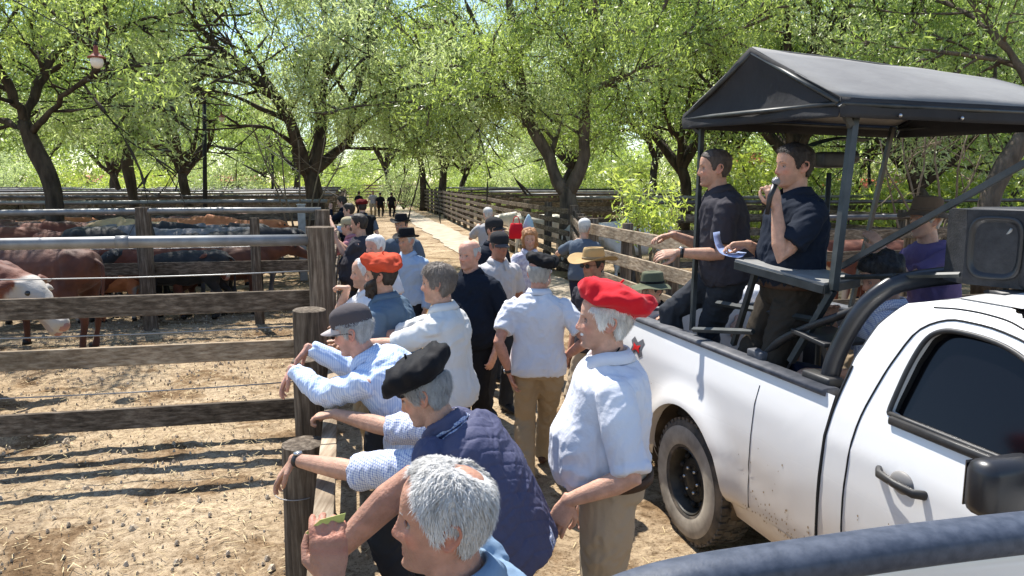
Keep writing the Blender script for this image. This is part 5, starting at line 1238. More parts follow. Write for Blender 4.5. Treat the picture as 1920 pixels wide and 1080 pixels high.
rc = MB(); rc.loft([TL(.0, 1.77, 1.265), TL(2.37, 1.775, 1.27)], [(.052, .020)] * 2, side=TR, n=14, e=.6); rc.build('bed_rail_cap', DUSTY, truck)
rc = MB(); rc.loft([TL(.02, .08, 1.262), TL(.02, 1.72, 1.262)], [(.032, .016)] * 2, side=TF, n=12, e=.6); rc.build('tailgate_cap', DUSTY, truck)
# wheel arch liner
m = MB(); P = []
for i in range(25):
    a = R(-8 + 196 * i / 24); x, z = WX + math.cos(a) * (ARCH + .005), .40 + math.sin(a) * (ARCH + .005); P.append([TL(x, -.045, z), TL(x, .12, z), TL(x, .38, z)])
m.grid(P, False, False); m.build('arch_liner', LINER, truck)
m = MB(); m.beam(TL(WX - .6, .38, .75), TL(WX + .6, .38, .75), .02, .75, bev=0); m.build('inner_arch', LINER, truck, smooth=False)
def cab_y(z): return float(np.interp(z, [.30, .46, .62, .75, .9, 1.08, 1.2, 1.27, 1.45, 1.62, 1.70, 1.74, 1.765], [.02, -.06, -.07, -.074, -.07, -.055, -.022, .0, .06, .125, .17, .225, .32]))
# stamped crease lines on the bed: fuel flap seam and vertical panel gap
def seam(pts, name='panel_gap', w=.0035):
    pts = bez(pts, 60); pts = [TL(p.dot(TF), (cab_y(p.z) if p.dot(TF) > 2.41 else -float(prof(p.z))) - .0012, p.z) for p in pts]; s = MB(); s.loft(pts, [w] * len(pts), n=6); return s.build(name, SEAM, truck)
seam([side_pt(1.90, z, .0005) for z in (1.18, 1.05, .9, .75, .62, .5)], w=.0022)
# decal on the bed side near the tail: grey and red mark
dm = MB(); dmg = mat('grey_decal', (.12, .12, .13), .4); dmr = mat('red_decal', (.55, .02, .02), .4)
def quad(mb, pts, e=.003): mb.add([side_pt(x + .10, z, e) for x, z in pts], [tuple(range(len(pts)))])
quad(dm, [(.30, 1.115), (.335, 1.15), (.40, 1.12), (.46, 1.155), (.50, 1.13), (.475, 1.085), (.50, 1.045), (.45, 1.02), (.40, 1.055), (.345, 1.02), (.31, 1.045), (.335, 1.085)]); dm.build('decal', dmg, truck, smooth=False)
dm = MB(); quad(dm, [(.345, 1.11), (.40, 1.095), (.455, 1.11), (.44, 1.085), (.455, 1.05), (.40, 1.07), (.345, 1.05), (.36, 1.08)], .006); dm.build('decal_mark', dmr, truck, smooth=False)
# dried mud flicked up behind the wheels
def mud():
    rg = np.random.RandomState(12); m = MB()
    for i in range(420):
        x = rg.choice([rg.uniform(WX + ARCH, 2.4), rg.uniform(2.5, 3.7), rg.uniform(.1, WX - ARCH)]); z = .48 + rg.exponential(.10)
        if z > .95: continue
        r = rg.uniform(.0018, .006); n = 6; off = (cab_y(z) if x > 2.41 else -float(prof(z))) - .0015
        if x < 2.41 and math.hypot(x - WX, z - .4) < ARCH + .12: continue
        m.add([TL(x + r * math.cos(a) * rg.uniform(.6, 1.3), off, z + r * 1.3 * math.sin(a)) for a in [k_ * math.pi / 3 for k_ in range(n)]], [tuple(range(n))])
    o = m.build('mud_splashes', mat('dry_mud', (.34, .25, .16), .95), truck, smooth=False); o['kind'] = 'stuff'
mud()
# wheels
def wheel(x, y, s):
    rt = empty('wheel', TL(x, y, WRAD), 0); rt.parent = truck; ax = TR * s    # s=-1 outward to the near side
    m = MB(); P = []; W = .255; r = WRAD
    pr_ = [(.205, .10), (.215, .118), (.24, .126), (.30, .130), (.345, .124), (.368, .112), (.380, .095), (.385, .04), (.385, -.04), (.380, -.095), (.368, -.112), (.345, -.124), (.28, -.13), (.215, -.118), (.205, -.10)]
    N = 72
    for (rr, o) in pr_: P.append([ax * o + TF * (math.cos(2 * math.pi * j / N) * (rr + (.010 if rr > .36 and (j % 3) else 0))) + Vector((0, 0, math.sin(2 * math.pi * j / N) * (rr + (.010 if rr > .36 and (j % 3) else 0)))) for j in range(N)])
    m.grid(P + [P[0]], True, False); tp = m.build('tyre', TYRE, rt, angle=35)
    tb = MB()
    for j in range(48):
        for k, o in enumerate((-.085, -.03, .03, .085)):
            a = 2 * math.pi * (j + .5 * (k % 2)) / 48; c = TF * (math.cos(a) * .389) + Vector((0, 0, math.sin(a) * .389)) + ax * o; n_ = (TF * math.cos(a) + Vector((0, 0, math.sin(a)))); tb.box(c, (.030, .042, .018), Matrix((n_.cross(ax), ax, n_)).transposed())
    tr_ = tb.build('tread', TYRE, tp, smooth=False)
    sw = MB(); sw.grid([[ax * o + TF * (math.cos(2 * math.pi * j / 48) * rr) + Vector((0, 0, math.sin(2 * math.pi * j / 48) * rr)) for j in range(48)] for rr, o in ((.232, .1262), (.245, .1305), (.262, .1335), (.30, .1345), (.335, .131), (.348, .1262))], True, False); sw.build('sidewall_band', DUSTR, tp)
    rm = MB(); P = []
    for rr, o in ((.212, .112), (.205, .118), (.197, .108), (.188, .06), (.178, .03), (.150, .035), (.135, .060), (.10, .068), (.085, .060), (.06, .064), (.055, .085), (.03, .092), (.001, .092)):
        P.append([ax * o + TF * (math.cos(2 * math.pi * j / 48) * rr) + Vector((0, 0, math.sin(2 * math.pi * j / 48) * rr)) for j in range(48)])
    rm.grid(P, True, False); rmo = rm.build('rim', RIMM, rt, angle=40)
    for j in range(6):
        a = 2 * math.pi * j / 6; b = MB(); c = ax * .068 + TF * (math.cos(a) * .078) + Vector((0, 0, math.sin(a) * .078)); b.loft([c, c + ax * .022], [.011, .009], n=6); b.build('lug_nut', STEEL, rmo)
    hb = MB()
    for j in range(10):
        a = 2 * math.pi * (j + .5) / 10; c = ax * .052 + TF * (math.cos(a) * .158) + Vector((0, 0, math.sin(a) * .158)); b = MB(); b.ball(c, .020, n=10, m=6); b.build('rim_hole', SEAM, rmo)
wheel(WX, .055, -1); wheel(WX, 1.745, 1); wheel(4.42, .055, -1); wheel(4.42, 1.745, 1)
# cab: side shell drawn as an outline, door, glass
ZBELT = 1.255; ZROOF = 1.76
def cab_y(z):       # tumblehome: how far the side leans in above the belt (inward positive)
    return float(np.interp(z, [.30, .46, .62, .75, .9, 1.08, 1.2, 1.27, 1.45, 1.62, 1.70, 1.74, 1.765], [.02, -.06, -.07, -.074, -.07, -.055, -.022, .0, .06, .125, .17, .225, .32]))
def cpt(x, z, e=0, far=False): y = cab_y(z) - e; return TL(x, y if not far else 1.80 - y, z)
XB = 2.44                                     # back of the cab
def back_x(z): return float(np.interp(z, [.4, 1.2, 1.45, 1.62, 1.72, 1.765], [XB, XB, XB + .03, XB + .09, XB + .17, XB + .34]))
def front_x(z): return float(np.interp(z, [1.2, 1.27, 1.5, 1.68, 1.74, 1.765], [4.05, 4.00, 3.62, 3.28, 3.12, 2.98]))
WIN = dict(xa=2.80, za=1.285, zb=1.615)       # side window
def window_outline(e=0.0):
    pts = [(2.745, 1.285), (2.745, 1.33), (2.765, 1.50), (2.795, 1.60), (2.85, 1.645), (2.95, 1.655), (3.10, 1.645), (3.24, 1.605), (3.42, 1.505), (3.62, 1.375), (3.74, 1.285), (3.55, 1.28), (3.2, 1.28)]
    cx, cz = 3.15, 1.46; return [(x + (x - cx) * e, z + (z - cz) * e * 1.3) for x, z in pts]
def shell(far=False):
    """cab side skin between the window outline and the cab outline, radial grid"""
    cx, cz = 3.18, 1.43; P = []; O = []
    def outline(a):
        # march outwards until leaving the cab silhouette
        d = .05
        while d < 2.2:
            x, z = cx + math.cos(a) * d, cz + math.sin(a) * d
            if z > 1.7648 or z < ZB - .06 or x < back_x(z) or (z > 1.2 and x > front_x(z)) or (z <= 1.2 and x > 3.86): break
            d += .004
        return d
    wo_ = window_outline(.02)
    def inner(a):
        best = .1
        for i in range(len(wo_)):
            (xa, za), (xb, zb) = wo_[i], wo_[(i + 1) % len(wo_)]; dx, dz = xb - xa, zb - za; ca, sa = math.cos(a), math.sin(a); den = ca * dz - sa * dx
            if abs(den) < 1e-9: continue
            t = ((xa - cx) * dz - (za - cz) * dx) / den; u = ((xa - cx) * sa - (za - cz) * ca) / den * -1
            u = ((cx + ca * t - xa) * dx + (cz + sa * t - za) * dz) / (dx * dx + dz * dz)
            if t > 0 and -1e-6 <= u <= 1 + 1e-6: best = max(best, t)
        return best
    N = 160
    for i in range(N):
        a = 2 * math.pi * i / N; r0, r1 = inner(a), outline(a); row = []
        for j in range(23):
            d = r0 + (r1 - r0) * (j / 22); x, z = cx + math.cos(a) * d, cz + math.sin(a) * d; z = min(z, 1.765); row.append(cpt(x, z, 0, far))
        x, z = cx + math.cos(a) * r0, cz + math.sin(a) * r0; ins = cpt(x, z, -.05, far)
        P.append([ins] + row)
    m = MB(); P2 = [list(c) for c in zip(*P)]; m.grid(P2, True, False); return m
shell().build('cab_side', PAINT, truck, angle=50)
shell(True).build('cab_side', PAINT, truck, angle=50)
def fan(pts, c): return [tuple(range(len(pts)))]
for far in (False, True):
    g_l = MB(); o = window_outline(.06); g_l.add([TL(x, (yy if not far else 1.80 - yy), z) for x, z in o for yy in [.037 + (z - 1.27) / .385 * .145]], [tuple(range(len(o)))]); g_l.build('side_window', GLASS, truck, smooth=False)
# rubber round the window
m = MB(); o = window_outline(.012); o = o + [o[0]]; o = [(p.x, p.z) for p in bez([Vector((x, 0, z)) for x, z in o], 60)]; m.loft([cpt(x, z, -.004) for x, z in o], [.011] * len(o), n=8); m.build('window_rubber', TRIM, truck)
m = MB(); m.loft([cpt(2.77, 1.263, .008), cpt(3.1, 1.262, .010), cpt(3.5, 1.262, .010), cpt(3.84, 1.262, .008)], [(.013, .018)] * 4, side=TR, n=10, e=.6); m.build('belt_moulding', TRIM, truck)
# roof and rear wall and windscreen
P = []
for x in np.linspace(0, 1, 12):
    row = []
    for yy in np.linspace(.30, 1.50, 13):
        xa = XB + .32 + (2.99 - XB - .32 + .02) * x; xx = XB + .33 + (2.95 + .10 - XB - .33) * x; crown = .035 * (1 - ((yy - .9) / .62) ** 2); row.append(TL(xx + .04 * (1 - ((yy - .9) / .6) ** 2) * (1 if x > .5 else -1) * abs(x - .5) * 2, yy, 1.765 + crown * (.5 + .5 * math.sin(math.pi * x))))
    P.append(row)
m = MB(); m.grid(P, False, False); m.build('roof_panel', PAINT, truck)
P = [[TL(back_x(z) - (0 if z < 1.25 else .01), lerp(cab_y(z) + .0, 1.8 - cab_y(z), u), z + (.02 if z > 1.76 else 0) * math.sin(math.pi * u)) for u in np.linspace(0, 1, 9)] for z in (.46, .9, 1.2, 1.30, 1.45, 1.55, 1.62, 1.68, 1.72, 1.745, 1.765)]
m = MB(); m.grid(P, False, False); m.build('cab_rear_wall', PAINT, truck)
m = MB(); m.add([TL(back_x(z) - .03, y, z) for y, z in ((.28, 1.32), (1.52, 1.32), (1.46, 1.60), (.34, 1.60))], [(0, 1, 2, 3)]); m.build('rear_window', GLASS, truck, smooth=False)
P = [[TL(front_x(z) + .02, lerp(cab_y(z), 1.8 - cab_y(z), u), z) for u in np.linspace(0, 1, 9)] for z in (1.2, 1.3, 1.5, 1.65, 1.72, 1.765)]
m = MB(); m.grid(P, False, False); m.build('windscreen', GLASS, truck)
# roof gutters (the long dark lines along the roof edge)
m = MB(); gp = [(p.x, p.z) for p in bez([Vector((x, 0, z)) for x, z in ((XB + .30, 1.725), (2.85, 1.735), (2.98, 1.735), (3.12, 1.72), (3.3, 1.665), (3.6, 1.50), (3.93, 1.30))], 50)]; m.loft([cpt(x, z, .002) for x, z in gp], [.004] * 50, n=6); m.build('roof_gutter', SEAM, truck)
# door outline seam, swage and handle
seam([cpt(x, z, .0008) for x, z in ((2.76, .48), (2.625, .60), (2.60, .80), (2.60, 1.0), (2.605, 1.2), (2.635, 1.35), (2.68, 1.5), (2.74, 1.63), (2.84, 1.69), (2.95, 1.70), (3.1, 1.69), (3.3, 1.64), (3.55, 1.50), (3.83, 1.30), (3.84, 1.2), (3.84, .8), (3.80, .55), (3.7, .48), (3.2, .47), (2.76, .48))], 'door_gap', .0045)
seam([cpt(x, z, .0006) for x, z in ((XB + .005, .48), (XB + .004, .9), (XB + .004, 1.2), (XB + .03, 1.42))], 'cab_gap', .006)
hx, hz = 2.80, 1.045
m = MB(); m.ball(cpt(hx + .10, hz, -.004), (.062, .020, .048), rot=Matrix((TF, TR, Vector((0, 0, 1)))).transposed(), n=20, m=12); m.build('handle_recess', mat('recess', (.22, .21, .20), .5), truck)
m = MB(); m.loft([cpt(hx - .02, hz + .012, .004), cpt(hx + .01, hz + .010, .034), cpt(hx + .10, hz + .003, .042), cpt(hx + .19, hz - .003, .034), cpt(hx + .215, hz - .004, .002)], [(.014, .019), (.013, .018), (.011, .016), (.013, .018), (.014, .019)], side=TR, n=12, e=.8, round_ends=True); m.build('door_handle', TRIM, truck)
# mirror
mc = TL(3.46, -.22, 1.285)
mm_ = MB(); mm_.box(mc, (.11, .24, .19), Matrix((TF, TR, Vector((0, 0, 1)))).transposed(), bev=.04); mo = mm_.build('mirror_housing', mat('mirror_black', (.02, .02, .022), .35, spec=.5, bump=.05), truck, smooth=True)
a_ = MB(); a_.loft([TL(3.44, .0, 1.27), TL(3.42, -.13, 1.26)], [(.03, .025)] * 2, n=10); a_.build('mirror_arm', TRIM, truck)
g_m = MB(); g_m.box(mc - TF * .056, (.004, .20, .15), Matrix((TF, TR, Vector((0, 0, 1)))).transposed(), bev=.0); g_m.build('mirror_glass', mat('mirror_glass', (.4, .42, .45), .05, metal=1), mo, smooth=False)
# hood and front, mostly out of the picture
P = []
for x in np.linspace(3.84, 5.10, 10):
    u = (x - 3.84) / 1.26; zt = 1.20 - .12 * u - .16 * u ** 4; row = [TL(x, -cab_y(z) * -1 + (.04 * u * u), z) for z in (.5, .7, .9, 1.05)] + [TL(x, .05 + .1 * u * u, zt - .02), TL(x, .3, zt + .02), TL(x, .9, zt + .05), TL(x, 1.5, zt + .02), TL(x, 1.75 - .1 * u * u, zt - .02)] + [TL(x, 1.8 - cab_y(z) - .04 * u * u, z) for z in (1.05, .9, .7, .5)]; P.append(row)
m = MB(); m.grid(P, False, False); m.build('bonnet', PAINT, truck)
m = MB(); m.box(TL(5.1, .9, .78), (.14, 1.72, .62), Matrix((TF, TR, Vector((0, 0, 1)))).transposed(), bev=.05); m.build('front_grille', TRIM, truck)
m = MB(); m.box(TL(-.08, .9, .58), (.12, 1.7, .16), Matrix((TF, TR, Vector((0, 0, 1)))).transposed(), bev=.03); m.build('rear_bumper', TRIM, truck)
m = MB(); m.box(TL(-.0, .03, .98), (.05, .13, .36), Matrix((TF, TR, Vector((0, 0, 1)))).transposed(), bev=.01); m.build('tail_light', mat('tail_red', (.4, .01, .01), .2), truck)
m = MB(); m.beam(TL(.1, .9, .50), TL(5.0, .9, .50), 1.3, .14, bev=0); m.build('chassis', SEAM, truck, smooth=False)
# black styling bar behind the cab
BAR = mat('styling_bar', (.012, .013, .016), .3, spec=.5, col2=(.022, .024, .03), nscale=5)
for y, sg in ((.10, 1), (1.70, -1)):
    m = MB(); m.loft(bez([TL(1.76, y, 1.30), TL(1.86, y + .01 * sg, 1.40), TL(2.02, y + .04 * sg, 1.50), TL(2.22, y + .08 * sg, 1.60), TL(2.36, y + .12 * sg, 1.68)], 12), [(.028, .020)] * 12, side=TR, n=12); m.build('styling_bar_foot', TRIM, truck)
    m = MB(); m.loft(bez([TL(2.26, y, 1.28), TL(2.28, y + .02 * sg, 1.42), TL(2.33, y + .07 * sg, 1.60), TL(2.38, y + .14 * sg, 1.72), TL(2.42, y + .28 * sg, 1.79), TL(2.43, .9, 1.82)], 18), [(.046, .036)] * 18, n=14); m.build('styling_bar_hoop', BAR, truck)
    m = MB(); m.box(TL(2.24, y - .02 * sg, 1.30), (.20, .09, .045), Matrix((TF, TR, Vector((0, 0, 1)))).transposed(), bev=.012); m.build('bar_base', TRIM, truck)
    m = MB(); m.box(TL(1.74, y - .03 * sg, 1.305), (.13, .07, .05), Matrix((TF, TR, Vector((0, 0, 1)))).transposed(), bev=.01); m.build('bar_clamp', DUSTY, truck)
m = MB(); m.box(TL(2.10, .22, 1.47), (.26, .26, .022), Matrix((TF, TR, Vector((0, 0, 1)))).transposed() @ Matrix.Rotation(R(6), 3, 'Y'), bev=.004); m.build('step_plate', TRIM, truck)
# canopy frame and cloth
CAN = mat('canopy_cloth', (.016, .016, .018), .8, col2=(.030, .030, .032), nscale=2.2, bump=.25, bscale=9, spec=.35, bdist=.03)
CANT = mat('canopy_sunlit_cloth', (.17, .165, .16), .9, col2=(.23, .225, .215), nscale=2.0, bump=.2, bscale=9, spec=.35, bdist=.03)  # same black cloth painted grey, sunlight on the roof slopes put into its colour
FRAME = mat('frame_steel', (.016, .020, .020), .45, spec=.5, col2=(.04, .045, .045), nscale=11)
canopy = empty('truck_canopy', T0, 0, 'black cloth canopy with peaked roof on a steel frame over the truck bed', 'canopy')
C1 = Vector((1.16, 5.10, 2.695)) - T0; C2 = Vector((1.588, 3.675, 2.655)) - T0; ACR = TR * 1.78
C4, C3 = C2 + ACR + Vector((0, 0, -.02)), C1 + ACR + Vector((0, 0, -.03)); PK = (C1 + C2) / 2 + Vector((0, 0, .335)); PKF = PK + ACR + Vector((0, 0, -.10))
VAL = Vector((0, 0, -.095))
def sheet(a, b, c, d, n, k, sagd, name, m_, seed=0, thick=.006):
    """quad a-b (bottom) d-c (top), sagging cloth"""
    P = []
    for i in range(n + 1):
        row = []
        for j in range(k + 1):
            u, v = j / k, i / n; p = (a * (1 - u) + b * u) * (1 - v) + (d * (1 - u) + c * u) * v
            s = 16 * u * (1 - u) * v * (1 - v) * sagd; nz = (b - a).cross(d - a).normalized(); p = p - nz * s + nz * float(vn(np.array([[u * 6 + seed, v * 5, seed]]))[0]) * .006
            row.append(p)
        P.append(row)
    mb = MB(); mb.grid(P, False, False); o = mb.build(name, m_, canopy); s_ = o.modifiers.new('s', 'SOLIDIFY'); s_.thickness = thick; return o
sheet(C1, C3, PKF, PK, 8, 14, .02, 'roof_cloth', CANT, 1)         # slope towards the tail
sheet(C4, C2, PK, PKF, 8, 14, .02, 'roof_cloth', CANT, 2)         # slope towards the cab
def gable(a, b, pk, nm, sd, hh=.335):
    P = []; out = TR * sd
    for i in range(11):
        v = i / 10; row = []
        for j in range(13):
            u = j / 12; e = a * (1 - u) + b * u; t = 1 - abs(u - .5) * 2; top = e + Vector((0, 0, hh * t)); 
            p = (e + VAL) * (1 - v) + top * v; p = p + out * (.0 + .035 * math.sin(math.pi * v) * t * (-1) + .012 * math.sin(v * 3 + u * 9)); row.append(p)
        P.append(row)
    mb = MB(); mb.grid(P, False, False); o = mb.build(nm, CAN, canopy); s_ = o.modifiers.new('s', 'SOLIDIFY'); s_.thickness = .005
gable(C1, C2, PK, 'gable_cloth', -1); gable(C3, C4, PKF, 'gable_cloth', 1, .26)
def valance(a, b, nm, seed):
    P = []
    for v in (0, .25, .5, .75, 1):
        P.append([(a * (1 - u) + b * u) + VAL * (1 - v) + (TF * .008 * math.sin(u * 21 + seed)) * (1 - v) for u in np.linspace(0, 1, 30)])
    mb = MB(); mb.grid(P, False, False); o = mb.build(nm, CAN, canopy); s_ = o.modifiers.new('s', 'SOLIDIFY'); s_.thickness = .005
valance(C2 + TF * .004, C4 + TF * .004, 'valance', 1); valance(C1 - TF * .004, C3 - TF * .004, 'valance', 4)
for u in (.2, .42, .68, .9):
    b = MB(); b.ball((C2 * (1 - u) + C4 * u) + VAL * .8 + TF * .012, .010, n=8, m=6); b.build('eyelet', STEEL, canopy)
for a, b in ((C1, C2), (C2, C4), (C4, C3), (C3, C1), (PK, PKF), (C1, PK), (C2, PK), (C3, PKF), (C4, PKF)):
    a2, b2 = a + Vector((0, 0, -.03)), b + Vector((0, 0, -.03)); m = MB(); m.loft([a2.lerp(b2, .01), a2.lerp(b2, .99)], [(.014, .014)] * 2, n=4, e=1); m.build('roof_bar', FRAME, canopy)
def fpost(a, b, r=.016, nm='post'):
    m = MB(); m.loft([a, b], [(r * 1.25, r * 1.25)] * 2, n=4, side=TF + TR); m.build(nm, FRAME, canopy, smooth=False)
P1t = at(1317, 214, 4.98) - T0; P1b = tw(.98, .10, 1.29) - T0; P1m = at(1309, 450, 4.8) - T0
fpost(P1b + Vector((0, 0, 0)), P1t)
P2t = at(1606, 188, 3.80) - T0; P2b = at(1562, 545, 3.62) - T0
fpost(P2t, P2b, .020); 
P3t = at(1674, 238, 5.45) - T0; P3b = TL(.55, 1.72, 1.29); fpost(P3t, P3b)
P4t = C4 - TF * .1 - TR * .12; fpost(P4t, TL(2.0, 1.72, 1.29))
P5t = at(1548, 212, 4.6) - T0; P5b = at(1512, 560, 4.45) - T0; 
fpost(P1t + Vector((0, 0, -.13)), C1 + Vector((0, 0, -.03)), .012, 'corner_brace'); fpost(P2t + Vector((0, 0, -.16)), C2 + Vector((0, 0, -.03)), .016, 'corner_brace')
fpost(TL(1.42, .12, 1.29), at(1418, 505, 4.05) - T0, .016, 'table_leg')
fpost(at(1300, 618, 4.6) - T0, at(1412, 622, 4.1) - T0, .014, 'side_rail')
fpost(at(1345, 568, 4.62) - T0, at(1560, 605, 3.65) - T0, .014, 'side_rail')
fpost(at(1577, 500, 3.7) - T0, at(1950, 290, 3.05) - T0, .015, 'long_brace')
fpost(at(1577, 520, 3.7) - T0, at(1800, 515, 3.2) - T0, .010, 'side_rail')
fpost(P2b + Vector((0, 0, .0)), TL(1.95, .12, 1.31), .018, 'post')
# lectern table with pale top, where the auctioneer's papers rest
table = empty('lectern_table', tw(1.5, .15, 1.4), 0, 'narrow grey topped desk fixed to the canopy frame beside the man with the microphone', 'table')
tb0 = table.location
A, B, C_, D_ = at(1378, 488, 4.12), at(1420, 482, 4.28), at(1612, 520, 3.80), at(1545, 533, 3.62)
zt = (A.z + D_.z) / 2
A, B, C_, D_ = [Vector((p.x, p.y, p.z)) for p in (A, B, C_, D_)]
m = MB(); m.prism([A - tb0, D_ - tb0, C_ - tb0, B - tb0], (0, 0, -.006), (0, 0, .006)); m.build('table_top', mat('desk_top', (.20, .20, .195), .5, col2=(.27, .27, .26), nscale=20), table, smooth=False)
m = MB(); 
for p, q in ((A, D_), (D_, C_), (C_, B), (B, A)): m.beam(p - tb0 + Vector((0, 0, -.028)), q - tb0 + Vector((0, 0, -.028)), .012, .042, bev=.002)
m.build('table_frame', FRAME, table, smooth=False)
# camera on a stand behind the auctioneer
cs = empty('camera_stand', tw(1.45, 1.0, .74), 0, 'dark hooded camera on a tall black stand behind the man with the microphone', 'camera stand'); cb = cs.location
top = at(1555, 318, 4.75); ft = Vector((top.x, top.y, .74)); m = MB(); m.loft([ft - cb, top - cb + Vector((0, 0, -.02))], [.02, .016], n=10); m.build('pole', FRAME, cs)
m = MB(); m.box(top - cb + Vector((0, 0, .06)), (.17, .12, .10), Matrix.Rotation(R(12), 3, 'Z'), bev=.02); m.build('camera_body', TRIM, cs)
m = MB(); m.loft([top - cb + Vector((.07, 0, .07)), top - cb + Vector((.17, .02, .08))], [.035, .04], n=14); m.build('lens', TRIM, cs)
m = MB(); P = [[top - cb + Vector((x, y, .17 + .03 * math.cos(x * 8) - .05 * abs(y) * 2 + x * .15)) for x in np.linspace(-.16, .26, 8)] for y in np.linspace(-.12, .12, 5)]; m.grid(P, False, False); ho = m.build('rain_hood', mat('green_black_cloth', (.008, .022, .020), .7), cs); s_ = ho.modifiers.new('s', 'SOLIDIFY'); s_.thickness = .006
# loudspeaker on the cab roof
spk = empty('loudspeaker', tw(2.85, .35, 1.80), 0, 'large dark grey loudspeaker box with a horn mouth on the cab roof', 'loudspeaker'); sb0 = spk.location
SPK = mat('speaker_grey', (.018, .019, .022), .6, col2=(.032, .033, .037), nscale=30, bump=.2, bscale=120, spec=.4); GRL = mat('speaker_grille', (.012, .012, .014), .6, col2=(.035, .036, .04), nscale=160, metal=.3, bump=.4, bscale=200)
SX = Vector((1, .15, 0)).normalized(); SY = Vector((-.15, 1, 0)).normalized()
def S_(x, y, z): return at(1900, 548, 3.0) + SX * x + SY * y + Vector((0, 0, z)) - sb0
# front face looks along -SY towards the camera side: left part is an open horn cabinet, right part the grille
H_ = .335
o_ = MB(); x0, x1 = -.015, .50
o_.box(S_(.30, .22, H_ / 2), (.42, .36, H_), Matrix((SX, SY, Vector((0, 0, 1)))).transposed(), bev=.02); o_.build('cabinet', SPK, spk)
gr = MB(); gr.box(S_(.315, .035, H_ / 2), (.36, .02, H_ * .84), Matrix((SX, SY, Vector((0, 0, 1)))).transposed(), bev=.008); gr.build('grille', GRL, spk)
hn = MB(); hn.prism([S_(-.02, .26, .0), S_(.10, .06, .0), S_(.10, .40, .0), S_(.0, .40, .0)], (0, 0, .0), (0, 0, H_ * .98)); hn.build('horn_box', SPK, spk, smooth=False)
c0 = (S_(-.02, .26, H_ / 2) + S_(.10, .06, H_ / 2)) / 2; n_ = (S_(-.02, .26, 0) - S_(.10, .06, 0)).cross(Vector((0, 0, 1))).normalized()
if n_.x > 0: n_ = -n_
t_ = (S_(.10, .06, 0) - S_(-.02, .26, 0)).normalized()
hm = MB(); P = []
for (d, sx, sz) in ((.012, .105, .135), (.018, .098, .128), (.006, .088, .118), (-.03, .05, .07), (-.07, .02, .03), (-.075, .004, .006)):
    P.append([c0 + n_ * d + t_ * (math.copysign(abs(math.cos(a)) ** .5, math.cos(a)) * sx) + Vector((0, 0, math.copysign(abs(math.sin(a)) ** .5, math.sin(a)) * sz)) for a in [2 * math.pi * j / 32 for j in range(32)]])
hm.grid(P, True, False); hm.build('horn_mouth', mat('horn_black', (.02, .021, .024), .35, spec=.5), spk)
th_ = MB(); th_.loft(bez([c0 + n_ * .004 + t_ * .055 + Vector((0, 0, .085)), c0 - n_ * .03 + t_ * .035 + Vector((0, 0, .02)), c0 - n_ * .01 + t_ * .065 + Vector((0, 0, -.075))], 12), [(.004 + .020 * math.sin(math.pi * i / 11), .006) for i in range(12)], n=10); th_.build('horn_throat', mat('horn_grey', (.30, .30, .29), .4), spk)
b = MB(); b.loft([S_(-.0, .1, -.02), S_(.55, .1, -.02)], [(.06, .012)] * 2, side=SY, n=8); b.build('mount_plate', TRIM, spk)
tr_ = MB(); tr_.loft([S_(.085, .028, .02), S_(.085, .028, H_ - .03), S_(.13, .028, H_ - .008), S_(.50, .028, H_ - .008)], [.008] * 4, n=8); tr_.build('edge_trim', mat('edge_grey', (.20, .20, .21), .4), spk)
# ================================================================ THE PICKUP THE PHOTOGRAPHER STANDS IN: rail across the lower right
tr2 = empty('pickup_truck', (.2, 1.55, 0), 0, 'dark blue grey bed rail of a second pickup crossing the lower right corner', 'pickup truck'); q0 = tr2.location
RAILM = mat('rail_vinyl', (.030, .040, .062), .55, col2=(.060, .072, .10), nscale=30, spec=.45, bump=.25, bscale=90, bdist=.003)
ra = [at(1085, 1165, 1.50), at(1180, 1118, 1.56), at(1300, 1085, 1.60), at(1500, 1053, 1.66), at(1700, 1024, 1.72), at(1920, 998, 1.79), at(2150, 975, 1.86)]
m = MB(); m.loft([p - q0 for p in bez(ra, 24)], [(.060, .046)] * 24, side=Vector((-.2, 1, 0)), n=24, e=.85); m.build('bed_rail_cap', RAILM, tr2)
P = [[p - q0 + Vector((-.0, .01, -h)) for p in bez(ra, 24)] for h in (.02, .08, .3, .8)]
m = MB(); m.grid(P, False, False); o = m.build('tailgate', PAINT, tr2); s_ = o.modifiers.new('s', 'SOLIDIFY'); s_.thickness = .03
# ================================================================ THE PEOPLE IN THE PLACE
WHITE = cloth('white_shirt', (.70, .70, .72)); WHITE2 = cloth('offwhite_shirt', (.66, .65, .62)); WARM = cloth('bluish_white_shirt', (.70, .705, .75), bump=.5)
LBLUE = cloth('light_blue_striped_shirt', (.40, .52, .76), check=((.66, .74, .88), .012, (0, 1), .5)); LBLUE2 = cloth('pale_blue_shirt', (.36, .46, .60))
GBLUE = cloth('grey_blue_shirt', (.105, .155, .21)); NAVY = cloth('navy_polo', (.010, .014, .024)); BLACKS = cloth('black_shirt', (.012, .012, .014)); DGREY = cloth('dark_grey_shirt', (.045, .042, .050))
CHECK = cloth('blue_checked_shirt', (.72, .74, .78), check=((.10, .16, .42), .0095, (0, 1, 2), .36)); VESTM = cloth('navy_quilted_vest', (.080, .084, .145), rough=.65, bump=.6)
KHAKI = cloth('khaki_trousers', (.36, .275, .175)); KHAKI2 = cloth('tan_trousers', (.42, .34, .24)); DARKT = cloth('dark_trousers', (.014, .014, .016)); JEANG = cloth('charcoal_jeans', (.035, .038, .045)); BROWNT = cloth('dark_brown_trousers', (.040, .032, .024)); NAVYT = cloth('navy_trousers', (.02, .025, .05))
RED = cloth('red_felt', (.58, .012, .022), bump=.25, sheen=.1); RED2 = cloth('orange_red_felt', (.55, .075, .035), bump=.25); BLK = cloth('black_felt', (.010, .010, .012), bump=.25, rough=.75); DGRN = cloth('dark_red_felt', (.12, .012, .012))
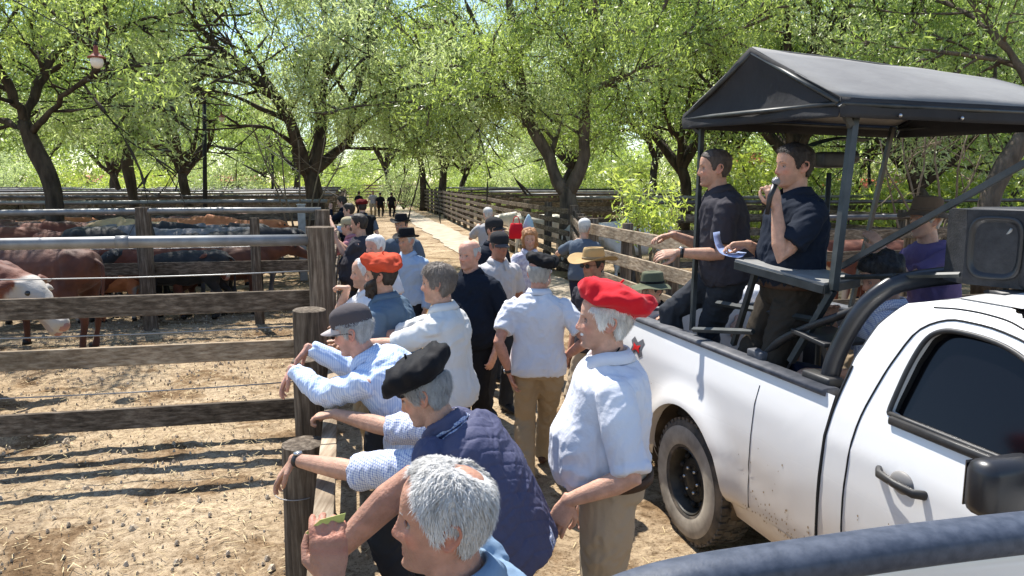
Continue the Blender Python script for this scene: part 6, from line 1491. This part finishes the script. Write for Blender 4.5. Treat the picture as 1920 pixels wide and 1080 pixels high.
CAPW = cloth('pale_cap_cloth', (.50, .44, .42)); CAPG = cloth('grey_cap_cloth', (.085, .075, .078)); CAPB = cloth('black_cap_cloth', (.025, .025, .027)); STRAW = cloth('straw_weave', (.42, .29, .14), bump=.5); STRAWB = cloth('straw_band', (.28, .22, .14)); OLIVE = cloth('olive_hat_cloth', (.13, .14, .09)); BRWN = cloth('brown_hat_felt', (.12, .085, .06)); PURP = cloth('purple_shirt', (.13, .10, .22)); PINK = cloth('pink_shirt', (.42, .18, .20)); GREYT = cloth('grey_tshirt', (.10, .125, .16)); LGREY = cloth('light_grey_tshirt', (.36, .35, .35)); FLOR = cloth('white_patterned_blouse', (.68, .66, .70), col2=(.38, .36, .46), nscale=26); WHCAP = cloth('white_cap_cloth', (.62, .60, .56)); BROWNSH = M('brown_shoe', (.07, .03, .018), .5, bump=.2)
S1 = (.50, .285, .195); S2 = (.55, .33, .235); S3 = (.44, .25, .17); S4 = (.60, .34, .25)
GREY = (.34, .33, .31); WHH = (.52, .51, .48); DKH = (.022, .016, .012); BRH = (.085, .060, .042)

p1 = person('grey haired man in pale blue shirt nearest the camera, arm over the fence', at(832, 972, 1.50), R(-84), H=1.76, q=3, skin=(.42, .22, .15), shirt=cloth('denim_blue_shirt', (.20, .29, .40)), pants=NAVYT, lean=.25, hpitch=-.04, hyaw=-.16,
       hair='recede', hcol=(.40, .39, .37), hthick=.010, bald=(-.050, .034, .040), strands=20000, seed=3, rw=at(625, 1040, 1.74), rpole=(-1, .3, .9), lw=at(622, 1092, 1.47), lpole=(.2, -.4, -1), lhand=((-.12, .25, 1), (.1, -1, .25)), rhand=((-.4, .1, -.9), (-.9, 0, .3)), curlL=.55, sleeve='short', fat=.08, nose=1.1, build=1.1)
card = empty('paper_card', at(622, 985, 1.50), 0, 'small yellow green card held in the nearest man\'s fingers', 'card'); m = MB(); c0 = card.location
m.prism([at(572, 1000, 1.50) - c0, at(600, 975, 1.50) - c0, at(648, 962, 1.52) - c0, at(640, 1000, 1.52) - c0, at(610, 1012, 1.50) - c0], (0, 0, 0), (0, .0015, 0)); m.build('paper', mat('green_card', (.40, .46, .13), .7, col2=(.46, .50, .18), nscale=20), card, smooth=False)
p2 = person('man in black beret and navy quilted vest over checked shirt, wearing a watch', at(796, 738, 2.72), R(-80), H=1.76, q=3, skin=S1, shirt=CHECK, vest=VESTM, pants=NAVYT, lean=.52, hpitch=.36, spineb=.2, deep=.92,
       hair='short', hcol=(.27, .265, .255), hthick=.008, strands=7000, seed=4, hat='beret_big_droop', hatm=BLK, hattilt=(.12, -.10), lw=at(552, 862, 2.95), lpole=(.3, 0, -1), lhand=((-.62, -.05, -.75), (-.75, 0, .65)), rw=at(628, 776, 3.45), rpole=(.2, .2, -1), rhand=((-.95, .1, -.15), (-.1, 0, 1)), curlL=.32, curlR=.7, sleeve='elbow', watch=('l', 0), build=1.1, nose=1.1)
p3 = person('man in two tone cap and sunglasses, light blue striped shirt, arms over the fence', at(662, 622, 3.65), R(-84), H=1.76, q=3, skin=(.58, .31, .23), shirt=LBLUE, pants=JEANG, lean=.52, hpitch=.22, spineb=.4, hair='short', hcol=GREY, hthick=.005, strands=3000, seed=5, hat='cap', hatm=CAPG, hatm2=CAPW, glasses=1,
       lw=at(548, 692, 3.72), lpole=(.3, -.3, -1), lhand=((-.5, -.1, -.85), (-.85, -.1, .5)), rw=at(578, 652, 3.98), rpole=(.2, .5, -.6), rhand=((-.6, -.3, -.7), (-.7, 0, .6)), sleeve='long', fat=.10, build=1.12, untuck=True)
person('bearded man in orange red beret and grey blue shirt at the fence', at(714, 517, 4.9), R(-82), H=1.78, q=2, skin=S1, shirt=GBLUE, pants=JEANG, lean=.12, hair='short', hcol=DKH, hthick=.011, beard=(DKH, .030), hat='beret', hatm=RED2, hattilt=(-.10, -.1), seed=6, lw=at(650, 655, 4.8), rw=at(640, 640, 5.1), sleeve='long', build=1.15)
person('brown grey haired man in cream linen shirt looking left over the fence', at(822, 532, 4.42), R(-78), H=1.78, q=2, skin=S1, shirt=WHITE2, pants=JEANG, lean=.10, hair='thick', hcol=(.115, .095, .078), hthick=.012, seed=7, lw=at(672, 645, 4.45), lpole=(0, -.2, -1), rw=at(660, 640, 4.7), sleeve='elbow', build=.98, fat=-.05, nose=1.15, strands=5000, sho=.95)
person('bald man in black polo and black trousers facing the camera', at(880, 478, 6.1), R(-150), H=1.80, q=2, skin=(.60, .33, .235), shirt=NAVY, pants=DARKT, belly=.10, build=1.12, hair='sides', hcol=GREY, hthick=.004, seed=8, fat=.1, sleeve='short', hyaw=.1, untuck=True)
p7 = person('white haired man in bright red beret, white shirt and khaki trousers, standing side on', at(1134, 600, 2.95), R(-86), H=1.84, q=3, skin=(.56, .32, .225), shirt=WARM, pants=KHAKI2, belly=.10, deep=1.10, build=1.04, lean=.02, torso_len=.465, hair='short', hcol=(.56, .54, .50), hthick=.009, strands=9000, seed=9, tache=((.62, .60, .56), .007), hat='beret_big', hatm=RED, hattilt=(-.30, .10), lw=at(1066, 938, 2.72), lpole=(.8, -.5, -.3), lhand=((-.42, -.05, -.9), (-.3, -.95, .1)), rw=at(1105, 930, 3.25), rpole=(1, .5, -.5), sleeve='elbow', untuck=False, belt=True, fat=.12, nose=1.15, hpitch=-.04, shoes=BROWNSH)
cd = MB(); H7 = p7['head']; nb = p7['neck'] - p7['base']; cd.loft(bez([nb + Vector((.05, .06, .075)), nb + Vector((.03, -.07, .060)), nb + Vector((-.045, -.085, .01)), nb + Vector((-.10, -.06, -.06))], 14), [.0035] * 14, n=6); cd.build('neck_cord', BLK, p7['root'])
person('man seen from behind in black beret, white short sleeved shirt and khaki trousers', at(1011, 512, 5.35), R(8), H=1.74, q=2, skin=(.52, .26, .18), shirt=WARM, pants=KHAKI, hair='short', hcol=(.34, .32, .29), hthick=.008, strands=3000, seed=10, hat='beret', hatm=BLK, hattilt=(.12, .22), lw=at(956, 700, 5.25), rw=at(1061, 668, 5.35), lpole=(-.5, -.5, 0), rpole=(.5, -.5, 0), lfoot=tuple(gnd(986, 5.25)), rfoot=tuple(gnd(1020, 5.75)), watch=('l', 0), shoes=BROWNSH, sleeve='short', build=1.05, torso_len=.52, deep=1.05)
person('man in dark baseball cap and pale grey polo behind the bald man', at(936, 462, 7.0), R(150), H=1.77, q=2, skin=(.42, .20, .13), shirt=cloth('pale_grey_polo', (.52, .49, .48)), pants=JEANG, hair='short', hcol=BRH, hthick=.006, hat='cap', hatm=CAPB, hatm2=CAPG, seed=11, build=1.05, hpitch=.1, fat=.05)
person('man in black cap and navy shirt, mostly hidden, third in the row', at(927, 432, 8.0), R(130), H=1.80, q=1, skin=S1, shirt=NAVY, pants=JEANG, hair='short', hcol=DKH, hthick=.006, hat='cap', hatm=CAPB, seed=12)
person('grey haired man in light grey T shirt farther back, turned away to the rails', at(915, 402, 12.6), R(-20), H=1.78, q=1, skin=S2, collar=False, shirt=LGREY, pants=KHAKI, hair='short', hcol=GREY, hthick=.004, seed=13, lw=at(893, 428, 12.9), sleeve='short')
person('woman with curly ginger hair in a white patterned blouse', at(993, 448, 8.6), R(178), H=1.66, q=2, skin=S2, shirt=FLOR, pants=WHITE, hair='long', hcol=(.32, .16, .07), hthick=.022, seed=14, strands=3000, sho=.9, build=.92, lw=at(1020, 540, 8.3), rw=at(968, 540, 8.3), hpitch=.12, sleeve='short')
person('man seen from behind in white cap and slate T shirt by the rail fence', at(1096, 428, 10.3), R(25), H=1.75, q=1, skin=S2, collar=False, shirt=GREYT, pants=NAVYT, hair='short', hcol=GREY, hthick=.006, hat='cap', hatm=WHCAP, seed=15, lw=at(1072, 456, 10.6), build=1.05)
person('man in wide straw hat and sunglasses with a dark grey T shirt', at(1112, 498, 6.0), R(-128), H=1.74, q=2, skin=(.42, .21, .14), collar=False, shirt=DGREY, pants=KHAKI2, hair='short', hcol=DKH, hthick=.006, hat='straw', hatm=STRAW, hatm2=STRAWB, glasses=1, seed=16, hyaw=.0, build=.98)
person('man in dark brimmed bush hat leaning on the pickup tailgate', at(1222, 543, 6.0), R(-118), H=1.72, q=2, skin=S1, shirt=BLACKS, pants=JEANG, hair='short', hcol=DKH, hthick=.005, hat='boonie', hatm=OLIVE, hatm2=BLK, seed=17, lean=.2, lw=at(1202, 582, 5.62), rw=at(1258, 592, 5.66), lhand=((-.9, 0, -.1), (0, 0, 1)), rhand=((-.9, -.1, -.1), (0, 0, 1)), lpole=(.3, 0, -1), rpole=(.6, 0, -1))
person('man in dark felt hat and light blue shirt walking towards the camera', at(762, 452, 8.4), R(-158), H=1.78, q=2, skin=S1, shirt=LBLUE2, pants=DARKT, hair='short', hcol=GREY, hthick=.006, hat='fedora', hatm=BLK, seed=18, hyaw=.35, sleeve='long')
person('man in black hat and blue grey shirt half hidden behind the light blue one', at(752, 422, 9.9), R(-170), H=1.80, q=1, skin=S3, shirt=GREYT, pants=DARKT, hair='short', hcol=DKH, hthick=.006, hat='fedora', hatm=BLK, seed=19, hyaw=.1)
person('white haired man in pink white shirt behind the orange red beret', at(703, 464, 7.2), R(-140), H=1.76, q=1, skin=(.62, .33, .25), shirt=WHITE, pants=KHAKI, hair='short', hcol=(.58, .55, .52), hthick=.009, seed=20)
person('balding elderly man in white shirt, fist on the fence rail', at(683, 512, 5.55), R(-112), H=1.70, q=2, skin=S2, shirt=WHITE, pants=KHAKI, hair='recede', hcol=(.45, .43, .41), hthick=.006, seed=21, rw=at(652, 540, 5.75), rpole=(.3, 0, -1), rhand=((-.9, .1, .1), (0, 0, 1)), curlR=.9, lean=.1, hyaw=.1, lw=at(650, 620, 5.5))
person('heavy man in dark grey T shirt reaching both hands onto the fence', at(673, 420, 9.2), R(-84), H=1.80, q=2, skin=S1, collar=False, shirt=DGREY, pants=DARKT, belly=.18, build=1.15, deep=1.15, hair='short', hcol=DKH, hthick=.009, seed=22, lw=at(630, 448, 9.2), rw=at(625, 446, 9.5), lpole=(.3, 0, -1), rpole=(.3, 0, -1), lean=.12)
person('person in khaki cap and pink shirt beyond the heavy man', at(653, 425, 10.4), R(-88), H=1.74, q=1, skin=S2, shirt=PINK, pants=JEANG, hair='short', hcol=BRH, hthick=.006, hat='cap', hatm=cloth('khaki_cap', (.36, .31, .20)), seed=23, lw=at(622, 443, 10.4), lean=.2, sleeve='long')
person('dark haired man in light blue shirt farther along the fence', at(654, 394, 13.2), R(-86), H=1.78, q=1, skin=S2, shirt=LBLUE2, pants=JEANG, hair='thick', hcol=DKH, hthick=.01, seed=24, lw=at(620, 414, 13.2), lean=.2)
person('dark haired man in navy jacket and blue shirt, last along the left fence', at(641, 379, 16), R(-86), H=1.80, q=1, skin=S2, shirt=NAVY, pants=JEANG, hair='thick', hcol=DKH, hthick=.01, seed=25, lw=at(620, 392, 16), lean=.12, sleeve='long')
person('man in dark red beret and dark vest seen from behind by the fence', at(679, 388, 14.4), R(-20), H=1.76, q=1, skin=S2, shirt=GREYT, vest=BLK, pants=DARKT, hair='short', hcol=DKH, hthick=.01, hat='beret', hatm=DGRN, seed=26)
for i, (px, py, yw, sh_, pn_, lb) in enumerate(((673, 362, 10, BLACKS, DARKT, 'dark clothed distant figure, leftmost of four walking the lane'), (699, 361, 170, LGREY, KHAKI, 'pale shirted distant figure in khaki trousers on the lane'), (713, 364, -5, BLACKS, BROWNT, 'dark distant figure third from left on the lane'), (734, 364, 0, BLACKS, DARKT, 'dark distant figure nearest the right lane fence'))):
    person(lb, at(px, py, 48), R(yw), H=1.76, q=0, skin=S3, shirt=sh_, pants=pn_, hair='short', hcol=DKH, hthick=.01, seed=30 + i, group='distant figures on the lane', lfoot=None)
# on the truck
BEDZ = .74
gt = 'people on the pickup truck'
fl = tw(.55, .42, 0)
p30 = person('man in charcoal polo on the truck bed, resting a forearm on his raised knee', at(1340, 316, 4.85), R(-84), H=1.78, z0=BEDZ, q=3, skin=S1, shirt=DGREY, pants=JEANG, lean=.16, hair='short', hcol=(.05, .038, .03), hthick=.006, seed=40, lw=at(1270, 474, 4.68), lpole=(.5, 0, -1), lhand=((-.95, -.1, -.1), (-.1, -.6, .8)), rw=at(1262, 440, 5.02), rpole=(.5, .3, -1), rhand=((-.95, -.1, -.15), (0, .2, 1)), watch=('l', 0), rfoot=tuple(Vector((at(1268, 640, 5.0).x, 5.0, BEDZ + .10))), lfoot=(tw(.62, .40, 0).x, tw(.62, .40, 0).y, BEDZ), group=gt, fat=.08, build=1.1, belly=.04)
p31 = person('man in navy polo speaking into a microphone under the canopy', at(1489, 312, 4.12), R(-98), H=1.78, z0=BEDZ, q=3, skin=S1, shirt=cloth('dark_navy_polo', (.013, .018, .030)), pants=BROWNT, lean=.0, hair='short', hcol=DKH, hthick=.008, strands=3000, seed=41, lw=at(1456, 388, 3.93), lpole=(.1, -.2, -1), lhand=((-.30, .05, .92), (.1, -1, .1)), curlL=1.0, rw=at(1402, 458, 4.22), rpole=(.4, .3, -1), rhand=((-.95, 0, -.05), (0, .4, .9)), curlR=.6, group=gt, belt=True, untuck=False, build=1.08, belly=.05, hpitch=-.02, fat=.06)
mic = empty('microphone', at(1444, 352, 3.93), 0, 'handheld microphone held to the mouth of the man in navy', 'microphone'); c0 = mic.location
m = MB(); m.ball(at(1455, 340, 3.93) - c0, (.022, .022, .024), n=16, m=10); m.build('mic_head', mat('mic_mesh', (.25, .25, .26), .35, metal=.8, bump=.6, bscale=400), mic)
m = MB(); m.loft([at(1453, 346, 3.93) - c0, at(1444, 368, 3.92) - c0, at(1438, 402, 3.91) - c0], [.016, .014, .011], n=12); m.build('mic_body', BLACKP, mic)
pap = empty('paper_sheets', at(1370, 466, 4.25), 0, 'curled pale blue paper sheets in the microphone man\'s lower hand', 'papers'); c0 = pap.location
P = [[p - c0 for p in row] for row in ([at(1337, 436, 4.3), at(1341, 458, 4.25), at(1352, 476, 4.2), at(1378, 483, 4.15), at(1392, 482, 4.12)], [at(1349, 434, 4.4), at(1352, 454, 4.38), at(1362, 466, 4.34), at(1385, 472, 4.3), at(1400, 474, 4.25)])]
m = MB(); m.grid([bez(r_, 12) for r_ in P], False, False); o = m.build('sheet', mat('paper', (.30, .38, .62), .7), pap); s_ = o.modifiers.new('s', 'SOLIDIFY'); s_.thickness = .002
h32 = at(1652, 522, 3.88)
person('black haired person in blue checked shirt sitting in the truck bed by the cab', h32, R(-88), H=1.74, z0=BEDZ, q=2, skin=S1, shirt=CHECK, pants=NAVYT, lean=.15, hpitch=.25, hair='thick', hcol=(.012, .010, .009), hthick=.026, strands=2500, seed=42, pelvis=h32 + Vector((.04, .02, -.68)), lfoot=tuple(Vector((h32.x - .40, h32.y + .10, BEDZ))), rfoot=tuple(Vector((h32.x - .40, h32.y + .30, BEDZ))), lw=at(1545, 700, 3.72), rw=at(1560, 600, 4.0), group=gt, sit=True, sleeve='short')
h33 = at(1735, 412, 4.85)
person('man in brown hat and purple T shirt sitting on the far rail of the truck', h33, R(-100), H=1.76, z0=BEDZ, q=2, skin=S2, collar=False, shirt=PURP, pants=KHAKI, lean=.25, hair='short', hcol=GREY, hthick=.008, hat='boonie', hatm=BRWN, hattilt=(-.05, 0), seed=43, pelvis=h33 + Vector((.14, .06, -.69)), lfoot=tuple(Vector((h33.x - .4, h33.y - .2, BEDZ))), rfoot=tuple(Vector((h33.x - .42, h33.y + .10, BEDZ))), lw=at(1655, 466, 4.72), lpole=(.2, 0, -1), rw=at(1650, 480, 4.95), rpole=(.2, 0, -1), group=gt, sit=True, fat=.05)
person('man in white T shirt behind the tailgate, one bare arm resting down on it', at(1447, 500, 6.15), R(-165), H=1.72, q=1, skin=S2, collar=False, shirt=WHITE, pants=KHAKI, hair='short', hcol=DKH, hthick=.008, seed=44, rw=at(1388, 600, 5.85), rpole=(-.4, .4, 0), rhand=((-.3, -.2, -.9), (-.2, -1, 0)))
# red bag and pale blue folded cloth hanging on the rail fence
bag = empty('cloth_bag', at(968, 432, 12.4), 0, 'red cloth bag hung on the rails left of the ginger haired woman', 'bag'); m = MB(); m.loft([Vector((0, 0, z)) for z in (-.14, -.13, 0, .10, .12)], [(.10, .03), (.13, .06), (.12, .07), (.10, .04), (.09, .02)], n=20, e=.7); m.build('pouch', RED, bag); m = MB(); m.loft(bez([Vector((-.06, 0, .11)), Vector((-.03, 0, .22)), Vector((.03, 0, .22)), Vector((.06, 0, .11))], 10), [.008] * 10, n=6); m.build('handle', RED, bag)
sh_ = empty('folded_cloth', at(991, 418, 12.6), 0, 'pale blue cloth peaked over a rail behind the ginger haired woman', 'cloth'); m = MB(); m.loft([Vector((0, 0, z)) for z in (-.10, -.08, .02, .10, .15)], [(.09, .05), (.10, .06), (.075, .045), (.04, .03), (.008, .008)], n=18); m.build('cloth', cloth('pale_blue_cloth', (.36, .50, .58)), sh_)
